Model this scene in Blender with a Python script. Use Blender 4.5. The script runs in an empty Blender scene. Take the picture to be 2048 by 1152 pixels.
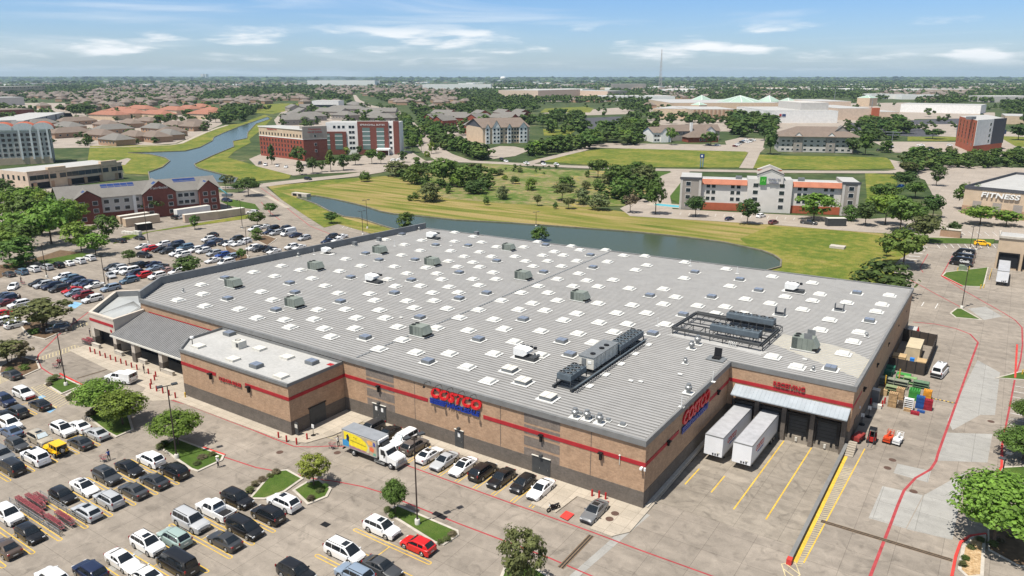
import bpy, math, random
import numpy as np
from mathutils import Vector, Matrix, noise as mnoise
from mathutils.geometry import tessellate_polygon
random.seed(11)
R = math.radians
# ------------------------------------------------------------------ camera model (used to turn measured pixels into ground points)
F, HOR, CAMH, PSI = 1490.0, 155.0, 52.0, 33.7
PIT = math.atan((576-HOR)/F)
cp, sp, cs, sn = math.cos(PIT), math.sin(PIT), math.cos(R(PSI)), math.sin(R(PSI))
def ray(px, py):
    a, b = (px-1024)/F, (576-py)/F
    f = cp+b*sp
    return (a*cs-f*sn, a*sn+f*cs, -sp+b*cp)
def P(px, py, z=0.0):
    d = ray(px, py); t = (z-CAMH)/d[2]
    return (d[0]*t, d[1]*t)
def P3(px, py, z=0.0): return P(px, py, z)+(z,)
def PY(px, py, y):
    d = ray(px, py); t = y/d[1]
    return (d[0]*t, CAMH+d[2]*t)
def PX(px, py, x):
    d = ray(px, py); t = x/d[0]
    return (d[1]*t, CAMH+d[2]*t)
def Q(x, y, z):
    r, fw, u = x*cs+y*sn, -x*sn+y*cs, z-CAMH
    f, v = fw*cp-u*sp, fw*sp+u*cp
    return (1024+F*r/f, 576-F*v/f)
def HZ(px, py, ptop):
    x, y = P(px, py); lo, hi = 0.0, 300.0
    for _ in range(40):
        m = (lo+hi)/2
        if Q(x, y, m)[1] > ptop: lo = m
        else: hi = m
    return lo
def inpoly(x, y, poly):
    c = False; j = len(poly)-1
    for i in range(len(poly)):
        xi, yi = poly[i]; xj, yj = poly[j]
        if (yi > y) != (yj > y) and x < (xj-xi)*(y-yi)/(yj-yi)+xi: c = not c
        j = i
    return c
# ------------------------------------------------------------------ scene basics
scene = bpy.context.scene
col = scene.collection
def tag(o, label=None, cat=None, group=None, kind=None):
    if label: o['label'] = label
    if cat: o['category'] = cat
    if group: o['group'] = group
    if kind: o['kind'] = kind
    return o
def empty(name, loc=(0, 0, 0), rz=0.0):
    o = bpy.data.objects.new(name, None); col.objects.link(o)
    o.location = loc; o.rotation_euler = (0, 0, rz); o.empty_display_size = .5
    return o
def copy_tree(o, parent=None):
    c = o.copy(); col.objects.link(c)
    if parent: c.parent = parent
    for ch in o.children: copy_tree(ch, c)
    return c
# ------------------------------------------------------------------ mesh builder
class MB:
    def __init__(s): s.v = []; s.f = []; s.m = []
    def poly(s, pts, m=0):
        n = len(s.v); s.v += [tuple(p) for p in pts]; s.f.append(tuple(range(n, n+len(pts)))); s.m.append(m)
    def mesh(s, vs, fs, m=0):
        n = len(s.v); s.v += [tuple(p) for p in vs]
        for f in fs: s.f.append(tuple(i+n for i in f)); s.m.append(m)
    def box(s, x0, y0, z0, x1, y1, z1, m=0, mt=None, bottom=False):
        v = [(x0,y0,z0),(x1,y0,z0),(x1,y1,z0),(x0,y1,z0),(x0,y0,z1),(x1,y0,z1),(x1,y1,z1),(x0,y1,z1)]
        s.mesh(v, [(0,1,5,4),(1,2,6,5),(2,3,7,6),(3,0,4,7)], m)
        s.mesh(v[4:], [(0,1,2,3)], m if mt is None else mt)
        if bottom: s.mesh(v[:4], [(3,2,1,0)], m)
    def obox(s, cx, cy, z0, lx, ly, h, ang=0, m=0, mt=None, bottom=False):
        c, n = math.cos(ang), math.sin(ang)
        p = [(cx+a*c-b*n, cy+a*n+b*c) for a, b in ((-lx/2,-ly/2),(lx/2,-ly/2),(lx/2,ly/2),(-lx/2,ly/2))]
        s.prism(p, z0, z0+h, m, mt, bottom)
    def prism(s, p, z0, z1, m=0, mt=None, bottom=False):
        n = len(p); v = [(x,y,z0) for x,y in p]+[(x,y,z1) for x,y in p]
        s.mesh(v, [(i,(i+1)%n,n+(i+1)%n,n+i) for i in range(n)], m)
        top = [(x,y,z1) for x,y in p]
        if n <= 4: s.mesh(top, [tuple(range(n))], m if mt is None else mt)
        else: s.sheet(p, z1, m if mt is None else mt)
        if bottom: s.mesh(v[:n], [tuple(reversed(range(n)))], m)
    def sheet(s, p, z, m=0, holes=()):
        loops = [[Vector((x,y,0)) for x,y in p]]+[[Vector((x,y,0)) for x,y in h] for h in holes]
        tri = tessellate_polygon(loops); vs = [v for l in loops for v in l]
        out = []
        for a, b, c in tri:
            cr = (vs[b]-vs[a]).cross(vs[c]-vs[a]).z
            out.append((a,b,c) if cr > 0 else (a,c,b))
        s.mesh([(v.x,v.y,z) for v in vs], out, m)
    def tube(s, p0, p1, r0, r1=None, n=6, m=0, caps=True):
        r1 = r0 if r1 is None else r1
        p0, p1 = Vector(p0), Vector(p1); d = (p1-p0)
        if d.length < 1e-6: return
        d.normalize(); u = d.orthogonal().normalized(); w = d.cross(u)
        v = []
        for p, r in ((p0,r0),(p1,r1)):
            for i in range(n):
                a = 2*math.pi*i/n; v.append(p+u*(r*math.cos(a))+w*(r*math.sin(a)))
        fs = [(i,(i+1)%n,n+(i+1)%n,n+i) for i in range(n)]
        if caps: fs += [tuple(reversed(range(n))), tuple(range(n,2*n))]
        s.mesh(v, fs, m)
    def path(s, pts, r, n=5, m=0):
        for a, b in zip(pts, pts[1:]): s.tube(a, b, r, r, n, m)
    def lathe(s, c, prof, n=12, m=0, axis='z', ms=None):
        v = []; fs = []; mm = []
        for r, z in prof:
            for i in range(n):
                a = 2*math.pi*i/n
                q = (r*math.cos(a), r*math.sin(a), z)
                if axis == 'y': q = (q[0], q[2], q[1])
                if axis == 'x': q = (q[2], q[0], q[1])
                v.append((c[0]+q[0], c[1]+q[1], c[2]+q[2]))
        base = len(s.v); s.v += v
        for k in range(len(prof)-1):
            for i in range(n):
                s.f.append((base+k*n+i, base+k*n+(i+1)%n, base+(k+1)*n+(i+1)%n, base+(k+1)*n+i)); s.m.append(ms[k] if ms else m)
    def strip(s, pts, w, z, m=0, close=False):
        # flat ribbon along a polyline
        n = len(pts); L = []; Rr = []
        for i in range(n):
            if close: a, b = pts[i-1], pts[(i+1)%n]
            else: a, b = pts[max(i-1,0)], pts[min(i+1,n-1)]
            dx, dy = b[0]-a[0], b[1]-a[1]; l = math.hypot(dx,dy) or 1
            nx, ny = -dy/l*w/2, dx/l*w/2
            L.append((pts[i][0]+nx, pts[i][1]+ny, z)); Rr.append((pts[i][0]-nx, pts[i][1]-ny, z))
        k = n if close else n-1
        s.mesh(L+Rr, [(n+i, n+(i+1)%n, (i+1)%n, i) for i in range(k)], m)
    def wallstrip(s, pts, w, z0, z1, m=0, close=False):
        a = len(s.v); s.strip(pts, w, z1, m, close)
        n = len(pts); top = s.v[a:a+2*n]
        k = n if close else n-1
        for off in (0, n):
            t = top[off:off+n]
            s.mesh(t+[(x,y,z0) for x,y,_ in t], [(i,(i+1)%n,n+(i+1)%n,n+i) for i in range(k)], m)
        if not close:
            for i in (0, n-1):
                p, q = top[i], top[n+i]
                s.mesh([p,q,(q[0],q[1],z0),(p[0],p[1],z0)], [(0,1,2,3)], m)
    def build(s, name, mats, parent=None, smooth=None, loc=None):
        me = bpy.data.meshes.new(name); me.from_pydata([tuple(x) for x in s.v], [], s.f)
        if not isinstance(mats, (list, tuple)): mats = [mats]
        for t in mats: me.materials.append(t)
        if len(mats) > 1: me.polygons.foreach_set('material_index', s.m)
        if smooth:
            me.polygons.foreach_set('use_smooth', [True]*len(me.polygons))
            me.set_sharp_from_angle(angle=R(smooth))
        me.update()
        o = bpy.data.objects.new(name, me); col.objects.link(o)
        if parent: o.parent = parent
        if loc: o.location = loc
        return o
# ------------------------------------------------------------------ materials (all procedural)
def _mat(name):
    m = bpy.data.materials.new(name); m.use_nodes = True
    nt = m.node_tree; return m, nt, nt.nodes['Principled BSDF'], nt.nodes.new, nt.links.new
def srgb(r, g, b):
    f = lambda c: (c/255/12.92 if c/255 <= .04045 else ((c/255+.055)/1.055)**2.4)
    return (f(r), f(g), f(b), 1)
def M(name, c, rough=.8, var=.2, sc=1.5, metal=0., spec=.3, bump=0., objcol=False, sc2=None, stretch=None, coat=0., local=False):
    m, nt, b, N, L = _mat(name)
    c = tuple(c)[:3]+(1,)
    b.inputs['Roughness'].default_value = rough; b.inputs['Metallic'].default_value = metal
    b.inputs['Specular IOR Level'].default_value = spec
    if coat: b.inputs['Coat Weight'].default_value = coat; b.inputs['Coat Roughness'].default_value = .08
    src = None
    if objcol:
        oi = N('ShaderNodeObjectInfo'); src = oi.outputs['Color']
    if var > 0:
        if local:
            tc = N('ShaderNodeTexCoord'); v = tc.outputs['Object']
        else:
            g = N('ShaderNodeNewGeometry'); v = g.outputs['Position']
        if stretch:
            mp = N('ShaderNodeMapping'); mp.inputs['Scale'].default_value = stretch; L(v, mp.inputs['Vector']); v = mp.outputs['Vector']
        n1 = N('ShaderNodeTexNoise'); n1.inputs['Scale'].default_value = sc; n1.inputs['Detail'].default_value = 5; L(v, n1.inputs['Vector'])
        f = n1.outputs['Fac']
        if sc2:
            n2 = N('ShaderNodeTexNoise'); n2.inputs['Scale'].default_value = sc2; n2.inputs['Detail'].default_value = 3; L(v, n2.inputs['Vector'])
            ad = N('ShaderNodeMath'); ad.operation = 'ADD'; L(f, ad.inputs[0]); L(n2.outputs['Fac'], ad.inputs[1])
            hf = N('ShaderNodeMath'); hf.operation = 'MULTIPLY'; hf.inputs[1].default_value = .5; L(ad.outputs[0], hf.inputs[0]); f = hf.outputs[0]
        mr = N('ShaderNodeMapRange'); mr.inputs['From Min'].default_value = .3; mr.inputs['From Max'].default_value = .7
        mr.inputs['To Min'].default_value = 1-var; mr.inputs['To Max'].default_value = 1+var; L(f, mr.inputs['Value'])
        mx = N('ShaderNodeVectorMath'); mx.operation = 'SCALE'
        if src: L(src, mx.inputs[0])
        else: mx.inputs[0].default_value = c[:3]
        L(mr.outputs[0], mx.inputs['Scale']); L(mx.outputs[0], b.inputs['Base Color'])
        if bump:
            bp = N('ShaderNodeBump'); bp.inputs['Strength'].default_value = bump; bp.inputs['Distance'].default_value = .05
            L(n1.outputs['Fac'], bp.inputs['Height']); L(bp.outputs[0], b.inputs['Normal'])
    elif src: L(src, b.inputs['Base Color'])
    else: b.inputs['Base Color'].default_value = c
    return m
def M2(name, stops, sc, rough=.9, sc2=None, detail=6, stretch=None, fine=None, rot=0.0, dist=0.0):
    """colour ramp driven by one or two noises in world space"""
    m, nt, b, N, L = _mat(name); b.inputs['Roughness'].default_value = rough; b.inputs['Specular IOR Level'].default_value = .15
    g = N('ShaderNodeNewGeometry'); v = g.outputs['Position']
    mp = N('ShaderNodeMapping'); mp.inputs['Rotation'].default_value = (0, 0, rot)
    if stretch: mp.inputs['Scale'].default_value = stretch
    L(v, mp.inputs['Vector'])
    n1 = N('ShaderNodeTexNoise'); n1.inputs['Scale'].default_value = sc; n1.inputs['Detail'].default_value = detail; n1.inputs['Distortion'].default_value = dist
    L(mp.outputs[0], n1.inputs['Vector']); f = n1.outputs['Fac']
    if sc2:
        n2 = N('ShaderNodeTexNoise'); n2.inputs['Scale'].default_value = sc2; n2.inputs['Detail'].default_value = 4; L(v, n2.inputs['Vector'])
        mx = N('ShaderNodeMix'); mx.inputs[0].default_value = .5; L(f, mx.inputs[2]); L(n2.outputs['Fac'], mx.inputs[3]); f = mx.outputs[0]
    cr = N('ShaderNodeValToRGB'); L(f, cr.inputs['Fac'])
    e = cr.color_ramp.elements
    while len(e) < len(stops): e.new(.5)
    for k, (p, c) in enumerate(stops): e[k].position = p; e[k].color = tuple(c)[:3]+(1,)
    out = cr.outputs['Color']
    if fine:
        n3 = N('ShaderNodeTexNoise'); n3.inputs['Scale'].default_value = fine; n3.inputs['Detail'].default_value = 2; L(v, n3.inputs['Vector'])
        mr = N('ShaderNodeMapRange'); mr.inputs['From Min'].default_value = .3; mr.inputs['From Max'].default_value = .7; mr.inputs['To Min'].default_value = .75; mr.inputs['To Max'].default_value = 1.25
        L(n3.outputs['Fac'], mr.inputs['Value']); sc_ = N('ShaderNodeVectorMath'); sc_.operation = 'SCALE'; L(out, sc_.inputs[0]); L(mr.outputs[0], sc_.inputs['Scale']); out = sc_.outputs[0]
    L(out, b.inputs['Base Color'])
    return m
def Mconcrete(name, c, joint=4.6, stain=.28, seed=0., jw=.012):
    m, nt, b, N, L = _mat(name); b.inputs['Roughness'].default_value = .88; b.inputs['Specular IOR Level'].default_value = .2
    g = N('ShaderNodeNewGeometry'); v = g.outputs['Position']
    mp = N('ShaderNodeMapping'); mp.inputs['Location'].default_value = (seed, seed*1.7, 0); L(v, mp.inputs['Vector']); v = mp.outputs[0]
    def noise(sc, det, dist=0):
        n = N('ShaderNodeTexNoise'); n.inputs['Scale'].default_value = sc; n.inputs['Detail'].default_value = det; n.inputs['Distortion'].default_value = dist; L(v, n.inputs['Vector']); return n.outputs['Fac']
    def rng(f, a, b_, lo=.3, hi=.7):
        r = N('ShaderNodeMapRange'); r.inputs['From Min'].default_value = lo; r.inputs['From Max'].default_value = hi; r.inputs['To Min'].default_value = a; r.inputs['To Max'].default_value = b_; L(f, r.inputs['Value']); return r.outputs[0]
    def mul(a, b_):
        q = N('ShaderNodeMath'); q.operation = 'MULTIPLY'; L(a, q.inputs[0]); L(b_, q.inputs[1]); return q.outputs[0]
    f = mul(rng(noise(.07, 5), 1-stain*.55, 1+stain*.4), rng(noise(.6, 6, 1.0), 1-stain*.5, 1+stain*.35))
    f = mul(f, rng(noise(6, 3), .93, 1.07))
    # tyre/oil dirt streaks
    mp2 = N('ShaderNodeMapping'); mp2.inputs['Scale'].default_value = (.05, .5, 1); L(v, mp2.inputs['Vector'])
    n2 = N('ShaderNodeTexNoise'); n2.inputs['Scale'].default_value = 1.2; n2.inputs['Detail'].default_value = 4; L(mp2.outputs[0], n2.inputs['Vector'])
    f = mul(f, rng(n2.outputs['Fac'], 1-stain*.5, 1.06))
    f = mul(f, rng(noise(.33, 7, 2.0), 1-stain*.85, 1.0, .28, .42)); f = mul(f, rng(noise(1.7, 4, .5), 1-stain*.6, 1.0, .26, .36))
    br = N('ShaderNodeTexBrick'); br.offset = 0; br.inputs['Scale'].default_value = 1
    br.inputs['Brick Width'].default_value = joint; br.inputs['Row Height'].default_value = joint; br.inputs['Mortar Size'].default_value = jw*2.2; br.inputs['Mortar Smooth'].default_value = .3
    br.inputs['Color1'].default_value = (1, 1, 1, 1); br.inputs['Color2'].default_value = (.90, .90, .90, 1); br.inputs['Mortar'].default_value = (.55, .54, .53, 1); br.inputs['Bias'].default_value = 0
    L(v, br.inputs['Vector'])
    s1 = N('ShaderNodeVectorMath'); s1.operation = 'SCALE'; s1.inputs[0].default_value = tuple(c)[:3]; L(f, s1.inputs['Scale'])
    s2 = N('ShaderNodeVectorMath'); s2.operation = 'MULTIPLY'; L(s1.outputs[0], s2.inputs[0]); L(br.outputs['Color'], s2.inputs[1])
    L(s2.outputs[0], b.inputs['Base Color'])
    return m
def Mbrick(name, c1, c2, mortar, w=.4, h=.2, var=.2, ms=.012, rough=.9):
    m, nt, b, N, L = _mat(name); b.inputs['Roughness'].default_value = rough; b.inputs['Specular IOR Level'].default_value = .15
    g = N('ShaderNodeNewGeometry'); sx = N('ShaderNodeSeparateXYZ'); L(g.outputs['Position'], sx.inputs[0])
    ad = N('ShaderNodeMath'); ad.operation = 'ADD'; L(sx.outputs[0], ad.inputs[0]); L(sx.outputs[1], ad.inputs[1])
    cx = N('ShaderNodeCombineXYZ'); L(ad.outputs[0], cx.inputs[0]); L(sx.outputs[2], cx.inputs[1])
    br = N('ShaderNodeTexBrick'); br.inputs['Scale'].default_value = 1; br.inputs['Brick Width'].default_value = w; br.inputs['Row Height'].default_value = h; br.inputs['Mortar Size'].default_value = ms
    br.inputs['Color1'].default_value = tuple(c1)[:3]+(1,); br.inputs['Color2'].default_value = tuple(c2)[:3]+(1,); br.inputs['Mortar'].default_value = tuple(mortar)[:3]+(1,); L(cx.outputs[0], br.inputs['Vector'])
    n1 = N('ShaderNodeTexNoise'); n1.inputs['Scale'].default_value = .9; n1.inputs['Detail'].default_value = 6; L(g.outputs['Position'], n1.inputs['Vector'])
    n2 = N('ShaderNodeTexNoise'); n2.inputs['Scale'].default_value = 4.; n2.inputs['Detail'].default_value = 3; L(cx.outputs[0], n2.inputs['Vector'])
    av = N('ShaderNodeMath'); av.operation = 'ADD'; L(n1.outputs['Fac'], av.inputs[0]); L(n2.outputs['Fac'], av.inputs[1])
    mr = N('ShaderNodeMapRange'); mr.inputs['From Min'].default_value = .7; mr.inputs['From Max'].default_value = 1.3; mr.inputs['To Min'].default_value = 1-var; mr.inputs['To Max'].default_value = 1+var; L(av.outputs[0], mr.inputs['Value'])
    s = N('ShaderNodeVectorMath'); s.operation = 'SCALE'; L(br.outputs['Color'], s.inputs[0]); L(mr.outputs[0], s.inputs['Scale']); L(s.outputs[0], b.inputs['Base Color'])
    return m
def Mleaf(name):
    m, nt, b, N, L = _mat(name); b.inputs['Roughness'].default_value = .6; b.inputs['Specular IOR Level'].default_value = .25
    oi = N('ShaderNodeObjectInfo'); g = N('ShaderNodeNewGeometry')
    n1 = N('ShaderNodeTexNoise'); n1.inputs['Scale'].default_value = .9; n1.inputs['Detail'].default_value = 3; L(g.outputs['Position'], n1.inputs['Vector'])
    mr = N('ShaderNodeMapRange'); mr.inputs['From Min'].default_value = .3; mr.inputs['From Max'].default_value = .7; mr.inputs['To Min'].default_value = .6; mr.inputs['To Max'].default_value = 1.4; L(n1.outputs['Fac'], mr.inputs['Value'])
    hs = N('ShaderNodeHueSaturation'); L(oi.outputs['Color'], hs.inputs['Color'])
    r2 = N('ShaderNodeMapRange'); r2.inputs['To Min'].default_value = .485; r2.inputs['To Max'].default_value = .52; L(oi.outputs['Random'], r2.inputs['Value']); L(r2.outputs[0], hs.inputs['Hue'])
    r3 = N('ShaderNodeMath'); r3.operation = 'MULTIPLY_ADD'; r3.inputs[1].default_value = .5; r3.inputs[2].default_value = .75; L(g.outputs['Random Per Island'], r3.inputs[0])
    r4 = N('ShaderNodeMath'); r4.operation = 'MULTIPLY'; L(r3.outputs[0], r4.inputs[0]); L(mr.outputs[0], r4.inputs[1]); L(r4.outputs[0], hs.inputs['Value'])
    L(hs.outputs[0], b.inputs['Base Color'])
    tr = N('ShaderNodeBsdfTranslucent'); L(hs.outputs[0], tr.inputs['Color'])
    mx = N('ShaderNodeMixShader'); mx.inputs[0].default_value = .3; L(b.outputs[0], mx.inputs[1]); L(tr.outputs[0], mx.inputs[2])
    L(mx.outputs[0], nt.nodes['Material Output'].inputs['Surface'])
    return m
def Mmass(name, cols, cell=9.0):
    """far tree / roof mass: every few metres another tone"""
    m, nt, b, N, L = _mat(name); b.inputs['Roughness'].default_value = .85; b.inputs['Specular IOR Level'].default_value = .1
    g = N('ShaderNodeNewGeometry')
    cr = N('ShaderNodeValToRGB'); L(g.outputs['Random Per Island'], cr.inputs['Fac'])
    n1 = N('ShaderNodeTexNoise'); n1.inputs['Scale'].default_value = 1/cell; n1.inputs['Detail'].default_value = 4; L(g.outputs['Position'], n1.inputs['Vector'])
    mr = N('ShaderNodeMapRange'); mr.inputs['From Min'].default_value = .3; mr.inputs['From Max'].default_value = .7; L(n1.outputs['Fac'], mr.inputs['Value'])
    mx = N('ShaderNodeMix'); mx.inputs[0].default_value = .65; L(g.outputs['Random Per Island'], mx.inputs[2]); L(mr.outputs[0], mx.inputs[3]); L(mx.outputs[0], cr.inputs['Fac'])
    e = cr.color_ramp.elements
    while len(e) < len(cols): e.new(.5)
    for k, c in enumerate(cols): e[k].position = k/(len(cols)-1); e[k].color = tuple(c)[:3]+(1,)
    L(cr.outputs[0], b.inputs['Base Color'])
    return m
def Mglass(name, c=(.02, .03, .04), rough=.08, spec=.6):
    m, nt, b, N, L = _mat(name); b.inputs['Base Color'].default_value = tuple(c)+(1,); b.inputs['Roughness'].default_value = rough; b.inputs['Specular IOR Level'].default_value = spec
    return m
K = {}
K['brick'] = Mbrick('split_face_block', (.445,.295,.19), (.37,.24,.152), (.395,.275,.19), .41, .2, .17)
K['brick_dark'] = Mbrick('dark_block', (.155,.132,.112), (.13,.112,.096), (.14,.122,.105), .41, .2, .18)
K['brick_grey'] = Mbrick('grey_block', (.225,.185,.155), (.18,.152,.13), (.2,.17,.145), .41, .2, .2)
K['brick_red'] = Mbrick('red_brick', (.30,.075,.045), (.24,.06,.04), (.26,.10,.075), .3, .09, .15)
K['brick_brown'] = Mbrick('brown_brick', (.20,.065,.05), (.16,.055,.043), (.2,.09,.075), .3, .09, .15)
K['brick_tan'] = Mbrick('tan_brick', (.42,.26,.165), (.35,.21,.135), (.4,.3,.22), .3, .09, .15)
K['stripe'] = M('red_stripe_paint', (.37,.022,.028), .6, .12, .8)
K['roofmetal'] = M('grey_roof_metal', (.262,.255,.243), .55, .17, .15, metal=.0, spec=.35, sc2=1.3, stretch=(.25,1,1))
K['roofrib'] = M('roof_rib', (.34,.335,.325), .5, .1, .5)
K['seam_ribshade'] = M('seam_and_rib_shade_paint', (.135,.132,.128), .85, .25, .7)  # dark tone of the canopy seams and the painted roof rib shade
K['parapet_in'] = M('grey_parapet_panel', (.2,.205,.205), .6, .12, .5)
K['coping'] = M('grey_metal_coping', (.19,.19,.185), .5, .12, .8)
K['cream'] = M('cream_stucco', (.52,.46,.39), .9, .1, .6)
K['white'] = M('white_paint', (.78,.78,.76), .6, .08, .8)
K['whiteroof'] = M('white_roof_membrane', (.41,.405,.388), .75, .14, .25, sc2=2.)
K['offwhite'] = M('off_white_curb', (.6,.58,.52), .7, .12, 1.5)
K['black'] = M('black_metal', (.012,.012,.013), .5, .1, 2)
K['dark'] = M('dark_opening', (.012,.014,.018), .7, .1, 1)
K['darkgrey'] = M('dark_grey_metal', (.055,.058,.06), .55, .15, 1.5)
K['steel'] = M('galvanised_steel', (.30,.31,.31), .4, .15, 1.5, metal=.5)
K['midgrey'] = M('grey_metal', (.17,.18,.185), .5, .12, 1.5)
K['hvac'] = M('green_grey_unit_paint', (.21,.235,.205), .55, .12, 1.2)
K['hvac_d'] = M('unit_coil_grille', (.085,.1,.09), .6, .2, 6)
K['condenser'] = M('blue_grey_condenser_paint', (.105,.13,.15), .5, .15, 1.2)
K['yellow'] = M('yellow_road_paint', (.62,.40,.055), .8, .25, 2.0, sc2=.5)
K['yellowfaded'] = M('faded_yellow_road_paint', (.52,.44,.25), .85, .25, 2.0, sc2=.5)
K['redline'] = M('red_fire_lane_paint', (.34,.05,.055), .8, .25, .9)
K['redkerb'] = M('red_kerb_paint', (.55,.05,.04), .7, .18, .9)
K['whiteline'] = M('white_road_paint', (.62,.61,.58), .8, .2, 1.5)
K['bluepaint'] = M('blue_road_paint', (.2,.38,.55), .8, .25, 1.)
K['red'] = M('red_steel_paint', (.36,.02,.02), .5, .12, 1.5)
K['wood'] = M('pallet_wood', (.42,.28,.15), .9, .3, 2.5)
K['cardboard'] = M('tan_cardboard', (.46,.33,.18), .9, .15, 1.5)
K['concrete'] = Mconcrete('lot_concrete', (.305,.265,.22), 4.6, .31)
K['concrete_new'] = Mconcrete('new_concrete', (.345,.335,.31), 4.6, .18, 3.1)
K['concrete_road'] = Mconcrete('road_concrete', (.36,.31,.26), 5.0, .15, 7.)
K['concrete_dock'] = Mconcrete('dock_concrete', (.315,.275,.225), 5.2, .36, 11.)
K['walk'] = Mconcrete('sidewalk_concrete', (.44,.385,.31), 1.8, .16, 5.)
K['kerb'] = M('kerb_concrete', (.46,.42,.36), .9, .14, 1.2)
K['asphalt'] = M('dark_asphalt', (.07,.07,.078), .9, .2, .4)
K['lawn'] = M2('green_lawn', [(.25,(.035,.065,.012)), (.5,(.06,.105,.018)), (.68,(.095,.13,.03)), (.8,(.15,.14,.06))], .8, sc2=.12, fine=7)
K['grassfield'] = M2('mown_grass', [(.28,(.065,.10,.014)), (.45,(.105,.14,.02)), (.56,(.185,.18,.035)), (.72,(.28,.225,.08))], .05, sc2=.3, fine=2.)
K['haybank'] = M2('mown_straw_bank', [(.3,(.08,.115,.015)), (.45,(.17,.17,.035)), (.56,(.25,.2,.07)), (.75,(.33,.25,.11))], .16, stretch=(.12,1.,1), fine=2., rot=-.25, dist=1.2)
K['meadow'] = M2('wild_meadow', [(.32,(.04,.085,.012)), (.43,(.09,.135,.025)), (.5,(.16,.17,.055)), (.57,(.23,.185,.10)), (.66,(.36,.30,.04))], .045, sc2=.25, fine=2.)
K['mulch'] = M('brown_mulch_soil', (.13,.085,.05), .95, .3, 1.2)
K['gravel'] = M2('tan_gravel', [(.3,(.3,.19,.09)), (.55,(.45,.31,.17)), (.8,(.55,.43,.28))], 3., fine=9.)
K['leaf'] = Mleaf('tree_leaf')
K['bark'] = M('tree_bark', (.10,.075,.055), .9, .3, 4)
K['roof_brown'] = M('brown_shingle', (.185,.145,.118), .9, .15, .35, sc2=2.)
K['roof_grey'] = M('grey_shingle', (.175,.165,.15), .9, .15, .35, sc2=2.)
K['roof_terra'] = M('terracotta_tile', (.30,.135,.09), .85, .2, .5, sc2=3.)
K['stucco_grey'] = M('grey_stucco', (.50,.475,.44), .9, .08, .4)
K['stucco_mid'] = M('mid_grey_stucco', (.31,.28,.25), .9, .08, .4)
K['stucco_white'] = M('white_stucco', (.76,.75,.72), .9, .07, .4)
K['stucco_tan'] = M('tan_stucco', (.54,.42,.30), .9, .1, .4)
K['stucco_peach'] = M('peach_stucco', (.58,.46,.36), .9, .1, .4)
K['slate'] = M('slate_grey_cladding', (.075,.078,.09), .8, .08, .4)
K['orange'] = M('orange_paint', (.40,.11,.055), .8, .1, .5)
K['window'] = Mglass('dark_window_glass')
K['windowteal'] = Mglass('teal_window_glass', (.13,.20,.19), .15)
K['greenroof'] = M('pale_green_metal_roof', (.33,.44,.36), .55, .1, .05)
K['solar'] = M('blue_solar_panel', (.02,.045,.16), .15, .2, 1.5, spec=.6)
# ------------------------------------------------------------------ camera, sun, sky
cam = bpy.data.cameras.new('camera'); camo = bpy.data.objects.new('camera', cam); col.objects.link(camo)
cam.sensor_width = 36; cam.lens = F/2048*36; cam.clip_start = 1; cam.clip_end = 60000
camo.location = (0, 0, CAMH); camo.rotation_euler = (math.pi/2-PIT, 0, R(PSI)); scene.camera = camo
sun_el, sun_dir = R(66), Vector((-.30, -.95, 0)).normalized()
tos = Vector((sun_dir.x*math.cos(sun_el), sun_dir.y*math.cos(sun_el), math.sin(sun_el)))
sl = bpy.data.lights.new('sun', 'SUN'); so = bpy.data.objects.new('sun', sl); col.objects.link(so)
sl.energy = 5.0; sl.angle = R(.5); sl.color = (1, .95, .87); so.rotation_euler = (-tos).to_track_quat('-Z', 'Y').to_euler(); so.location = (0, 0, 300)
w = bpy.data.worlds.new('World'); scene.world = w; w.use_nodes = True
nt = w.node_tree; N = nt.nodes.new; L = nt.links.new
bg = nt.nodes['Background']; bg.inputs['Strength'].default_value = .085
sky = N('ShaderNodeTexSky'); sky.sky_type = 'NISHITA'; sky.sun_disc = False; sky.sun_elevation = sun_el; sky.sun_rotation = math.atan2(tos.x, tos.y); sky.altitude = 150; sky.air_density = 1.0; sky.dust_density = .6; sky.ozone_density = 2.5
# thin fair-weather cloud: noise on the sky direction (azimuth, elevation)
tc = N('ShaderNodeTexCoord'); sx = N('ShaderNodeSeparateXYZ'); L(tc.outputs['Generated'], sx.inputs[0])
def mth(op, a, b=None, c=None):
    n = N('ShaderNodeMath'); n.operation = op
    for k, q in enumerate((a, b, c)):
        if q is None: continue
        if isinstance(q, (int, float)): n.inputs[k].default_value = q
        else: L(q, n.inputs[k])
    return n.outputs[0]
az = mth('ARCTAN2', sx.outputs[0], sx.outputs[1]); el = mth('ARCSINE', sx.outputs[2])
def cloud(sa, se, off, lo, hi, det=8, rough=.55, dist=.3):
    cx = N('ShaderNodeCombineXYZ'); L(mth('MULTIPLY', az, sa), cx.inputs[0]); L(mth('MULTIPLY', el, se), cx.inputs[1]); cx.inputs[2].default_value = off
    n = N('ShaderNodeTexNoise'); n.inputs['Scale'].default_value = 1; n.inputs['Detail'].default_value = det; n.inputs['Roughness'].default_value = rough; n.inputs['Distortion'].default_value = dist
    L(cx.outputs[0], n.inputs['Vector'])
    r = N('ShaderNodeMapRange'); r.interpolation_type = 'SMOOTHSTEP'; r.inputs['From Min'].default_value = lo; r.inputs['From Max'].default_value = hi; L(n.outputs['Fac'], r.inputs['Value']); return r.outputs[0]
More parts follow.
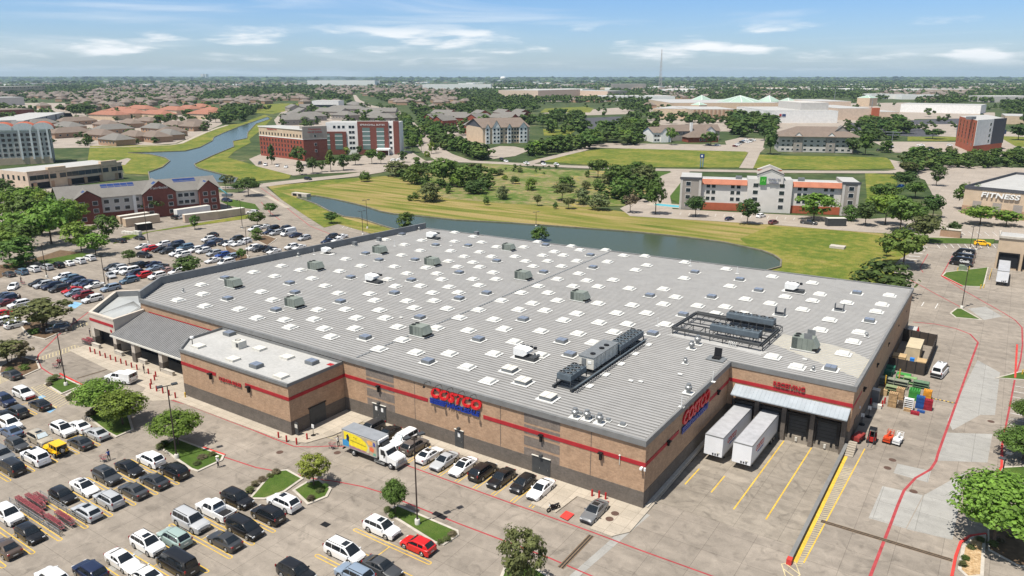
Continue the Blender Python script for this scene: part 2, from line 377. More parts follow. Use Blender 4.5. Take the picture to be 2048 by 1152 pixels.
def band(a, b, c_, d):
    up = N('ShaderNodeMapRange'); up.interpolation_type = 'SMOOTHSTEP'; up.inputs['From Min'].default_value = R(a); up.inputs['From Max'].default_value = R(b); L(el, up.inputs['Value'])
    dn = N('ShaderNodeMapRange'); dn.interpolation_type = 'SMOOTHSTEP'; dn.inputs['From Min'].default_value = R(c_); dn.inputs['From Max'].default_value = R(d); dn.inputs['To Min'].default_value = 1; dn.inputs['To Max'].default_value = 0; L(el, dn.inputs['Value'])
    return mth('MULTIPLY', up.outputs[0], dn.outputs[0])
cum = mth('MULTIPLY', cloud(7.5, 48, 3.4, .52, .68, 8, .52, .15), band(.5, 1.3, 2.6, 4.2))
cir = mth('MULTIPLY', cloud(2.6, 30, 7.7, .47, .80, 6, .5, .8), .55)
low = mth('MULTIPLY', cloud(9, 95, 1.3, .50, .72, 6), mth('MULTIPLY', band(-1, .3, 1.0, 2.0), .4))
tot = mth('MINIMUM', mth('MAXIMUM', mth('MAXIMUM', cum, cir), low), .95)
# the low clear sky is a soft blue that pales towards the horizon
gr = N('ShaderNodeMapRange'); gr.interpolation_type = 'SMOOTHSTEP'; gr.inputs['From Min'].default_value = R(-1); gr.inputs['From Max'].default_value = R(8); L(el, gr.inputs['Value'])
tcol = N('ShaderNodeMix'); tcol.data_type = 'RGBA'; L(gr.outputs[0], tcol.inputs[0]); tcol.inputs[6].default_value = (.93, 1.05, 1.33, 1); tcol.inputs[7].default_value = (.63, .93, 1.36, 1)
tint = N('ShaderNodeMix'); tint.data_type = 'RGBA'; tint.blend_type = 'MULTIPLY'; tint.inputs[0].default_value = 1
gr2 = N('ShaderNodeMapRange'); gr2.interpolation_type = 'SMOOTHSTEP'; gr2.inputs['From Min'].default_value = R(7); gr2.inputs['From Max'].default_value = R(20); L(el, gr2.inputs['Value'])
tc2 = N('ShaderNodeMix'); tc2.data_type = 'RGBA'; L(gr2.outputs[0], tc2.inputs[0]); L(tcol.outputs[2], tc2.inputs[6]); tc2.inputs[7].default_value = (1.12, 1.0, .86, 1)
L(sky.outputs[0], tint.inputs[6]); L(tc2.outputs[2], tint.inputs[7])
mixc = N('ShaderNodeMix'); mixc.data_type = 'RGBA'; L(tot, mixc.inputs[0]); L(tint.outputs[2], mixc.inputs[6]); mixc.inputs[7].default_value = (10.6, 10.6, 10.6, 1)
L(mixc.outputs[2], bg.inputs['Color'])
scene.view_settings.view_transform = 'Standard'; scene.view_settings.look = 'None'; scene.view_settings.exposure = .32; scene.view_settings.gamma = 1
scene.cycles.max_bounces = 6; scene.cycles.diffuse_bounces = 3; scene.cycles.transparent_max_bounces = 6; scene.cycles.volume_bounces = 1
# ------------------------------------------------------------------ ground, water, roads
def G(pts, z=0.): return [P(x, y, z) for x, y in pts]
def sheet(name, pts, z, mat, kind='structure', holes=(), world=False):
    b = MB(); b.sheet(pts if world else G(pts, z), z, 0, holes); o = b.build(name, mat); o['kind'] = kind; return o
dock_hole = [(-31.75, 80.0), (-14.2, 80.0), (-14.2, 109.4), (-31.75, 109.4)]
big = [(-30000, -3000), (30000, -3000), (30000, 42000), (-30000, 42000)]
K['ground'] = M2('open_ground', [(.3,(.03,.05,.018)), (.48,(.05,.075,.026)), (.6,(.085,.10,.04)), (.7,(.17,.15,.10)), (.82,(.33,.29,.23))], .02, sc2=.08, fine=.3)
sheet('ground', big, -.12, K['ground'], world=True, holes=[dock_hole])
lot = [(-330,-60)]+G([(-600,470),(40,385),(480,385),(505,372),(530,372),(564,400),(612,432),(648,455),(676,448),(760,460),(775,478)])+[(-60,176),(-14,176)]+G([(1786,532),(1801,517),(1858,485),(1986,487),(2700,500)])+[(160,-60)]
sheet('parking_lot', lot, 0., K['concrete'], world=True, holes=[dock_hole])
sheet('mown_bank', G([(535,372),(770,352),(1250,424),(1540,449),(1810,470),(1858,485),(1801,517),(1786,532)])+[(-15,173),(-146,174)]+G([(676,448),(648,455),(612,432),(564,400)]), .03, K['haybank'], world=True)
sheet('lawn', G([(1480,478),(1540,452),(1700,463),(1858,485),(1801,517),(1786,532)])+[(-15,174),(-60,174)]+G([(1561,540)]), .06, K['grassfield'], world=True)
sheet('lawn', [(541,377),(590,395),(612,400),(640,412),(690,437),(760,455),(676,448),(648,455),(612,432),(564,400)], .06, K['grassfield'])
sheet('lawn', [(770,352),(640,361),(545,377),(560,381),(640,371),(700,365)], .06, K['grassfield'])
sheet('meadow', [(775,352),(830,338),(1000,324),(1060,337),(1300,345),(1345,346),(1322,375),(1300,392),(1250,412),(1150,414),(1000,406),(900,398),(850,385),(835,365)], .09, K['meadow'])
sheet('lawn', [(1066,319),(1120,310),(1200,298),(1260,297),(1400,301),(1490,303),(1496,305),(1478,335),(1400,335),(1250,333),(1150,328),(1080,323)], .06, K['grassfield'])
sheet('lawn', [(1518,309),(1560,311),(1700,313),(1772,315),(1780,320),(1790,337),(1650,340),(1506,336)], .06, K['grassfield'])
sheet('lawn', [(1310,342),(1360,345),(1330,365),(1300,372)], .10, K['lawn'])
sheet('lawn', [(1330,385),(1352,365),(1365,360),(1372,415),(1345,400)], .06, K['lawn'])
sheet('lawn', [(1730,345),(1790,350),(1795,365),(1770,420),(1735,410)], .06, K['grassfield'])
sheet('lawn', [(1846,486),(1860,475),(1990,478),(1986,488),(1858,486)], .06, K['lawn'])
sheet('lawn', [(180,292),(356,289),(375,281),(405,267),(430,257),(455,250),(482,247),(530,229),(545,236),(520,262),(470,300),(420,330),(370,352),(250,347),(240,325),(175,322)], .03, K['grassfield'])
sheet('lawn', [(465,285),(497,276),(502,285),(470,302),(456,315),(512,331),(582,350),(578,357),(505,363),(440,366),(410,345),(388,330),(425,314),(462,297)], .05, K['grassfield'])
sheet('lawn', [(512,226),(519,210),(560,207),(604,207),(600,216),(545,228)], .03, K['grassfield'])
sheet('lawn', [(1080,225),(1090,217),(1170,213),(1188,217),(1180,225)], .03, K['grassfield'])
sheet('lawn', [(1086,258),(1152,260),(1138,271),(1088,271)], .03, K['grassfield'])
sheet('lawn', [(1815,273),(1912,273),(1912,281),(1815,282)], .03, K['grassfield'])
sheet('lawn', [(1995,272),(2100,275),(2100,300),(2030,292)], .03, K['grassfield'])
sheet('lawn', [(225,488),(246,472),(497,429),(503,436),(300,464),(250,481)], .07, K['grassfield'])
sheet('lawn', [(75,522),(165,505),(200,512),(120,530),(95,532)], .07, K['lawn'])
sheet('lawn', [(448,395),(510,408),(520,420),(460,412),(440,402)], .06, K['lawn'])
sheet('planting_soil', [(-60,560),(0,530),(60,520),(120,500),(165,505),(75,522),(0,556)], .05, K['mulch'])
# side lots and far car parks
def lotsheet(pts, z, k='concrete_road', name='car_park'): return sheet(name, pts, z, K[k])
lotsheet([(1240,417),(1300,383),(1345,339),(1383,338),(1340,392),(1345,418),(1740,438),(1850,430),(1850,472),(1700,462),(1540,449),(1260,432)], .09)
lotsheet([(1846,472),(1880,452),(1885,425),(1868,395),(1850,360),(1780,335),(1775,318),(1830,330),(1890,330),(2300,345),(2300,500),(1990,480),(1858,478)], .045)
lotsheet([(498,318),(522,308),(640,328),(790,299),(822,303),(852,322),(770,336),(740,343),(640,347),(586,351),(512,332)], .07)
lotsheet([(1165,294),(1200,286),(1500,290),(1530,296),(1515,310),(1490,303),(1250,297)], .045)
lotsheet([(1450,282),(1480,275),(1530,278),(1525,300),(1455,296)], .055)
lotsheet([(1478,336),(1497,305),(1520,306),(1506,337)], .08)
lotsheet([(1745,283),(1930,284),(1935,310),(1790,305)], .045)
lotsheet([(1700,246),(1920,236),(1920,272),(1850,276),(1700,262)], .02, 'asphalt')
lotsheet([(1820,249),(1914,248),(1912,274),(1880,272)], .04)
lotsheet([(1700,222),(1990,225),(1990,236),(1700,240)], .03)
lotsheet([(1985,262),(2200,270),(2200,330),(1960,312)], .02)
lotsheet([(1164,236),(1240,233),(1248,240),(1195,259),(1170,256)], .04, 'asphalt')
lotsheet([(960,302),(1000,292),(1030,293),(1060,300),(1030,312),(985,318)], .04)
lotsheet([(1085,226),(1240,215),(1270,222),(1260,228),(1120,232)], .02)
lotsheet([(-80,395),(-80,352),(40,362),(235,378),(70,392)], .02)
lotsheet([(215,327),(255,316),(262,318),(250,330)], .06)
lotsheet([(640,213),(690,209),(740,209),(720,217),(660,220)], .05)
for q in ([(60,297),(62,240),(120,226),(430,222),(445,248),(400,268),(350,287),(250,294)], [(560,264),(790,262),(806,236),(790,214),(570,216),(548,240)], [(880,292),(860,240),(1040,236),(1060,262),(960,292)], [(1290,262),(1300,212),(1820,205),(1830,246),(1700,264)], [(1060,203),(1075,186),(1230,186),(1230,203)], [(-60,272),(-60,206),(130,206),(150,240),(60,272)]): lotsheet(q, .0)
# roads
def road(name, pts, wd, z, k='concrete_road', world=False):
    b = MB(); b.strip(pts if world else G(pts, z), wd, z); o = b.build(name, K[k]); o['kind'] = 'structure'; return o
road('road', [(300,366),(440,376),(505,373),(560,366),(640,357),(700,351),(745,344),(790,333),(830,325),(880,322),(940,323),(1000,326),(1060,329),(1160,334),(1300,339),(1536,343),(1700,344),(1790,344),(1850,338)], 11.5, .11)
sheet('road', [(804,231),(814,250),(817,272),(846,306),(878,324),(945,322),(905,308),(880,294),(858,270),(833,250),(817,231)], .10, K['concrete_road'])
sheet('road', [(804,231),(817,231),(800,222),(745,211),(720,200),(712,190),(706,190),(710,202),(735,213)], .10, K['concrete_road'])
road('road', [(1040,331),(1110,313),(1160,301),(1185,292)], 8, .12)
road('road', [(1318,372),(1340,352),(1365,343)], 9, .13)
# footpath along the river and kerb-side pavements
road('footpath', [(178,295),(260,293),(340,290),(360,287),(380,278),(410,265),(435,256),(455,250)], 4, .12, 'walk')
road('footpath', [(500,378),(540,395),(575,416)], 2, .1, 'walk')
# water
def shore(pts, close=True):
    return G(pts, .0)
K['water'] = None; K['pondedge'] = M('weathered_pond_edge', (.17,.155,.12), .95, .3, .5)
m, nt, b_, N2, L2 = _mat('still_pond_water'); b_.inputs['Base Color'].default_value = (.052,.070,.042,1); b_.inputs['Roughness'].default_value = .16; b_.inputs['Specular IOR Level'].default_value = .05
g_ = N2('ShaderNodeNewGeometry'); n_ = N2('ShaderNodeTexNoise'); n_.inputs['Scale'].default_value = .5; n_.inputs['Detail'].default_value = 4; L2(g_.outputs['Position'], n_.inputs['Vector'])
bp_ = N2('ShaderNodeBump'); bp_.inputs['Strength'].default_value = .04; bp_.inputs['Distance'].default_value = .1; L2(n_.outputs['Fac'], bp_.inputs['Height']); L2(bp_.outputs[0], b_.inputs['Normal'])
K['water'] = m
pond = [(594,396),(604,393),(632,392.5),(672,400),(712,409),(734,415),(762,424),(789,429),(834,432.5),(912,441),(1024,447),(1149,456),(1274,465.5),(1374,476),(1449,486),(1524,502.5),(1548,512),(1562,522),(1561,535)]
pondw = G(pond)+[(-62,178),(-95,180),(-146,183)]+G([(760,451),(719,437.5),(687,434),(660,424),(632,409),(610,401)])
pondw = [(x,y) for x,y in pondw]
o = MB(); o.sheet(pondw, .14); ob = o.build('pond_water', K['water']); ob['kind'] = 'structure'
o = MB(); o.wallstrip(pondw, .5, -.1, .45, 0, True); ob = o.build('pond_kerb', K['pondedge']); ob['kind'] = 'structure'
river = G([(257,306),(300,305),(370,302.5),(400,295),(425,282),(428,275),(450,265),(482,252),(512,242),(535,234),(541,238),(512,248),(496,265),(494,277),(466,283),(468,294),(425,312),(389,329),(392,334),(400,338),(437,347.5),(475,357),(470,366),(300,366),(297,345),(325,335),(340,322.5),(330,316),(300,309)])
o = MB(); o.sheet(river, .14); ob = o.build('river_water', K['water']); ob['kind'] = 'structure'
o = MB(); o.wallstrip(river, .6, -.1, .5, 0, True); ob = o.build('river_kerb', K['pondedge']); ob['kind'] = 'structure'
# sloping dock apron
b = MB(); b.mesh([(-31.75,80,0),(-14.2,80,0),(-14.2,109.4,-1.25),(-31.75,109.4,-1.25)], [(0,1,2,3)]); b.mesh([(-31.75,80,0),(-31.75,109.4,-1.25),(-31.75,109.4,0)], [(0,1,2)]); b.mesh([(-14.2,80,0),(-14.2,109.4,-1.25),(-14.2,109.4,0)], [(0,1,2)])
ob = b.build('dock_apron', K['concrete_dock']); ob['kind'] = 'structure'
def zd(y): return -1.25*max(0, (y-80))/29.4
# newer concrete patches and pavements (each sheet 4 mm above the one below)
def patch(pts, z, k, name='pavement'): return sheet(name, pts, z, K[k])
for q in ([(1765,972),(1846,990),(1811,1057),(1737,1036)], [(1848,990),(1930,945),(1905,1080),(1813,1058)], [(1795,927),(1862,942),(1856,965),(1787,946)], [(1892,865),(1985,868),(1975,925),(1873,921)], [(1955,720),(2000,745),(1990,830),(1960,830),(1905,860),(1895,840)], [(1936,617),(1972,613),(2005,633),(1968,640)]):
    patch(q, .004, 'concrete_new')
for q in ([(1284,1024),(1300,1030),(1150,1160),(1135,1155)],): patch(q, .004, 'concrete_new')
patch([(55,1200),(200,1145),(340,1060),(395,1025),(415,1030),(350,1068),(215,1150),(90,1205)], .004, 'concrete_new')
# raised walk along the front and side of the store
def walk(pts, h=.14, world=False, name='pavement', k='walk'):
    b = MB(); p = pts if world else G(pts)
    a = sum(p[i][0]*p[(i+1)%len(p)][1]-p[(i+1)%len(p)][0]*p[i][1] for i in range(len(p)))
    if a < 0: p = p[::-1]
    b.prism(p, 0, h, 0); o = b.build(name, K[k]); o['kind'] = 'structure'; return o
walk([(-84,75.8),(-44.3,75.8),(-44.3,70.6),(-40.6,70.6),(-40.2,75.4),(-35.5,75.4),(-35.5,70),(-32.6,70),(-31.2,72),(-31.2,80),(-31.6,109),(-32.1,109),(-32.1,77.7),(-84,77.7)], world=True)
walk([(-111,66.6),(-111,64.2),(-84.2,64.6),(-80.5,66),(-79,70),(-78.6,75.8),(-84,75.8),(-84,66.6)], world=True)
walk([(-150,71.4),(-150,66.6),(-119.5,64.4),(-117.5,62.0),(-113.5,62.0),(-110.9,64.2),(-110.9,77.4),(-150,77.4)], .05, world=True)
b = MB(); b.poly([q+(.146,) for q in G([(1119,1033),(1135,1041),(1149,1028),(1132,1021)], .14)]); b.build('ramp_mat', K['redkerb'])['kind'] = 'structure'
# planted kerb islands
def island(pts, k='lawn', inset=.35, world=False):
    p = pts if world else G(pts)
    a = sum(p[i][0]*p[(i+1)%len(p)][1]-p[(i+1)%len(p)][0]*p[i][1] for i in range(len(p)))
    if a < 0: p = p[::-1]
    b = MB(); b.prism(p, 0, .15); o = b.build('kerb', K['kerb']); o['kind'] = 'structure'
    n = len(p); q = []
    for i in range(n):
        p0, p1, p2 = Vector(p[i-1]), Vector(p[i]), Vector(p[(i+1)%n])
        d1, d2 = (p1-p0).normalized(), (p2-p1).normalized(); n1, n2 = Vector((-d1.y,d1.x)), Vector((-d2.y,d2.x))
        bis = (n1+n2); bis = bis.normalized() if bis.length > .1 else n1
        q.append(tuple(p1+bis*inset/max(.5, bis.dot(n1))))
    b = MB(); b.sheet(q, .165); o = b.build('lawn' if k == 'lawn' else 'planting_bed', K[k]); o['kind'] = 'structure'
    return p
island([(88,768),(130,756),(165,772),(122,790),(100,776)])
island([(131,791),(165,772),(175,768),(190,795),(172,815),(150,803)], 'mulch')
island([(172,835),(205,818),(258,826),(268,860),(232,876),(212,866)], 'lawn')
island([(318,897),(352,876),(407,897),(450,911),(445,922),(395,945),(380,940)], 'lawn')
island([(496,1000),(545,943),(575,940),(608,958),(570,985),(530,1000)], 'lawn')
island([(584,982),(612,965),(640,960),(664,978),(655,995),(615,1011)], 'lawn')
island([(769,1026),(795,1010),(917,1062),(918,1072),(888,1092),(868,1088)], 'lawn')
island([(0,733),(40,712),(76,722),(82,738),(40,757),(-5,748)], 'mulch')
island([(38,650),(60,640),(120,652),(130,662),(90,680),(55,672)], 'mulch')
island([(985,1190),(1010,1130),(1060,1130),(1110,1160),(1120,1200)], 'lawn')
island([(1899,627),(1912,617),(1924,618),(1965,641),(1910,636)], 'lawn')
island([(1883,552),(1890,545),(1930,540),(1977,535),(1968,575),(1925,573)], 'lawn')
island([(1915,1140),(1923,1095),(1940,1076),(1972,1070),(1970,1100),(1967,1155),(1935,1158)], 'gravel')
island([(1976,1100),(1975,1060),(2060,1050),(2100,1130),(2040,1135)], 'mulch', .15)
island([(1995,945),(2003,935),(2100,930),(2100,965),(2000,962)], 'lawn')
island([(2010,880),(2020,866),(2100,860),(2100,895)], 'lawn')
island([(1990,757),(2034,745),(2100,740),(2100,765)], 'lawn')
island([(365,556),(380,545),(402,550),(396,562)], 'mulch')
island([(448,490),(500,512),(490,525),(460,527)], 'mulch')
island([(505,478),(530,470),(555,478),(535,492)], 'mulch')
# ------------------------------------------------------------------ painted markings
def mark(name, pts, wd, k, z=.008, world=False):
    b = MB(); b.strip(pts if world else G(pts), wd, z); o = b.build(name, K[k]); o['kind'] = 'structure'; return o
mark('fire_lane_line', [(370,808),(512,862.5),(547,877),(587,892.5),(617,894),(662,892),(688,893)], .22, 'redline')
mark('fire_lane_line', [(806,928),(1024,1007),(1044,1014),(1184,1064),(1274,1098),(1421,1151),(1520,1188)], .22, 'redline')
mark('fire_lane_line', [(405,897),(445,913),(512,935),(597,950),(632,958),(672,963),(724,973),(764,985),(834,1014),(922,1049),(999,1078),(1099,1116),(1181,1151),(1230,1172)], .22, 'redline')
mark('fire_lane_line', [(160,700),(195,714),(250,736),(297,754),(306,757),(296,775),(298,783),(318,793),(370,808)], .28, 'redline')
mark('fire_lane_line', [(180,622),(135,656),(117,670),(77,709.5),(75,718),(82,735),(100,747),(135,760),(167,772)], .26, 'redline')
mark('fire_lane_line', [(1821,560),(1870,587),(1923,615)], .24, 'redline')
mark('fire_lane_line', [(1905,512),(1883,552),(1926,580),(1970,605),(2006,625),(2030,640),(2044,655),(2045,690),(2041,720),(2030,757),(2018,820),(2004,890)], .26, 'redline')
mark('fire_lane_line', [(1826,644),(1870,648),(1911,657),(1940,668),(1956,685),(1946,712),(1911,810),(1876,907),(1872,922),(1861,939),(1831,956),(1808,981),(1796,1009),(1781,1049),(1741,1151),(1725,1190)], .34, 'redline')
mark('fire_lane_line', [(1846,545),(1840,535),(1856,508)], .2, 'redline')
mark('fire_lane_line', [(522,376),(545,392),(585,425),(620,452),(660,468)], .25, 'redline')
mark('fire_lane_line', [(560,440),(540,425),(522,404)], .25, 'redline')
for pts in ([(1903,1155),(1911,1114),(1921,1086),(1941,1073),(1972,1069)], [(2004,890),(2003,935),(1995,950)], [(1925,573),(1883,552)], [(2034,690),(2030,757)]):
    b = MB(); b.wallstrip(G(pts), .3, 0, .17); b.build('red_kerb', K['redkerb'])['kind'] = 'structure'
for pts in ([(120,748),(167,772)], [(407,896),(450,911)]):
    b = MB(); b.wallstrip(G(pts), .25, 0, .175); b.build('red_kerb', K['redkerb'])['kind'] = 'structure'
# double-line hairpin stall markings
bm_ = MB()
def hairpin(x0, x1, y, wd=.48, cap0=True, cap1=True):
    t = .115
    pts = []
    def arc(cx, a0, a1): return [(cx+wd/2*math.cos(a0+(a1-a0)*k/6), y+wd/2*math.sin(a0+(a1-a0)*k/6)) for k in range(7)]
    bm_.strip(arc(x0+wd/2, math.pi/2, 3*math.pi/2)+arc(x1-wd/2, -math.pi/2, math.pi/2), t, .008, 0, True)
def block(x0, x1, ys, cross=True):
    for y in ys: hairpin(x0, x1, y)
    if cross:
        for a, c in zip(ys, ys[1:]): bm_.strip([((x0+x1)/2, a+.24), ((x0+x1)/2, c-.24)], .11, .0085)
def ysq(y, lo, hi):
    k = []; n = -40
    while y+3*n <= hi:
        if y+3*n >= lo: k.append(y+3*n)
        n += 1
    return k
block(-97.6, -85.8, ysq(48.75, 18, 49)); block(-78.2, -66.4, ysq(48.7, 18, 49)); block(-58.95, -47.1, ysq(54.35, 18, 55)); block(-117.2, -105.3, ysq(48.7, 20, 49)); block(-136, -124.2, ysq(48.7, 20, 52))
for i in range(9):    # front-row double bars
    for dx in (-.24, .24): bm_.strip([(-64.4+2.98*(i-2)+dx, 69.7), (-64.4+2.98*(i-2)+dx, 75.5)], .115, .008)
for dx in (-.24, .24): bm_.strip([(-43.7+dx-.2, 70.0), (-43.7+dx-.2, 75.5)], .115, .0085)
bm_.build('stall_markings', K['yellow'])['kind'] = 'structure'
bm_ = MB()   # hatched zones
def hatch(poly, step, ang, wd=.12):
    c, s_ = math.cos(ang), math.sin(ang); us = [x*c+y*s_ for x, y in poly]; u = min(us)+step/2
    while u < max(us):
        hits = []
        for (x0,y0),(x1,y1) in zip(poly, poly[1:]+poly[:1]):
            a, b_ = x0*c+y0*s_-u, x1*c+y1*s_-u
            if (a > 0) != (b_ > 0):
                t = a/(a-b_); hits.append((x0+(x1-x0)*t, y0+(y1-y0)*t))
        if len(hits) == 2: bm_.strip(hits, wd, .009)
        u += step
    bm_.strip(poly, wd, .010, 0, True)
hatch(G([(62,774),(86,769),(150,806),(112,816)]), .75, R(25))
hatch(G([(644,872),(700,838),(738,850),(735,862),(690,884)]), 1.0, R(-12))
hatch(G([(0,752),(20,758),(0,768)]), .5, R(25))
hatch(G([(150,690),(165,695),(78,722),(76,716)]), .55, R(65))
hatch(G([(135,652),(175,645),(176,650),(140,660)]), .55, R(65))
hatch(G([(1563,1128),(1590,1123),(1600,1150),(1575,1165)]), .9, R(60))
b = bm_; b.build('hatched_marking', K['yellowfaded'])['kind'] = 'structure'
b = MB(); b.strip([(-13.5,77),(-13.5,107)], .5, .009)
b.strip([(-12.65,77.5),(-12.1,95.0),(-11.65,110)], .15, .009)
b.build('walkway_edge_line', K['yellow'])['kind'] = 'structure'
b = MB(); y = 76.5
while y < 103: b.strip([(-13.2,y),(-12.65+(y-77.5)*.032,y+.3)], .10, .0085); y += .5
b.build('walkway_hatching', K['yellowfaded'])['kind'] = 'structure'
b = MB()
for x in (-29.95, -26.35, -22.6, -18.6):
    y0, y1 = (86, 108) if x < -25 else (84, 108.5)
    if x in (-29.95, -26.35): y0, y1 = 86.5, 92
    b.mesh([(x-.09,y0,zd(y0)+.012),(x+.09,y0,zd(y0)+.012),(x+.09,y1,zd(y1)+.012),(x-.09,y1,zd(y1)+.012)], [(0,1,2,3)])
b.build('dock_lane_line', K['yellow'])['kind'] = 'structure'
b = MB()
for a, c in (((1843,612),(1848,604)), ((1870,617),(1876,607))): b.strip(G([a, c]), .15, .008)
for k in range(12):
    t = k/11; p0 = (2036-30*t, 640+248*t)
    b.strip(G([(2030-22*t, 772+118*t), (2075-22*t, 780+122*t)]), .14, .008)
for k in range(9): b.strip(G([(1873+14*k, 488), (1880+14*k, 496)]), .15, .008)
for k in range(6): b.strip(G([(1800+5*k+8, 524-6.2*k), (1822+5*k+8, 525.5-6.2*k)]), .5, .008)
for k in range(22): b.strip(G([(1345+17.5*k, 424+.75*k), (1342+17.5*k, 429+.75*k)], .1), .12, .1)
for k in range(10): b.strip(G([(1905+16*k, 462+.5*k), (1915+16*k, 470+.5*k)], .1), .15, .1)
for k in range(14): b.strip(G([(560+9*k*1.6, 466-k*1.0), (580+9*k*1.6, 470-k*.9)]) if False else G([(690+9*k, 450+k*.8), (684+9*k, 456+k*.8)]), .12, .008)
b.build('white_stall_markings', K['whiteline'])['kind'] = 'structure'
b = MB(); b.poly([p+(.009,) for p in G([(74,795),(84,790),(92,793),(82,800)])]); b.poly([p+(.009,) for p in G([(78,818),(100,826),(112,818),(92,812)])]); b.poly([p+(.009,) for p in G([(135,612),(150,603),(165,607),(150,617)])])
b.build('accessible_bay_paint', K['bluepaint'])['kind'] = 'structure'
# ------------------------------------------------------------------ lettering
def text_mb(s, size, ext=.06, shear=0., bold=0., spacing=1.0, width=None):
    cu = bpy.data.curves.new('lettering', 'FONT'); cu.body = s; cu.size = size; cu.extrude = ext; cu.shear = shear; cu.offset = bold
    cu.align_x = 'CENTER'; cu.align_y = 'CENTER'; cu.space_character = spacing; cu.resolution_u = 3
    o = bpy.data.objects.new('tmp', cu); col.objects.link(o)
    dg = bpy.context.evaluated_depsgraph_get(); dg.update()
    me = bpy.data.meshes.new_from_object(o.evaluated_get(dg))
    bpy.data.objects.remove(o); bpy.data.curves.remove(cu)
    v = [tuple(x.co) for x in me.vertices]; f = [tuple(p.vertices) for p in me.polygons]
    bpy.data.meshes.remove(me)
    if width and v:
        x0, x1 = min(q[0] for q in v), max(q[0] for q in v); k = width/(x1-x0); c = (x0+x1)/2
        v = [((q[0]-c)*k, q[1], q[2]) for q in v]
    return v, f
def put_text(mb, s, size, origin, xdir, updir=(0,0,1), m=0, **kw):
    v, f = text_mb(s, size, **kw); X = Vector(xdir).normalized(); U = Vector(updir).normalized(); Nn = X.cross(U); O = Vector(origin)
    mb.mesh([O+X*a+U*b+Nn*c for a, b, c in v], f, m)
def rel(o, root):
    """child mesh built in world coordinates: shift it under its (unrotated) root"""
    l = root.location
    o.data.transform(Matrix.Translation((-l.x, -l.y, -l.z))); return o
def wb(mb, name, mats, root, smooth=None): return rel(mb.build(name, mats, root, smooth), root)
def sub(mb, name, mats, part, root, smooth=None): return rel(mb.build(name, mats, part, smooth), root)
# ------------------------------------------------------------------ the warehouse store
WH = empty('warehouse_store', (-85, 120, 0)); tag(WH, 'huge brown brick warehouse store with grey metal roof, red stripe and skylights', 'store')
HW, RZ = 9.45, 9.22
FY, EX, IY, EX2 = 77.5, -32.0, 109.3, -13.9
BR, BL, CL, CF = (-13.4, 172), (-141, 165.5), (-148.4, 86.6), (-141.2, 77.5)
foot = [CF, (EX,FY), (EX,IY), (EX2,IY), BR, BL, CL]
def ringwall(mb, p, z0, z1, off=0., m=0, close=True):
    n = len(p)
    q = p if not off else offset(p, off)
    for i in range(n if close else n-1):
        a, b = q[i], q[(i+1)%n]; mb.mesh([(a[0],a[1],z0),(b[0],b[1],z0),(b[0],b[1],z1),(a[0],a[1],z1)], [(0,1,2,3)], m)
def offset(p, d):
    n = len(p); q = []
    for i in range(n):
        p0, p1, p2 = Vector(p[i-1]), Vector(p[i]), Vector(p[(i+1)%n])
        d1, d2 = (p1-p0).normalized(), (p2-p1).normalized(); n1, n2 = Vector((d1.y,-d1.x)), Vector((d2.y,-d2.x))
        bis = (n1+n2).normalized(); q.append(tuple(p1+bis*d/max(.3, bis.dot(n1))))
    return q
b = MB(); ringwall(b, foot, -1.3, HW-.75); wb(b, 'wall', K['brick'], WH)
b = MB()
q = offset(foot, .03)
ringwall(b, q, -1.3, 2.35)
for i in range(len(q)):
    a, c_ = q[i], q[(i+1)%len(q)]; a2, c2 = foot[i], foot[(i+1)%len(q)]; b.mesh([a+(2.35,), c_+(2.35,), c2+(2.35,), a2+(2.35,)], [(0,1,2,3)])
wb(b, 'wainscot', K['brick_dark'], WH)
# fascia / gutter band round the roof, taller parapet on the car-park side
b = MB(); b.wallstrip([CF,(EX,FY),(EX,IY),(EX2,IY),BR,BL], .5, HW-.78, HW, 0); wb(b, 'roof_fascia', K['coping'], WH)
b = MB(); b.wallstrip([BL,CL,CF], .45, RZ-.4, 10.9, 0); wb(b, 'parapet', [K['parapet_in']], WH)
rf = MB(); rin = offset(foot, -.2); rf.sheet(rin, RZ); RO = wb(rf, 'roof', K['roofmetal'], WH)
def xr(y):   # roof span in x at a given y
    xs = []
    for (x0,y0),(x1,y1) in zip(rin, rin[1:]+rin[:1]):
        if (y0 > y) != (y1 > y): xs.append(x0+(x1-x0)*(y-y0)/(y1-y0))
    return (min(xs), max(xs)) if len(xs) >= 2 else None
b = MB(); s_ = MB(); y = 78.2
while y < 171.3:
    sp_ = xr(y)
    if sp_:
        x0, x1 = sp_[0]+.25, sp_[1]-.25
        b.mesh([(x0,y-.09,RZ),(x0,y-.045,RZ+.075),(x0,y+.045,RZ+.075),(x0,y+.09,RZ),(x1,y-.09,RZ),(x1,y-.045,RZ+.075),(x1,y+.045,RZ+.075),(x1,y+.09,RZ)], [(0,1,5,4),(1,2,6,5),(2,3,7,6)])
        s_.mesh([(x0,y-.34,RZ+.004),(x1,y-.34,RZ+.004),(x1,y-.15,RZ+.004),(x0,y-.15,RZ+.004)], [(0,1,2,3)])  # flat dark strip beside each rib, painting in its shade line
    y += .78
sub(b, 'roof_rib', K['roofrib'], RO, WH); sub(s_, 'painted_rib_shade', K['seam_ribshade'], RO, WH)
b = MB()
b.box(-82.05, 78.4, RZ+.005, -81.75, 167.5, RZ+.10)
sub(b, 'expansion_joint', K['midgrey'], RO, WH)
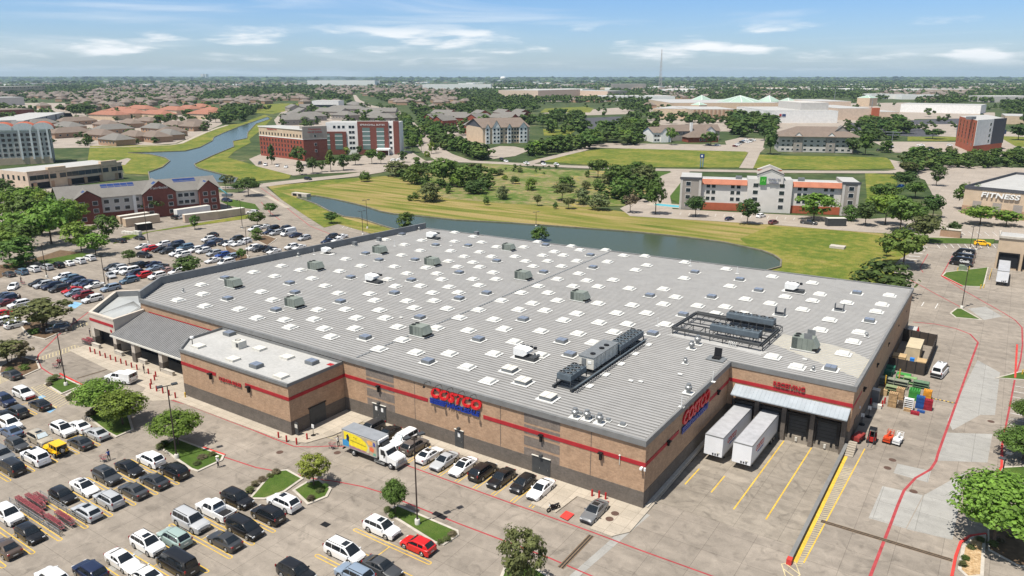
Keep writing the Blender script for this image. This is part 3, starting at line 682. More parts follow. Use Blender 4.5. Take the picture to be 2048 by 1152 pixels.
# weathered sandy stain beside the big unit
sheet_ = MB(); sheet_.sheet([(-29.2,121.8),(-14.2,113.5),(-14.0,122.5),(-18,126),(-28.6,127.8)], RZ+.012)
sub(sheet_, 'roof_patch', M('sandy_roof_coating', (.40,.375,.31), .85, .14, .35, sc2=1.5), RO, WH)
sheet_ = MB(); sheet_.sheet([(-45.5,116.2),(-29,115.2),(-28.4,117.2),(-44,117.9)], RZ+.012); sub(sheet_, 'roof_patch', K['whiteroof'], RO, WH)
# red stripe, grey block panels, joints
for q in ((-84.0,FY-.06,5.85,-66.6,FY,6.4), (-56.5,FY-.06,5.85,EX,FY,6.4), (EX,FY-.06,5.85,EX+.06,88.4,6.4), (EX,100.6,5.85,EX+.06,IY-.06,6.4), (EX+.06,IY-.06,6.2,EX2,IY,6.75), (EX2,IY-.06,5.85,EX2+.06,171,6.35), (-138.6,FY-.05,7.0,-114.6,FY,7.2)):
    b = MB(); b.box(*q, bottom=True); wb(b, 'red_stripe', K['stripe'], WH)
for x0, x1 in ((-79.1, -73.3), (-49.7, -44.1)):
    b = MB()
    for z0, z1 in ((2.36,3.5), (3.85,5.2), (5.55,5.85), (6.5,6.9), (7.2,8.66)): b.box(x0, FY-.02, z0, x1, FY, z1)
    wb(b, 'grey_block_panel', K['brick_grey'], WH)
for x in (-69.2, -39.5, -53.6): b = MB(); b.box(x-.04, FY-.022, 2.36, x+.04, FY-.001, 8.66); wb(b, 'control_joint', K['brick_dark'], WH)
# doors
def door(root, x0, x1, y, z1, leaves=1, sign=True):
    b = MB(); b.box(x0-.12, y-.10, 0, x1+.12, y-.02, z1+.12, 0, bottom=True); d = wb(b, 'door', K['darkgrey'], root)
    b = MB(); b.box(x0-.2, y-.2, z1+.12, x1+.2, y-.02, z1+.2); sub(b, 'drip_cap', K['offwhite'], d, root)
    wd_ = (x1-x0)/leaves
    for k in range(leaves):
        c_ = x0+wd_*(k+.5)
        if sign:
            b = MB(); b.box(c_-.22, y-.125, z1-.95, c_+.22, y-.105, z1-.3, bottom=True); sub(b, 'notice', K['white'], d, root)
        b = MB(); b.tube((c_+wd_*.36, y-.18, 1.0), (c_+wd_*.36, y-.18, 1.25), .03); sub(b, 'handle', K['steel'], d, root)
    b = MB(); b.box((x0+x1)/2-.2, y-.45, z1+.3, (x0+x1)/2+.2, y-.02, z1+.6, bottom=True); wb(b, 'door_light', K['darkgrey'], root)
door(WH, -77.8, -75.3, FY, 2.75, 2); door(WH, -61.5, -60.2, FY, 2.75); door(WH, -48.2, -45.6, FY, 2.6, 2, False)
def walllight(x, y, z, nx=0, ny=-1, root=WH):
    b = MB()
    if ny: b.box(x-.16, y-.34, z-.75, x+.16, y-.04, z+.12, bottom=True); b.box(x-.3, y-.5, z+.12, x+.3, y-.04, z+.3, bottom=True)
    else: b.box(x+.04, y-.16, z-.4, x+.34, y+.16, z+.1, bottom=True); b.box(x+.04, y-.3, z+.1, x+.5, y+.3, z+.3, bottom=True)
    wb(b, 'wall_light', K['black'], root)
for x in (-76.4, -46.9, -38.0): walllight(x, FY-.06, 5.9)
for y in (84.5, 104.0): walllight(EX, y, 6.2, 1, 0)
for y in (118, 130, 142, 154, 165): walllight(EX2, y, 6.0, 1, 0)
b = MB(); b.box(EX-.5, FY-.6, 5.6, EX-.2, FY-.05, 5.85, bottom=True); b.tube((EX+.1, FY-.3, 5.5), (EX+.1, FY-.3, 5.9), .14); wb(b, 'security_camera', K['white'], WH)
b = MB(); b.tube((-35.4, FY-.12, 6.4), (-35.4, FY-.12, 5.2), .05); b.lathe((-35.4,FY-.12,6.4), [(.02,0),(.16,.1),(.02,.3)], 8); wb(b, 'wall_vent', K['offwhite'], WH)
# wall signs: red italic letters over blue bars and blue letters
def logo(root, O, X, wd, name='wall_sign'):
    X = Vector(X); O = Vector(O); U = Vector((0,0,1)); k = wd/9.4
    b = MB(); put_text(b, 'COSTCO', 2.15*k, O+U*(.72*k)+X*(.12*k), X, width=9.2*k, ext=.12, shear=.28, bold=.075*k); s = wb(b, name, M('sign_red', (.62,.02,.025), .4, .06, 1), root)
    b = MB()
    for j in range(3):
        z = -.18-j*.30; x0, x1 = -4.7+.0*j, -1.55-.12*j
        Nn = X.cross(U)
        pts = [O+X*(x0*k)+U*(z*k), O+X*(x1*k)+U*(z*k), O+X*((x1-.07)*k)+U*((z-.23)*k), O+X*((x0-.05)*k)+U*((z-.23)*k)]
        q = [p+Nn*.1 for p in pts]; b.poly(q)
        for i in range(4): b.poly([pts[i], pts[(i+1)%4], q[(i+1)%4], q[i]])
    put_text(b, 'WHOLESALE', .98*k, O+X*(1.45*k)-U*(.62*k), X, width=5.95*k, ext=.1, shear=.25, bold=.05*k)
    sub(b, 'blue_lettering', M('sign_blue', (.015,.04,.26), .4, .06, 1), s, root)
    return s
logo(WH, (-61.4, FY-.14, 6.95), (1,0,0), 9.3)
logo(WH, (EX+.14, 94.6, 6.5), (0,1,0), 10.6)
for k in range(5):
    x = -65.8+k*2.06; b = MB(); b.path([(x,FY-.05,8.75),(x,FY-.5,9.5),(x+.0,FY-1.5,9.6),(x,FY-1.8,9.2)], .035, 5); b.tube((x,FY-1.8,9.25),(x,FY-1.72,8.98),.06,.22,8); wb(b, 'sign_lamp', K['black'], WH)
b = MB(); put_text(b, 'RECEIVING', 1.0, (-22.85, IY-.18, 7.35), (1,0,0), width=4.6, ext=.1, bold=.02); wb(b, 'receiving_sign', K['stripe'], WH)
# dock: canopy, piers, doors, dock leveller bumpers
b = MB(); b.mesh([(-30.9,IY,5.95),(-14.1,IY,5.95),(-14.1,107.2,4.95),(-30.9,107.2,4.95),(-30.9,107.2,4.8),(-14.1,107.2,4.8),(-14.1,IY,5.5),(-30.9,IY,5.5)], [(3,2,1,0),(4,5,2,3),(4,7,6,5),(7,4,3,0),(5,6,1,2)])
cn = wb(b, 'dock_canopy', M('pale_canopy_metal', (.33,.37,.40), .45, .1, .6, spec=.4), WH)
b = MB()
for k in range(29):
    x = -30.75+k*.59; b.mesh([(x-.03,IY,6.0),(x+.03,IY,6.0),(x+.03,107.2,5.0),(x-.03,107.2,5.0)], [(0,1,2,3)])
    b.mesh([(x-.03,IY,5.95),(x-.03,IY,6.0),(x-.03,107.2,5.0),(x-.03,107.2,4.95)], [(0,1,2,3)]); b.mesh([(x+.03,IY,5.95),(x+.03,IY,6.0),(x+.03,107.2,5.0),(x+.03,107.2,4.95)], [(3,2,1,0)])
sub(b, 'canopy_seam', cn.data.materials[0], cn, WH)
for x in (-29.2, -25.1, -21.0, -16.9):
    b = MB(); b.box(x-1.35, IY-.08, 0, x+1.35, IY-.035, 3.1); d = wb(b, 'dock_door', K['darkgrey'], WH)
    b = MB()
    for k in range(5): b.box(x-1.35, IY-.095, .55+k*.55, x+1.35, IY-.081, .6+k*.55, bottom=True)
    sub(b, 'panel_seam', K['black'], d, WH)
    b = MB(); b.box(x-1.85, IY-.55, -.1, x-1.4, IY-.04, 3.6, bottom=True); b.box(x+1.4, IY-.55, -.1, x+1.85, IY-.04, 3.6, bottom=True); b.box(x-1.4, IY-.55, 3.15, x+1.4, IY-.04, 3.6, bottom=True); wb(b, 'dock_seal', K['black'], WH)
    b = MB(); b.box(x-1.0, IY-.35, -.6, x-.7, IY-.04, -.05, bottom=True); b.box(x+.7, IY-.35, -.6, x+1.0, IY-.04, -.05, bottom=True); b.box(x-.15,IY-.5,-.95,x+.15,IY-.04,-.35, 1, bottom=True); wb(b, 'dock_bumper', [K['black'], K['offwhite']], WH)
for x in (-27.15, -23.05, -18.95, -14.6):
    b = MB(); b.box(x-.32, IY-.75, -1.3, x+.32, IY-.035, 4.9); wb(b, 'dock_pier', K['brick_dark'], WH)
b = MB(); b.box(-31.9, IY-.3, -1.3, -13.95, IY-.034, -.2); wb(b, 'dock_base', K['concrete_dock'], WH)
# side wall door and notice
b = MB(); b.box(EX2, 112.6, 0, EX2+.08, 115.0, 3.0); d = wb(b, 'door', K['black'], WH)
b = MB(); b.box(EX2+.03, 116.3, 3.4, EX2+.2, 116.6, 3.7, bottom=True); wb(b, 'security_camera', K['white'], WH)
# ---------- annex (liquor shop) with its white roof
AX = [(-110.9,66.4),(-84.1,66.4),(-84.1,77.45),(-114.6,77.45),(-114.6,70.4)]
b = MB(); ringwall(b, AX, 0, 8.45); an = wb(b, 'annex', K['brick_tan'] if False else K['brick'], WH)
b = MB(); ringwall(b, offset(AX,.03), 0, 2.35); sub(b, 'wainscot', K['brick_dark'], an, WH)
b = MB(); b.sheet(offset(AX,-.1), 8.05); sub(b, 'white_roof', K['whiteroof'], an, WH)
b = MB(); b.wallstrip(AX, .36, 8.0, 8.5, 0, True); sub(b, 'coping', K['coping'], an, WH)
for q in ((-110.9,66.34,5.75,-101.5,66.39,6.3), (-94.2,66.34,5.75,-84.1,66.39,6.3), (-84.1,66.34,5.75,-84.04,77.44,6.3)): b = MB(); b.box(*q, bottom=True); sub(b, 'red_stripe', K['stripe'], an, WH)
b = MB(); put_text(b, 'LIQUOR SALES', .8, (-97.85, 66.25, 5.62), (1,0,0), width=5.5, ext=.06, bold=.012); sub(b, 'liquor_sign', K['stripe'], an, WH)
for x in (-102.8, -93.2):
    b = MB(); b.box(x-.16, 66.0, 5.0, x+.16, 66.36, 5.85, bottom=True); b.box(x-.35, 65.8, 5.85, x+.35, 66.34, 6.05, bottom=True); sub(b, 'wall_light', K['black'], an, WH)
b = MB(); b.box(-84.09, 70.0, 0, -83.98, 73.2, 3.1); b.box(-84.09,69.8,3.1,-83.95,73.4,3.25,1); sub(b, 'roller_door', [K['darkgrey'], K['black']], an, WH)
b = MB(); b.box(-83.9, 66.9, 0, -83.2, 67.0, 2.2); b.box(-83.88, 66.87, 1.3, -83.3, 66.9, 1.9, 1, bottom=True); sub(b, 'door', [K['darkgrey'], K['offwhite']], an, WH)
def annex_curb(px, py, kind):
    x, y = P(px, py, 8.2); b = MB()
    if kind == 'flat': b.box(x-1.0, y-.8, 8.05, x+1.0, y+.8, 8.4, 0); sub(b, 'roof_curb', K['offwhite'], an, WH)
    else:
        b.box(x-.9, y-.75, 8.05, x+.9, y+.75, 8.6, 0); b.box(x-.8, y-.65, 8.6, x-.03, y+.65, 8.68, 1); b.box(x+.03, y-.65, 8.6, x+.8, y+.65, 8.68, 1); sub(b, 'roof_hatch', [K['midgrey'], K['hatchglass']], an, WH)
K['hatchglass'] = Mglass('blue_grey_hatch_glass', (.19,.22,.28), .2, .6)
for px, py, k in ((397,692,'flat'),(459,668,'h'),(466,718,'flat'),(513,732,'h'),(519,697,'flat'),(524,713,'flat'),(574,714,'flat'),(624,725,'h'),(562,752,'flat')):
    if (px,py) not in ((524,713),): annex_curb(px, py, k)
x, y = P(479, 692, 8.3); b = MB(); b.box(x-.9,y-.8,8.05,x+.9,y+.8,9.3,0); b.box(x+.2,y-.84,8.4,x+.8,y-.8,9.1,1,bottom=True); b.lathe((x-.3,y,9.3),[(.45,0),(.5,.06),(.4,.08)],10,1); sub(b, 'air_conditioner', [K['offwhite'], K['darkgrey']], an, WH)
x, y = P(385, 688, 8.3); b = MB(); b.tube((x,y,8.05),(x,y,9.3),.07); b.lathe((x,y,9.2),[(.05,0),(.35,.2),(.3,.45),(.02,.55)],10,1); sub(b, 'roof_vent', [K['black'], K['white']], an, WH)
x, y = P(662, 729, 8.1); b = MB(); b.box(x-.6,y-.4,8.06,x+.6,y+.4,8.12); sub(b, 'red_mat', K['stripe'], an, WH)
# ---------- entrance canopy: cream corner block, sloping metal roof, columns
ent = MB(); ent.mesh([(-140.2,77.4,7.0),(-110.95,77.4,7.0),(-110.95,70.2,4.15),(-140.2,70.2,4.15),(-140.2,70.2,3.85),(-110.95,70.2,3.85),(-110.95,77.4,6.6),(-140.2,77.4,6.6)], [(3,2,1,0),(4,5,2,3),(4,7,6,5)])
ent_o = wb(ent, 'entrance_canopy', M('canopy_metal', (.20,.20,.20), .5, .1, .5), WH)
b = MB(); x = -139.9
while x < -115.3:
    ye = 70.2
    b.mesh([(x-.06,77.4,7.06),(x+.06,77.4,7.06),(x+.06,ye,4.21),(x-.06,ye,4.21)], [(3,2,1,0)]); b.mesh([(x+.06,77.4,7.0),(x+.06,77.4,7.06),(x+.06,ye,4.21),(x+.06,ye,4.15)], [(0,1,2,3)]); b.mesh([(x-.06,77.4,7.0),(x-.06,77.4,7.06),(x-.06,ye,4.21),(x-.06,ye,4.15)], [(3,2,1,0)])
    x += .55
sub(b, 'canopy_seam', K['seam_ribshade'], ent_o, WH)
b = MB(); b.box(-140.2, 70.05, 3.8, -114.7, 70.25, 4.12, bottom=True); sub(b, 'gutter', K['offwhite'], ent_o, WH)
for x in (-132.9, -124.0, -116.4):
    b = MB(); b.box(x-.55, 70.3, 1.9, x+.55, 71.4, 3.85, 0); b.box(x-.6, 70.25, 0, x+.6, 71.45, 1.9, 1); sub(b, 'column', [K['cream'], K['brick_dark']], ent_o, WH)
b = MB(); b.box(-140.0, 74.6, .05, -111.0, 74.8, 4.3, 0); sub(b, 'shopfront', K['dark'], ent_o, WH)
b = MB()
for x in np.arange(-139, -112, 2.2): b.box(x, 74.45, .06, x+.08, 74.58, 3.6, 0)
sub(b, 'shopfront_mullion', K['darkgrey'], ent_o, WH)
# corner portico
PT = [(-149.2,71.2),(-140.3,71.2),(-139.9,77.4),(-141.2,77.5),(-148.4,86.6),(-156.0,80.5),(-152.6,75.6)]
po = MB()
zt = [6.95, 6.95, 7.5, 7.9, 8.2, 8.0, 7.4]
n = len(PT)
for i in (1, 2, 3, 4, 5, 6):
    a, c_ = PT[i], PT[(i+1)%n]; lo = 0 if i in (1,6,5) else 3
    if i == 2 or i == 3: continue
    po.mesh([(a[0],a[1],lo),(c_[0],c_[1],lo),(c_[0],c_[1],zt[(i+1)%n]),(a[0],a[1],zt[i])], [(0,1,2,3)])
# front face with its opening
po.mesh([(-149.2,71.2,3.7),(-140.3,71.2,3.7),(-140.3,71.2,6.95),(-149.2,71.2,6.95)], [(0,1,2,3)]); po.box(-149.2,71.2,1.8,-148.2,72.2,3.7); po.box(-141.4,71.2,1.8,-140.3,72.2,3.7)
port = wb(po, 'portico', K['cream'], WH)
b = MB(); b.box(-149.25,71.15,0,-148.15,72.25,1.8); b.box(-141.45,71.15,0,-140.25,72.25,1.8); sub(b, 'pier_base', K['brick_dark'], port, WH)
b = MB(); b.poly([(-148.2,72.6,0.06),(-141.4,72.6,.06),(-141.4,72.6,3.7),(-148.2,72.6,3.7)]); sub(b, 'entrance_opening', K['dark'], port, WH)
b = MB()
for i in (1, 4, 5, 6, 0):
    a, c_ = Vector(PT[i]+(zt[i],)), Vector(PT[(i+1)%n]+(zt[(i+1)%n],)); d = (c_-a); t = Vector((-d.y,d.x,0)).normalized()*.55
    b.mesh([a-t*.1, c_-t*.1, c_+t, a+t], [(0,1,2,3)]); b.mesh([a+t, c_+t, c_+t-Vector((0,0,1.3)), a+t-Vector((0,0,1.3))], [(0,1,2,3)], 1)
    b.mesh([a-t*.1, c_-t*.1, c_-t*.1-Vector((0,0,.35)), a-t*.1-Vector((0,0,.35))], [(3,2,1,0)])
sub(b, 'parapet_cap', [K['cream'], K['parapet_in']], port, WH)
b = MB(); hip = (-146.0, 80.3, 8.1)
base = [(x,y,z-1.2) for (x,y),z in zip(PT, zt)]; base = [tuple(Vector(p)*.96+Vector((-147,78,6))*.04) for p in base]
RT = [(base[0],base[1],(-141.2,77.4,7.7),(-147.2,79.4,7.4)), (base[1],base[2],(-141.2,77.4,7.7)), ((-147.2,79.4,7.4),(-141.2,77.4,7.7),(-148.2,86.2,7.4)), (base[0],(-147.2,79.4,7.4),base[5],base[6]), (base[5],(-147.2,79.4,7.4),base[4])]
for f_ in RT: b.poly(f_)
prf = sub(b, 'portico_roof', M('pale_standing_seam_roof', (.36,.37,.36), .45, .1, .5), port, WH)
b = MB()
for k in range(12):
    t = (k+.5)/12; a = Vector(base[0]).lerp(Vector(base[1]), t); c_ = Vector((-147.2,79.4,7.4)).lerp(Vector((-141.2,77.4,7.7)), t); u = Vector((.05,0,0)); h = Vector((0,0,.07))
    b.mesh([a-u+h, a+u+h, c_+u+h, c_-u+h], [(0,1,2,3)]); b.mesh([a+u, c_+u, c_+u+h, a+u+h], [(0,1,2,3)]); b.mesh([a-u, c_-u, c_-u+h, a-u+h], [(3,2,1,0)])
sub(b, 'roof_seam', K['seam_ribshade'], port, WH)
b = MB(); b.box(-149.22,71.13,5.2,-140.6,71.19,5.75,bottom=True); b.box(-149.27,71.2,5.2,-149.2,71.6,5.75,bottom=True); b.lathe((-141.6,71.13,4.3),[(.01,0),(.32,0),(.32,.06)],10,0,'y'); sub(b, 'red_stripe', K['stripe'], port, WH)
# ---------- roof equipment
Z2 = lambda x, y: (512+x/4, 400+y/4); Z3 = lambda x, y: (1024+x/4, 400+y/4); Z4 = lambda x, y: (1536+x/4, 400+y/4); Z1 = lambda x, y: (x/4, 400+y/4)
Z2b = lambda x, y: (512+x/4, 620+y/4); Z3b = lambda x, y: (1024+x/4, 620+y/4); Z4b = lambda x, y: (1536+x/4, 620+y/4)
dome = [Z2(*q) for q in ((1590,258),(1740,290),(1325,322),(1588,330),(1805,336),(1188,355),(1035,315),(1925,373),(1315,402),(1558,405),(1790,414),(1665,450),(1885,450),(1165,440),(720,470),(1540,488),(1735,497),(205,525),(840,525),(1108,530),(1360,540),(1612,533),(1790,533),(355,558),(670,567),(1210,585),(1448,586),(1898,577),(150,607),(450,625),(1055,632),(1485,633),(1735,631),(1922,631),(1118,687),(1315,684),(553,684),(1545,693),(1785,680),(660,743),(910,748),(1412,740),(1620,738),(45,732),(135,796),(952,800),(1210,805),(1425,803),(1965,801),(495,875),(718,872),(988,878),(1265,860),(1530,866),(1780,876),(10,940),(230,955),(465,950),(805,940),(1035,940),(1628,938),(1905,953),(275,1012),(545,1025),(790,1024),(1135,1012),(1445,1020),(1700,1040),(1985,1027),(600,1090),(1170,1115))]
dome += [Z2b(*q) for q in ((985,307),(1280,335),(1550,343),(1905,345),(1690,450),(1860,563))]
dome += [Z3(*q) for q in ((95,375),(205,333),(475,367),(545,397),(340,411),(748,398),(245,442),(412,440),(893,442),(1065,446),(25,450),(110,487),(285,487),(520,485),(765,492),(1383,496),(170,528),(397,528),(1080,520),(990,557),(1715,550),(535,587),(365,630),(600,642),(810,637),(1378,623),(210,687),(490,687),(690,690),(940,705),(1213,709),(1745,687),(75,740),(290,740),(1310,774),(1870,790),(365,801),(165,824),(690,824),(962,838),(1213,829),(1487,843),(1708,851),(55,874),(265,880),(520,905),(838,902),(1078,902),(413,958),(697,977),(925,989),(1230,990),(1630,905),(1855,905),(232,1045),(530,1065),(815,1053))]
dome += [Z3b(*q) for q in ((650,258),(230,355),(20,250))]
dome += [Z4(*q) for q in ((35,610),(355,660),(418,750),(140,772),(358,802),(975,760),(633,818),(20,825),(915,832),(870,890),(278,873),(495,955),(735,1055),(420,1035),(683,1130))]+[Z4b(*q) for q in ((605,345),(235,450),(40,370))]
dome += [Z1(*q) for q in ((1612,675),(1625,750),(1425,797),(1640,845),(1915,870),(2030,575))]
pts = sorted((P(x, y, RZ+.25) for x, y in dome), key=lambda p: p[0]**2+p[1]**2)
def dome_mb(b, x=0., y=0., z=0.):
    b.box(x-1.22, y-1.1, z+.08, x+1.22, y+1.1, z+.14, 0)
    b.box(x-.86, y-.78, z+.14, x+.86, y+.78, z+.36, 0)
    n = len(b.v); prof = [(1.0,.36),(.95,.45),(.72,.54),(.35,.60)]
    for s, h in prof: b.v += [(x-.86*s,y-.78*s,z+h),(x+.86*s,y-.78*s,z+h),(x+.86*s,y+.78*s,z+h),(x-.86*s,y+.78*s,z+h)]
    for k in range(3):
        for i in range(4): b.f.append((n+k*4+i, n+k*4+(i+1)%4, n+k*4+4+(i+1)%4, n+k*4+4+i)); b.m.append(1)
    b.f.append((n+12,n+13,n+14,n+15)); b.m.append(1)
K['dome'] = M('milky_skylight_plastic', (.64,.63,.58), .45, .05, 1.0)
dm = [K['offwhite'] if False else M('white_flashing', (.62,.615,.585), .6, .1, 1.2), K['dome']]
b = MB(); dome_mb(b); proto = b.build('skylight', dm, WH)
for i, (x, y) in enumerate(pts[:98]):
    o = proto if i == 0 else proto.copy()
    if i: col.objects.link(o)
    o.location = Vector((x, y, RZ))-WH.location
b = MB()
for x, y in pts[98:]: dome_mb(b, x, y, RZ)
tag(wb(b, 'rear_skylights', dm, WH), kind='stuff')
hat = [Z2(*q) for q in ((1168,272),(1437,358),(1697,362),(877,425),(985,477),(1272,475),(1925,485),(1625,577),(757,615),(1243,637),(270,660),(312,737),(1108,740),(1845,740),(675,808),(160,875),(1310,935),(875,1095),(1780,1108),(1625,783))]+[Z2b(1375,405)]
hat += [Z3(*q) for q in ((268,358),(627,438),(648,535),(253,573),(1463,573),(1823,632),(1103,760),(1597,770),(90,950),(1370,912),(1125,1063),(1973,718))]+[Z3b(398,243),Z3b(465,350)]+[Z4(712,738),Z4(812,960),Z4b(502,460),Z1(1800,620),Z1(1822,785)]
b = MB(); b.box(-1.2,-1.1,.08,1.2,1.1,.13,0); b.box(-.82,-.75,.13,.82,.75,.62,1); b.box(-.76,-.69,.62,-.02,.69,.68,2); b.box(.02,-.69,.62,.76,.69,.68,2)
proto = b.build('roof_hatch', [dm[0], K['midgrey'], K['hatchglass']], WH)
for i, q in enumerate(hat):
    x, y = P(q[0], q[1], RZ+.4); o = proto if i == 0 else proto.copy()
    if i: col.objects.link(o)
    o.location = Vector((x, y, RZ))-WH.location
b = MB(); b.box(-1.4,-1.3,.08,1.4,1.3,.13,0); b.box(-.95,-.9,.13,.95,.9,.6,1); b.box(-1.0,-.95,.6,-.03,.95,.68,2); b.box(.03,-.95,.6,1.0,.95,.68,2)
proto = b.build('white_roof_curb', [dm[0], K['midgrey'], K['offwhite']], WH)
for i, q in enumerate((Z3b(90,565), Z3b(290,690), Z2b(2030,470))):
    x, y = P(q[0], q[1], RZ+.4); o = proto if i == 0 else proto.copy()
    if i: col.objects.link(o)
    o.location = Vector((x, y, RZ))-WH.location
# packaged rooftop units: cabinet > hood, fans
def rtu(px, py, s=1.0, guard=False, rz=0.):
    x, y = P(px, py, RZ+.9); r = Vector((x, y, RZ))-WH.location
    b = MB(); b.box(-1.9*s,-1.15*s,.1,1.5*s,1.15*s,.25,2); b.box(-1.75*s,-1.05*s,.25,1.05*s,1.05*s,1.95*s,0)
    b.box(-1.76*s,-1.07*s,.35,-1.0*s,-1.05*s,1.85*s,1,bottom=True)
    for k in (-.35,.35): b.box(k*s-.02,-1.062*s,.3,k*s+.02,-1.05*s,1.9*s,1)
    u = b.build('rooftop_unit', [K['hvac'], K['hvac_d'], dm[0]], WH, loc=r)
    b = MB(); x0, x1 = 1.05*s, 1.75*s
    b.mesh([(x0,-1.0*s,1.9*s),(x0,1.0*s,1.9*s),(x1,1.0*s,.75*s),(x1,-1.0*s,.75*s),(x0,-1.0*s,.6*s),(x0,1.0*s,.6*s)], [(0,3,2,1),(0,4,3),(1,2,5),(4,5,2,3)]); b.box(x0,-.95*s,.3,x1-.1,.95*s,.55*s,1)
    b.build('intake_hood', [K['hvac'], K['black']], u)
    for k, yy in ((-1.25,.5),(-1.25,-.5)):
        b = MB(); b.lathe((k*s,yy*s,1.95*s),[(.42*s,0),(.42*s,.1),(.36*s,.1),(.34*s,.02),(.02,.02)],12,0,ms=[0,0,1,1]); b.build('condenser_fan', [K['hvac_d'], K['black']], u)
    if guard:
        b = MB()
        for yy in (-1.0,1.0): b.box(-.2*s, yy*s-.03, 1.95*s, .9*s, yy*s+.03, 2.75*s)
        b.build('side_shield', K['midgrey'], u)
for q, s in ((Z2(482,530),1),(Z2(995,402),1),(Z2(1415,496),1),(Z2(312,822),1),(Z2(2025,378),.9),(Z2(1322,1048),1),(Z3(95,605),1),(Z3(550,772),1),(Z1(1872,668),1)): rtu(*q, s)
rtu(*Z4b(305,275), 1.15, True)
# make-up air units: dark base, white hooded cabinet, row of black fans behind
def mau(px, py, s=1., base=True):
    x, y = P(px, py, RZ+.9); r = Vector((x, y, RZ))-WH.location
    b = MB(); b.box(-2.2*s,-1.1*s,.08,2.4*s,1.1*s,.16,1)
    if base: b.box(-1.5*s,-.75*s,.16,2.1*s,.75*s,.75*s,0)
    else: b.box(-1.0*s,-.6*s,.16,1.0*s,.6*s,.45*s,0)
    u = b.build('air_handler', [K['darkgrey'], dm[0]], WH, loc=r)
    b = MB(); z0, z1 = .75*s, 1.9*s
    b.box(-1.6*s,-.95*s,z0,.2*s,.95*s,z1,0); b.mesh([(.2*s,-.95*s,z1),(.9*s,-.95*s,z1-.25*s),(.9*s,-.95*s,z0+.5*s),(.2*s,-.95*s,z0),(.2*s,.95*s,z1),(.9*s,.95*s,z1-.25*s),(.9*s,.95*s,z0+.5*s),(.2*s,.95*s,z0)], [(0,3,2,1),(4,5,6,7),(0,1,5,4),(1,2,6,5),(2,3,7,6)])
    b.build('white_hood', K['white'], u)
    b = MB()
    for k in range(4): b.lathe((-1.1*s+k*.75*s,1.15*s,1.55*s),[(.3*s,0),(.3*s,.35*s),(.02,.35*s)],8,0)
    b.build('condenser_fan', K['black'], u)
mau(*Z2(940,632)); mau(*Z2(1415,290)); mau(*Z4(205,705)); mau(*Z3b(105,350)); mau(*Z2(570,405), .85, False)
def smallbox(px, py, lx, ly, h, k, name='exhaust_box', open_=False):
    x, y = P(px, py, RZ+h/2); r = Vector((x, y, RZ))-WH.location; b = MB(); b.box(-lx*.75,-ly*.75,.08,lx*.75,ly*.75,.13,1)
    if open_:
        b.box(-lx/2,-ly/2,.13,lx/2,ly/2,h*.45,0); b.box(-lx/2,-ly/2,h*.45,-lx/2+.06,ly/2,h*1.6,0); b.box(lx/2-.06,-ly/2,h*.45,lx/2,ly/2,h*1.6,0); b.box(-lx*.35,-ly*.4,h*.45,lx*.35,ly*.4,h*.55,2)
    else: b.box(-lx/2,-ly/2,.13,lx/2,ly/2,h,0); b.box(-lx*.55,-ly*.55,h,lx*.55,ly*.55,h+.08,0)
    b.build(name, [K[k], dm[0], K['black']], WH, loc=r)
for q in (Z2(790,352), Z2(985,318), Z2(1765,268)): smallbox(*q, 1.1, 1.0, 1.0, 'midgrey')
smallbox(*Z4(570,870), 1.6, 1.2, .95, 'midgrey', 'vent_enclosure', True); smallbox(*Z4(97,905), 1.7, 1.3, 1.0, 'midgrey', 'vent_enclosure', True)
def vent(px, py, s=1., name='mushroom_vent'):
    x, y = P(px, py, RZ+.5*s); r = Vector((x, y, RZ))-WH.location; b = MB(); b.box(-.7*s,-.6*s,.08,.7*s,.6*s,.14,1)
    b.lathe((0,0,.14),[(.28*s,0),(.28*s,.45*s),(.46*s,.5*s),(.46*s,.85*s),(.3*s,1.0*s),(.3*s,1.25*s),(.02,1.25*s)],10,0); b.build(name, [K['steel'], dm[0]], WH, smooth=40, loc=r)
for q, s in ((Z3b(505,835),1.05),(Z3b(600,850),1.05),(Z3b(702,880),1.05),(Z3b(1437,290),1.1),(Z3b(1485,250),1.2),(Z3b(1387,415),.75),(Z3b(1412,640),1.1),(Z2(1305,232),.8),(Z1(1465,728),.6),(Z4b(362,475),.6),(Z4b(790,205),.6),(Z2(340,440),.8)): vent(*q, s)
for q, s in ((Z3b(550,830),.35),(Z3b(645,858),.35),(Z3b(770,880),.4),(Z3b(885,915),.5)):
    x, y = P(*q, RZ+.2); b = MB(); b.box(x-s,y-s,RZ+.08,x+s,y+s,RZ+.12,1); b.box(x-s*.6,y-s*.6,RZ+.12,x+s*.6,y+s*.6,RZ+.45,0); wb(b, 'small_curb', [K['steel'], dm[0]], WH)
for q in (Z2(1108,340), Z2(1562,335), Z3(1425,500), Z3(1800,560), Z3b(1165,100), Z2(465,410), Z3b(1605,545), Z3b(1355,748)):
    x, y = P(q[0], q[1]+8, RZ); b = MB(); b.box(x-.4,y-.3,RZ+.08,x+.4,y+.3,RZ+.12,1); b.tube((x,y,RZ+.12),(x,y,RZ+1.7),.045,n=5); wb(b, 'vent_pipe', [K['white'], dm[0]], WH)
for q in (Z3b(950,572), Z3b(1030,578), Z3b(1345,520), Z2(1160,945), Z4b(295,400)):
    x, y = P(*q, RZ); b = MB(); b.box(x-.35,y-.25,RZ+.08,x+.35,y+.25,RZ+.2); wb(b, 'pipe_boot', dm[0], WH)
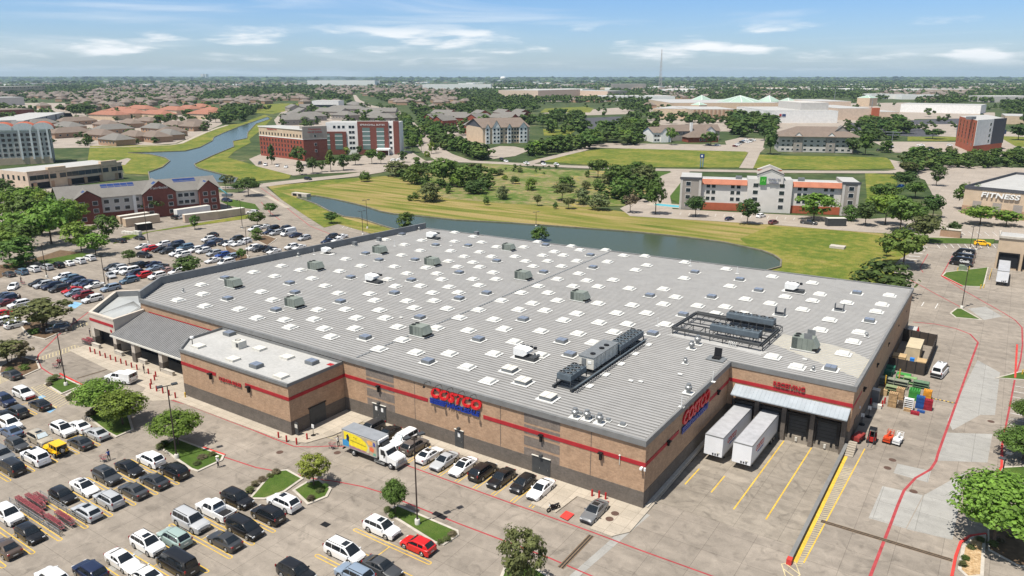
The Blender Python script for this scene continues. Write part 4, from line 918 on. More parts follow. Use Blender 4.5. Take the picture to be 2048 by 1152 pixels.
x, y = P(*Z3b(1635,395), RZ); b = MB(); b.box(x-1.4,y-1.1,RZ+.08,x+1.4,y+1.1,RZ+.16,0); b.box(x-.6,y-.5,RZ+.16,x+.6,y+.5,RZ+.4,1); b.mesh([(x-.6,y+.5,RZ+.4),(x+.6,y+.5,RZ+.4),(x+.6,y+.75,RZ+1.7),(x-.6,y+.75,RZ+1.7),(x-.6,y+.58,RZ+.4),(x+.6,y+.58,RZ+.4),(x+.6,y+.83,RZ+1.7),(x-.6,y+.83,RZ+1.7)], [(0,1,2,3),(7,6,5,4),(3,2,6,7),(0,3,7,4),(1,5,6,2)], 1); wb(b, 'access_hatch', [K['midgrey'], K['black']], WH)
# refrigeration condensers on steel rails
def condenser(cx, cy, lx, ly, z0, h, nx, ny, legs, name='condenser', flare=True):
    r = Vector((cx, cy, 0))-WH.location; b = MB()
    b.box(-lx/2,-ly/2,z0,lx/2,ly/2,z0+h,0,bottom=True); b.box(-lx/2-.02,-ly/2-.02,z0+h*.08,lx/2+.02,ly/2+.02,z0+h*.12,1); b.box(-lx/2-.02,-ly/2-.02,z0,lx/2+.02,ly/2+.02,z0+h*.05,1)
    c_ = b.build(name, [K['condenser'], K['darkgrey']], WH, loc=r)
    for i in range(nx):
        for j in range(ny):
            x, y = -lx/2+(i+.5)*lx/nx, -ly/2+(j+.5)*ly/ny; s = min(lx/nx, ly/ny)*.42
            b = MB(); b.lathe((x,y,z0+h),[(s*1.08,0),(s,.2),(s*.92,.2),(s*.9,.03),(.02,.03)],12,0,ms=[0,0,1,1])
            for k in range(4):
                a = k*math.pi/2+.3; b.tube((x,y,z0+h+.09),(x+s*.85*math.cos(a),y+s*.85*math.sin(a),z0+h+.07),.04,.1,4,2)
            b.build('condenser_fan', [K['condenser'], K['black'], K['midgrey']], c_)
    b = MB()
    for i in range(legs+1):
        for sgn in (-1,1):
            if ly > lx: b.box(sgn*lx/2-.06, -ly/2+i*ly/legs-.06, RZ+.55, sgn*lx/2+.06, -ly/2+i*ly/legs+.06, z0)
            else: b.box(-lx/2+i*lx/legs-.06, sgn*ly/2-.06, RZ+.55, -lx/2+i*lx/legs+.06, sgn*ly/2+.06, z0)
    b.build('support_leg', K['darkgrey'], c_)
    return c_
condenser(-48.6, 88.5, 2.3, 4.7, RZ+1.2, .9, 2, 4, 2); condenser(-48.1, 105.6, 2.3, 8.8, RZ+1.2, .9, 2, 7, 4)
b = MB(); b.box(-49.9,93.0,RZ+.75,-47.4,101.1,RZ+2.6,0); b.box(-50.0,92.9,RZ+2.6,-47.3,101.2,RZ+2.68,1)
for y in np.arange(94, 101, 1.35): b.box(-47.41,y,RZ+.8,-47.38,y+.04,RZ+2.55,2,bottom=True)
b.box(-48.4,92.95,RZ+1.6,-47.8,93.0,RZ+2.0,3,bottom=True); b.box(-49.4,92.9,RZ+.9,-48.7,93.0,RZ+2.3,1)
cab = wb(b, 'compressor_house', [K['offwhite'], K['midgrey'], K['darkgrey'], K['white']], WH)
for y in (94.4, 97.3, 98.9): b = MB(); b.lathe((-48.3,y,RZ+2.68),[(.4,0),(.42,.15),(.3,.17),(.02,.1)],10); sub(b, 'roof_fan', K['black'], cab, WH)
b = MB()
for x in (-49.8, -46.9): b.box(x-.15, 85.2, RZ+.2, x+.15, 110.6, RZ+.55)
for y in np.arange(86, 110, 3.4): b.box(-50.0,y,RZ+.08,-46.7,y+.25,RZ+.2)
for y in np.arange(88, 109, 5.2): b.box(-46.4,y,RZ+.08,-45.3,y+1.4,RZ+.16,1)
wb(b, 'support_rail', [K['darkgrey'], dm[0]], WH)
b = MB()
for k, x in enumerate((-46.55, -46.3)): b.tube((x,85.4,RZ+.75+.15*k),(x,110,RZ+.75+.15*k),.09,n=6)
wb(b, 'refrigerant_pipe', K['condenser'], WH)
for cx, cy in ((-34.3,127.4),(-34.5,119.4)): condenser(cx, cy, 8.2, 2.0, RZ+1.45, .95, 6, 1, 6)
b = MB()
rk = [(-44.9,117.2),(-29.6,116.6),(-29.3,126.6),(-44.5,127.2)]
for i in range(4):
    a, c_ = rk[i], rk[(i+1)%4]
    for z in (.95, 1.2):
        for off in (0,.35): b.tube((a[0]+(off if i%2 else 0),a[1]+(0 if i%2 else off),RZ+z),(c_[0]+(off if i%2 else 0),c_[1]+(0 if i%2 else off),RZ+z),.1,n=5)
for y in (117.0, 121.0, 124.6, 129.0):
    b.box(-44.6, y-.08, RZ+.8, -29.4, y+.08, RZ+1.0)
for x in np.arange(-44.6, -29, 2.2):
    for y in (117.0, 121.0, 124.6, 129.0): b.box(x-.06,y-.06,RZ+.08,x+.06,y+.06,RZ+.9); 
    for y in (117.0, 124.6): b.tube((x,y,RZ+.95),(x,y+4.2,RZ+.95),.07,n=4)
wb(b, 'condenser_frame', K['darkgrey'], WH)
b = MB()
for k in range(5): x = -34.5+k*.28; b.path([(x,116.3,RZ+.1),(x,116.3,RZ+.7),(x,116.9,RZ+.9)], .06, 5)
wb(b, 'white_pipework', dm[0], WH)
# ------------------------------------------------------------------ vehicles
m, nt, b_, N2, L2 = _mat('car_paint'); oi = N2('ShaderNodeObjectInfo'); L2(oi.outputs['Color'], b_.inputs['Base Color']); b_.inputs['Roughness'].default_value = .32; b_.inputs['Specular IOR Level'].default_value = .45; b_.inputs['Coat Weight'].default_value = .6; b_.inputs['Coat Roughness'].default_value = .06
K['paint'] = m
K['carglass'] = Mglass('car_glass', (.012,.016,.02), .06, .6)
K['trim'] = M('black_trim', (.018,.018,.02), .6, .1, 2)
K['tyre'] = M('tyre_rubber', (.02,.02,.021), .85, .1, 3)
K['rim'] = M('alloy_rim', (.36,.37,.38), .35, .1, 4, metal=.6)
K['lamp'] = Mglass('headlight_glass', (.62,.64,.66), .12, .6)
K['taillamp'] = Mglass('taillight_glass', (.26,.012,.014), .15, .6)
K['shade'] = M('silver_sunshade', (.55,.62,.64), .4, .1, 3)
def lerp_prof(prof, x):
    if x <= prof[0][0]: return prof[0][1]
    for (x0,y0),(x1,y1) in zip(prof, prof[1:]):
        if x <= x1: return y0+(y1-y0)*(x-x0)/(x1-x0)
    return prof[-1][1]
CT = {  # length, width, height, belt profile (x -> z), cabin (front base, roof front, roof rear, rear base), wheel r, wheelbase, clearance
 'sedan': (4.8,1.84,1.45, [(-2.4,.86),(-2.3,.97),(-1.75,1.0),(-.9,.95),(.9,.92),(1.2,.86),(2.2,.72),(2.4,.55)], (1.05,.15,-.95,-1.85), .33, 2.8, .2),
 'hatch': (4.3,1.8,1.48, [(-2.15,.8),(-2.1,.98),(-1.5,1.0),(.9,.93),(1.2,.88),(1.95,.74),(2.15,.55)], (1.1,.25,-1.45,-2.05), .33, 2.62, .2),
 'wagon': (4.75,1.84,1.5, [(-2.37,.8),(-2.3,.98),(-1.5,.98),(.9,.93),(1.2,.88),(2.15,.74),(2.37,.55)], (1.1,.2,-1.75,-2.25), .33, 2.75, .2),
 'suv': (4.75,1.92,1.72, [(-2.37,.8),(-2.32,1.1),(-1.5,1.1),(.9,1.07),(1.15,1.03),(2.1,.94),(2.32,.8),(2.37,.6)], (1.2,.45,-1.7,-2.28), .37, 2.75, .24),
 'bigsuv': (5.35,2.03,1.92, [(-2.67,.85),(-2.62,1.18),(-1.5,1.18),(1.1,1.17),(1.3,1.14),(2.4,1.06),(2.62,.9),(2.67,.6)], (1.4,.7,-2.2,-2.6), .41, 3.1, .28),
 'minivan': (5.15,1.98,1.76, [(-2.57,.85),(-2.52,1.06),(-1.5,1.06),(1.3,1.03),(1.6,.98),(2.4,.82),(2.57,.6)], (1.75,.75,-2.0,-2.5), .36, 3.05, .2),
 'pickup': (5.9,2.03,1.93, [(-2.95,.7),(-2.9,.72),(-.95,.72),(-.9,1.2),(1.2,1.2),(1.4,1.17),(2.6,1.08),(2.88,.9),(2.95,.6)], (1.45,.75,-.55,-.85), .42, 3.6, .3),
 'van': (5.6,2.05,2.15, [(-2.8,.8),(-2.78,1.2),(-1.5,1.2),(1.8,1.2),(2.0,1.15),(2.6,.98),(2.8,.65)], (2.1,1.35,-2.62,-2.78), .38, 3.4, .22),
 'cargo': (5.95,2.08,2.55, [(-2.97,.8),(-2.95,1.3),(-1.5,1.3),(2.0,1.3),(2.2,1.24),(2.75,1.0),(2.97,.65)], (2.3,1.4,-2.85,-2.95), .38, 3.7, .25),
}
def car_shape(kind):
    Lc, W, H, belt, cab, wr, wbase, clr = CT[kind]; hw = W/2
    zb = lambda x: lerp_prof(belt, x)
    fx, rx = wbase/2+.05, -wbase/2+.05
    def low(x):
        z = clr
        for c in (fx, rx):
            d = abs(x-c); r = wr*1.2
            if d < r: z = max(z, wr+math.sqrt(max(0, r*r-d*d))*.95-.02)
        return z
    def wid(x):
        t = abs(x)/(Lc/2); return hw*(1-.16*max(0, (t-.72)/.28)**2)
    xs = sorted(set([round(-Lc/2+Lc*i/26, 3) for i in range(27)]+[round(c+s*wr*1.2*f, 3) for c in (fx,rx) for s in (-1,1) for f in (1.0,.86,.5)]+[b[0] for b in belt]))
    body = MB(); rows = []
    for x in xs:
        w_, zl, zt = wid(x), low(x), zb(x)
        zl = min(zl, zt-.12); zm = (zl+zt)/2+.05
        half = [(w_*.9, zl), (w_*.985, zl+.02), (w_, min(zm, zt-.08)), (w_*.965, zt-.06), (w_*.88, zt), (w_*.45, zt+.022), (0, zt+.03)]
        rows.append([(x,-y,z) for y, z in half]+[(x,y,z) for y, z in reversed(half[:-1])])
    n = len(rows[0]); vs = [p for r in rows for p in r]; fs = []
    for i in range(len(rows)-1):
        for j in range(n-1): fs.append((i*n+j, i*n+j+1, (i+1)*n+j+1, (i+1)*n+j))
    fs += [tuple(range(n)), tuple(reversed(range((len(rows)-1)*n, len(rows)*n)))]
    body.mesh(vs, [tuple(reversed(f)) for f in fs], 0)
    # dark underbody and wheel wells
    body.box(-Lc/2+.15, -hw*.86, clr-.02, Lc/2-.15, hw*.86, .62, 1)
    # cabin shell
    xa, xb, xc, xd = cab
    prof = [(xd, 0.), (xd+(xc-xd)*.5, .56), (xc, .93), (xc+.25, .985), ((xb+xc)/2, 1.0), (xb-.15, .99), (xb, .95), (xb+(xa-xb)*.5, .53), (xa, 0.)]
    def zr(x):
        z0 = zb(x); return z0+(H-z0)*lerp_prof(prof, x)
    cx = [xd+(xa-xd)*i/18 for i in range(19)]
    crow = []
    def half_at(x):
        z0, z1 = zb(x)-.01, max(zr(x), zb(x)+.002); h = (z1-z0)/(H-1.0 if H > 1.3 else .45); h = min(1, (z1-z0)/(H-z0))
        wb_ = wid(x)*.9; wt = wb_*(1-.20*h)
        return z0, z1, wb_, wt, h
    for x in cx:
        z0, z1, wb_, wt, h = half_at(x)
        half = [(wb_, z0), (wt+.02, z1-.07*h), (wt-.07, z1-.012*h), (wt*.5, z1+.012*h), (0, z1+.018*h)]
        crow.append([(x,-y,z) for y, z in half]+[(x,y,z) for y, z in reversed(half[:-1])])
    n = len(crow[0]); vs = [p for r in crow for p in r]; fs = [(i*n+j, (i+1)*n+j, (i+1)*n+j+1, i*n+j+1) for i in range(len(crow)-1) for j in range(n-1)]
    body.mesh(vs, fs, 0)
    # bumper / grille / sills trim
    zbump = zb(Lc/2)*.95
    body.box(Lc/2-.06, -hw*.52, .42, Lc/2+.012, hw*.52, zbump, 1); body.box(Lc/2-.1,-hw*.8,clr+.02,Lc/2+.02,hw*.8,.38,1); body.box(-Lc/2-.02,-hw*.8,clr+.02,-Lc/2+.1,hw*.8,.4,1)
    body.box(-Lc/2-.025, -.26, .52 if kind not in ('suv','bigsuv','van','cargo') else .7, -Lc/2+.02, .26, .64 if kind not in ('suv','bigsuv','van','cargo') else .82, 2)
    for s in (-1,1):   # mirrors
        body.box(xa-.35, s*hw*.9-(.0 if s > 0 else .2), zb(xa)+.06, xa-.2, s*hw*.9+(.2 if s > 0 else 0), zb(xa)+.2, 0 if kind not in ('van','cargo') else 1, bottom=True)
    parts = {}
    # glass
    def patch(x0, x1, f, lift=.014, nx=4, ny=4):
        g = MB(); n0 = []
        for i in range(nx+1):
            x = x0+(x1-x0)*i/nx; z0, z1, wb_, wt, h = half_at(x); yw = (wt-.10)*f
            for j in range(ny+1):
                y = -yw+2*yw*j/ny; zz = z1+.012*h*(1-abs(y)/max(yw,.01))
                n0.append((x+(lift if x0 > 0 and x0 > x1-3 and x1 > xb else (-lift if x1 < xc+.01 else 0)), y, zz+lift))
        g.mesh(n0, [(i*(ny+1)+j, (i+1)*(ny+1)+j, (i+1)*(ny+1)+j+1, i*(ny+1)+j+1) for i in range(nx) for j in range(ny)])
        return g
    parts['windshield'] = patch(xb+.02, xa-.06, 1.02)
    if kind not in ('cargo',): parts['rear_window'] = patch(xd+.10*(xc-xd)+.02, xc-.05*(xc-xd), 1.0)
    def side(s):
        g = MB()
        segs = [(xc+.12, (xb+xc)/2-.06), ((xb+xc)/2+.06, xa-.28)]
        if kind in ('suv','bigsuv','minivan','wagon'):
            L0, L1 = xd+.35, xb-.1+.45; d = (xa-.3-L0)/3
            segs = [(L0, L0+d*.8), (L0+d*.86, L0+d*1.95), (L0+d*2.02, xa-.3)]
        if kind in ('pickup',): segs = [(xc+.05, .08), (.16, xa-.28)]
        if kind == 'van': segs = [(-2.3,-1.1), (-1.0,.2), (.35, xa-.3)]
        if kind == 'cargo': segs = [(.95, xa-.3)]
        for x0, x1 in segs:
            lo, hi = [], []
            for i in range(7):
                x = x0+(x1-x0)*i/6; z0, z1, wb_, wt, h = half_at(x); zt = z1-.12*h-.02; zl = z0+.07
                if kind in ('van','cargo'): zl = max(zl, 1.28); zt = min(zt, 1.95)
                if zt-zl < .05: continue
                f0, f1 = (zl-z0)/(z1-z0), (zt-z0)/(z1-z0)
                lo.append((x, s*(wb_+(wt+.02-wb_)*f0+.016), zl)); hi.append((x, s*(wb_+(wt+.02-wb_)*f1+.016), zt))
            k = len(lo)
            if k > 1: g.mesh(lo+hi, [((i,i+1,k+i+1,k+i) if s < 0 else (i+1,i,k+i,k+i+1)) for i in range(k-1)])
        return g
    parts['side_windows'] = [side(-1), side(1)]
    wh = MB(); w2 = .11
    wh.lathe((0,0,0), [(.02,-.012),(wr*.62,-.02),(wr*.66,.0),(wr*.98,.01),(wr,.05),(wr,.22),(wr*.3,.22)], 16, 0, 'y', ms=[1,1,0,0,0,0])
    parts['wheel'] = wh
    parts['wheelpos'] = [(x, s*(hw+.005), wr, s) for x in (fx, rx) for s in (-1,1)]
    hl = []
    for s in (-1,1):
        z = zb(Lc/2-.12); g = MB(); y0, y1 = sorted((s*hw*.5, s*hw*.83)); g.box(Lc/2-.28, y0, z-.17, Lc/2-.005, y1, z-.015, 0, bottom=True); hl.append(g)
    parts['headlight'] = hl
    tl = []
    for s in (-1,1):
        z = zb(-Lc/2+.1) if kind != 'pickup' else 1.1; g = MB(); y0, y1 = sorted((s*hw*.6, s*hw*.87))
        if kind in ('suv','bigsuv','minivan','van','cargo'): y0, y1 = sorted((s*hw*.74, s*hw*.9)); g.box(-Lc/2-.005, y0, z-.16, -Lc/2+.1, y1, z+.12, 0, bottom=True)
        else: g.box(-Lc/2-.012, y0, z-.2, -Lc/2+.2, y1, z-.02, 0, bottom=True)
        tl.append(g)
    parts['taillight'] = tl
    if kind == 'pickup':
        for s in (-1,1): y0, y1 = sorted((s*hw*.86, s*hw*1.0)); body.box(-2.93, y0, .7, -.9, y1, 1.22, 0)
        body.box(-2.95,-hw*.9,.6,-2.87,hw*.9,1.2,0); body.box(-2.86,-hw*.85,.73,-.95,hw*.85,.76,1)
    if kind in ('suv','bigsuv','minivan'):
        g = MB()
        for s in (-1,1): g.box(xc, s*hw*.66-.02, H-.02, xb-.2, s*hw*.66+.02, H+.05, 0)
        parts['roof_rack'] = g
    sr = MB(); z0_ = H+.012; sr.box(xb-.85, -.42, H-.02, xb-.12, .42, H+.022, 0); parts['sunroof'] = sr
    parts['body'] = body; parts['dims'] = (Lc, W, H)
    return parts
PROTO = {}
def proto_car(kind, detail, sunroof=False, rack=False):
    key = (kind, detail, sunroof, rack)
    if key in PROTO: return PROTO[key]
    p = car_shape(kind); bm = [K['paint'], K['trim'], K['offwhite']]
    if detail:
        root = bpy.data.objects.new('parked_car', None); root.empty_display_size = .5; ch = []
        def add(mb, name, mats, loc=None, rz=0, smooth=None):
            o = mb.build(name, mats, None, smooth); col.objects.unlink(o); ch.append((o, loc, rz)); return o
        add(p['body'], 'body', bm, smooth=38)
        add(p['windshield'], 'windshield', K['carglass'])
        if 'rear_window' in p: add(p['rear_window'], 'rear_window', K['carglass'])
        for g in p['side_windows']: add(g, 'side_window', K['carglass'])
        wm = p['wheel'].build('wheel', [K['tyre'], K['rim']], None, 35); col.objects.unlink(wm)
        for x, y, z, s in p['wheelpos']: ch.append((wm, (x, y, z), math.pi if s > 0 else 0))
        for g in p['headlight']: add(g, 'headlight', K['lamp'])
        for g in p['taillight']: add(g, 'taillight', K['taillamp'])
        if sunroof: add(p['sunroof'], 'sunroof', K['carglass'])
        if rack and 'roof_rack' in p: add(p['roof_rack'], 'roof_rack', K['trim'])
        PROTO[key] = ch
    else:
        mb = MB(); mb.v, mb.f, mb.m = list(p['body'].v), list(p['body'].f), list(p['body'].m)
        def join(g, mi, loc=(0,0,0), flip=1):
            n = len(mb.v); mb.v += [(x+loc[0], y*flip+loc[1], z+loc[2]) for x, y, z in g.v]; mb.f += [tuple(i+n for i in f) for f in g.f]; mb.m += [mi if not isinstance(mi, list) else mi[q] for q in g.m]
        join(p['windshield'], 3)
        if 'rear_window' in p: join(p['rear_window'], 3)
        for g in p['side_windows']: join(g, 3)
        for x, y, z, s in p['wheelpos']: join(p['wheel'], [4,5], (x, y, z), -s)
        for g in p['headlight']: join(g, 6)
        for g in p['taillight']: join(g, 7)
        o = mb.build('parked_car', bm+[K['carglass'], K['tyre'], K['rim'], K['lamp'], K['taillamp']], None, 38); col.objects.unlink(o); PROTO[key] = o
    return PROTO[key]
COLS = {'white':(.80,.80,.79),'pearl':(.74,.73,.70),'silver':(.42,.43,.44),'grey':(.16,.165,.17),'dark grey':(.055,.057,.06),'charcoal':(.035,.037,.04),'black':(.010,.010,.011),'navy':(.012,.02,.055),'blue':(.02,.06,.25),'steel blue':(.10,.17,.24),'light blue':(.22,.28,.36),'slate blue':(.07,.10,.16),'red':(.55,.012,.012),'dark red':(.22,.012,.02),'maroon':(.12,.02,.025),'beige':(.42,.37,.29),'bronze':(.12,.105,.095),'brown':(.09,.065,.05),'mint':(.30,.39,.36),'yellow':(.85,.48,.01),'rose':(.35,.22,.19)}
NAMES = {'sedan':'parked_sedan','hatch':'parked_hatchback','wagon':'parked_station_wagon','suv':'parked_suv','bigsuv':'parked_large_suv','minivan':'parked_minivan','pickup':'parked_pickup','van':'parked_van','cargo':'parked_cargo_van'}
WORD = {'sedan':'sedan','hatch':'hatchback','wagon':'station wagon','suv':'SUV','bigsuv':'large SUV','minivan':'minivan','pickup':'pickup truck','van':'van','cargo':'cargo van'}
CARS = []
def car(px, py, kind, colour, hd, row, detail=None, sun=False, rack=False, note='', world=None):
    z = CT[kind][2]*.45
    x, y = world or P(px, py, z)
    if detail is None: detail = math.hypot(x, y) < 128
    pr_ = proto_car(kind, detail, sun, rack)
    rgb = COLS[colour]; j = random.uniform(.9, 1.08); c4 = tuple(min(.85, v*j) for v in rgb)+(1,)
    if detail:
        root = empty(NAMES[kind], (x, y, 0), R(hd)); root.color = c4
        for o, loc, rz in pr_:
            c_ = o.copy(); col.objects.link(c_); c_.parent = root; c_.color = c4
            if loc: c_.location = loc
            c_.rotation_euler = (0, 0, rz)
    else:
        root = pr_.copy(); root.name = NAMES[kind]; col.objects.link(root); root.location = (x, y, 0); root.rotation_euler = (0, 0, R(hd)); root.color = c4
    CARS.append(dict(o=root, x=x, y=y, k=kind, c=colour, row=row, note=note, hd=hd, px=px))
    return root
def zone(ox, oy, s, row, lst, default=None):
    for t in lst:
        x, y, kind, colour = t[:4]; hd = t[4] if len(t) > 4 and t[4] is not None else default; kw = t[5] if len(t) > 5 else {}
        kw = dict(kw); r = kw.pop('row', row)
        car(ox+x*s, oy+y*s, kind, colour, hd, r, **kw)
q = 'front car park'
Asun, Ark = dict(sun=True), dict(rack=True)
RA, RB, RC, RD, RW = 'double row beside the trolley bay', 'double row behind the dark van', 'bay in front of the grass island with lamp', 'double row with the yellow off-roader', 'row along the store front wall'
RE = 'double row by the striped hatching'
zone(0, 864, .25, RA, [(855,345,'suv','dark grey',0,dict(sun=True)),(1035,285,'sedan','black',0),(1205,212,'suv','white',180),(1395,305,'suv','black',180,Ark),(1235,385,'sedan','charcoal',180),(1065,462,'sedan','dark grey',180),(675,437,'sedan','white',0,Asun),(868,532,'suv','silver',180,Ark),(500,502,'hatch','black',0),(692,632,'wagon','silver',180,Asun),(65,652,'suv','white',0),(235,806,'hatch','black',0),(45,920,'sedan','brown',180)])
zone(0, 864, .25, RB, [(1525,702,'bigsuv','silver',0,Ark),(1722,612,'pickup','white',180),(1898,527,'suv','black',0),(1955,757,'minivan','black',0,Ark),(1797,862,'sedan','charcoal',180),(1393,838,'suv','mint',180,Ark),(1180,885,'suv','white',0,dict(sun=True,rack=True)),(980,1022,'sedan','white',0),(1418,1035,'van','black',180),(722,1110,'suv','navy',180),(1160,1140,'sedan','white',180),(420,1165,'suv','white',180),(960,1290,'suv','dark grey',0)])
zone(512, 864, .25, RB, [(95,652,'suv','black',180,Ark),(222,556,'suv','white',180,Asun)])
zone(512, 864, .25, RC, [(1005,757,'suv','white',0,Asun),(1295,897,'hatch','red',180),(708,945,'minivan','white',0,dict(sun=True,rack=True)),(1010,1080,'sedan','dark grey',0),(790,1130,'suv','light blue',180,Ark),(320,1115,'suv','black',0)])
zone(0, 860, .1172, RD, [(285,235,'hatch','dark grey',0),(680,130,'suv','beige',0,dict(sun=True,note='with a silver windscreen shade')),(600,440,'bigsuv','white',180,dict(sun=True)),(190,610,'minivan','black',180),(1370,205,'sedan','charcoal',180),(30,410,'suv','grey',0)])
zone(0, 740, .1172, RD, [(1070,1000,'suv','white',0,Asun),(1345,950,'sedan','white',180),(1650,1075,'sedan','silver',180)])
zone(0, 740, .1172, RE, [(400,385,'suv','white',0,dict(note='with a red bumper')),(680,580,'sedan','black',180),(290,700,'suv','charcoal',180),(80,505,'suv','navy',0),(40,775,'sedan','black',180),(170,905,'suv','white',0),(190,1045,'sedan','slate blue',180),(200,70,'sedan','charcoal',180)])
zone(512, 864, .25, RW, [(1268,105,'suv','bronze',90,Asun),(1388,177,'sedan','white',90,Asun),(1507,227,'sedan','silver',-90),(1658,272,'sedan','white',-90,Asun),(1815,305,'suv','black',90),(1962,362,'sedan','black',-90)])
zone(1024, 864, .25, RW, [(88,405,'hatch','black',-90),(232,452,'sedan','white',-90),(660,628,'sedan','grey',-90,Asun)])
zone(512, 620, .25, RW, [(920,942,'suv','charcoal',-90),(1050,990,'sedan','black',-90),(1180,1030,'bigsuv','white',-90,dict(note='with a silver windscreen shade'))])
H1, H2, H3 = 'row under the hedge trees', 'row facing the entrance drive', 'second row facing the entrance drive'
zone(0, 490, .1172, H1, [(150,492,'sedan','dark grey'),(370,452,'suv','steel blue'),(575,405,'suv','white'),(800,372,'suv','silver'),(990,337,'suv','black'),(1165,307,'sedan','white'),(1355,267,'suv','white'),(1525,217,'suv','white')], 180)
zone(0, 490, .1172, 'aisle by the hedge row', [(225,705,'hatch','white',-40,dict(note='driving'))])
zone(0, 490, .1172, H2, [(660,637,'sedan','black'),(745,670,'suv','silver'),(880,692,'suv','navy'),(1010,735,'suv','charcoal'),(1225,765,'sedan','red'),(1265,812,'hatch','light blue'),(1415,848,'suv','dark red'),(1580,912,'suv','white')], -90)
zone(0, 490, .1172, H3, [(1080,537,'suv','white'),(1200,567,'suv','steel blue'),(1290,603,'suv','navy'),(1400,637,'sedan','slate blue'),(1520,652,'sedan','navy'),(1615,688,'sedan','pearl'),(1885,725,'suv','light blue')], -90)
zone(0, 490, .1172, 'aisle by the lamp post', [(1890,512,'sedan','silver',-15,dict(note='driving'))])
CM = 'row beside the crape myrtle'
zone(0, 490, .1172, CM, [(325,1002,'suv','white',-90),(570,1030,'sedan','white',-90),(130,910,'suv','navy',-90),(60,862,'sedan','slate blue',-90),(80,985,'sedan','maroon',-90)])
zone(0, 590, .1172, CM, [(75,305,'hatch','red',90),(110,425,'suv','white',90),(285,492,'wagon','white',90)])
zone(0, 590, .1172, 'drive by the crape myrtle', [(1000,565,'suv','dark grey',-115,dict(note='driving'))])
J1, J2 = 'row before the round tree', 'row behind the round tree'
zone(190, 460, .1172, J1, [(300,632,'suv','charcoal'),(400,645,'suv','silver'),(440,690,'suv','white'),(590,690,'bigsuv','white'),(690,735,'suv','navy'),(815,768,'suv','red'),(580,850,'suv','steel blue'),(790,592,'pickup','black'),(985,582,'sedan','navy'),(1010,648,'sedan','light blue'),(1110,622,'sedan','dark grey'),(1215,685,'sedan','rose'),(1060,775,'suv','white'),(1400,705,'suv','white')], -90)
zone(190, 460, .1172, J2, [(820,277,'sedan','white'),(940,315,'suv','red'),(1165,237,'suv','white'),(1110,330,'sedan','black'),(1385,237,'bigsuv','navy'),(1350,285,'suv','black'),(1235,352,'suv','charcoal'),(1540,290,'bigsuv','steel blue'),(1720,328,'suv','white'),(1850,347,'suv','white'),(1400,390,'suv','white'),(1500,420,'suv','pearl')], -90)
zone(190, 460, .1172, 'edge of the long grass strip', [(435,178,'sedan','black',180),(755,128,'sedan','charcoal',180)])
zone(190, 460, .1172, 'aisle by the round tree', [(840,425,'suv','black',15,dict(note='driving'))])
L1_, L2_, L3_ = 'back rows below the grass strip', 'back rows by the white van', 'rows behind the store parapet'
zone(380, 420, .1172, L1_, [(390,412,'sedan','black',180),(315,490,'suv','white'),(435,517,'sedan','slate blue'),(315,592,'suv','navy'),(800,482,'suv','charcoal'),(600,557,'sedan','black'),(665,575,'hatch','white'),(820,572,'sedan','white'),(930,530,'suv','white'),(410,732,'suv','silver'),(555,762,'suv','blue'),(710,792,'suv','light blue'),(390,857,'sedan','white'),(620,880,'minivan','white')], -90)
zone(380, 420, .1172, L2_, [(1100,317,'suv','white'),(1255,282,'sedan','white'),(1420,302,'suv','black'),(1350,372,'sedan','navy'),(1465,385,'suv','silver'),(1620,307,'suv','charcoal'),(1680,375,'cargo','white'),(1800,425,'sedan','navy'),(1950,472,'suv','silver')], -90)
zone(380, 420, .1172, L3_, [(1080,637,'suv','white'),(1200,650,'pickup','dark grey'),(1360,672,'sedan','black'),(1430,702,'sedan','white'),(1730,622,'suv','white'),(1860,632,'sedan','white')], -90)
zone(520, 430, .1172, 'rows by the driveway corner', [(1230,362,'suv','black'),(1390,367,'sedan','white'),(1150,442,'sedan','navy'),(1310,422,'sedan','white')], -90)
FR = 'yard of the hotel with solar panels'
car(350, 434, 'suv', 'black', 170, FR); car(357, 434, 'sedan', 'silver', 170, FR); car(454, 400, 'suv', 'navy', 10, 'drive beside the solar hotel')
car(505, 424, 'suv', 'white', 200, 'corner bay by the driveway')
RR = 'road past the brick hotel'
car(616, 357, 'suv', 'black', 0, RR, note='driving'); car(508, 373, 'sedan', 'charcoal', 80, RR)
RF = 'road below the mown field'
for px, py, k, c_ in ((1053,326,'pickup','white'),(1086,324.5,'suv','black'),(1087.5,328,'sedan','white'),(1113,328.5,'suv','white'),(1003,318,'suv','charcoal'),(1012,322,'sedan','white')): car(px, py, k, c_, -35, RF)
BH = 'car park of the red brick hotel'
for px, py, k, c_, h in ((531,329,'suv','white',-50),(555,331,'sedan','white',-50),(572,333.5,'sedan','white',-50),(520,326,'suv','dark grey',-50),(788,320,'suv','white',20),(801,318,'sedan','white',20),(815,296,'suv','charcoal',60)): car(px, py, k, c_, h, BH)
GI = 'car park of the green sign inn'
car(1522, 431, 'suv', 'white', 75, GI); car(1459, 437, 'hatch', 'navy', 75, GI); car(1547, 444, 'suv', 'maroon', 75, GI); car(1618, 444, 'pickup', 'dark grey', -5, GI)
RT = 'car park beside the lodge'
for i in range(6): car(1470+4.5*i, 292-2.6*i, ('sedan','suv')[i%2], ('maroon','white','silver','black','light blue','white')[i], -30, RT)
for i in range(4): car(1494+4.0*i, 284-1.5*i, ('suv','pickup')[i%2], ('white','white','grey','white')[i], -30, RT)
car(1435, 290, 'suv', 'white', -5, RT); car(1417, 289, 'sedan', 'dark grey', -5, RT)
TW = 'car park before the red tower hotel'
for px, py, k, c_ in ((1768,287,'suv','white'),(1781,293,'minivan','white'),(1772,290,'sedan','navy'),(1842,290,'pickup','white'),(1862,296,'suv','black'),(1900,290,'suv','white'),(1858,301,'sedan','white'),(1760,300,'suv','black')): car(px, py, k, c_, 0, TW)
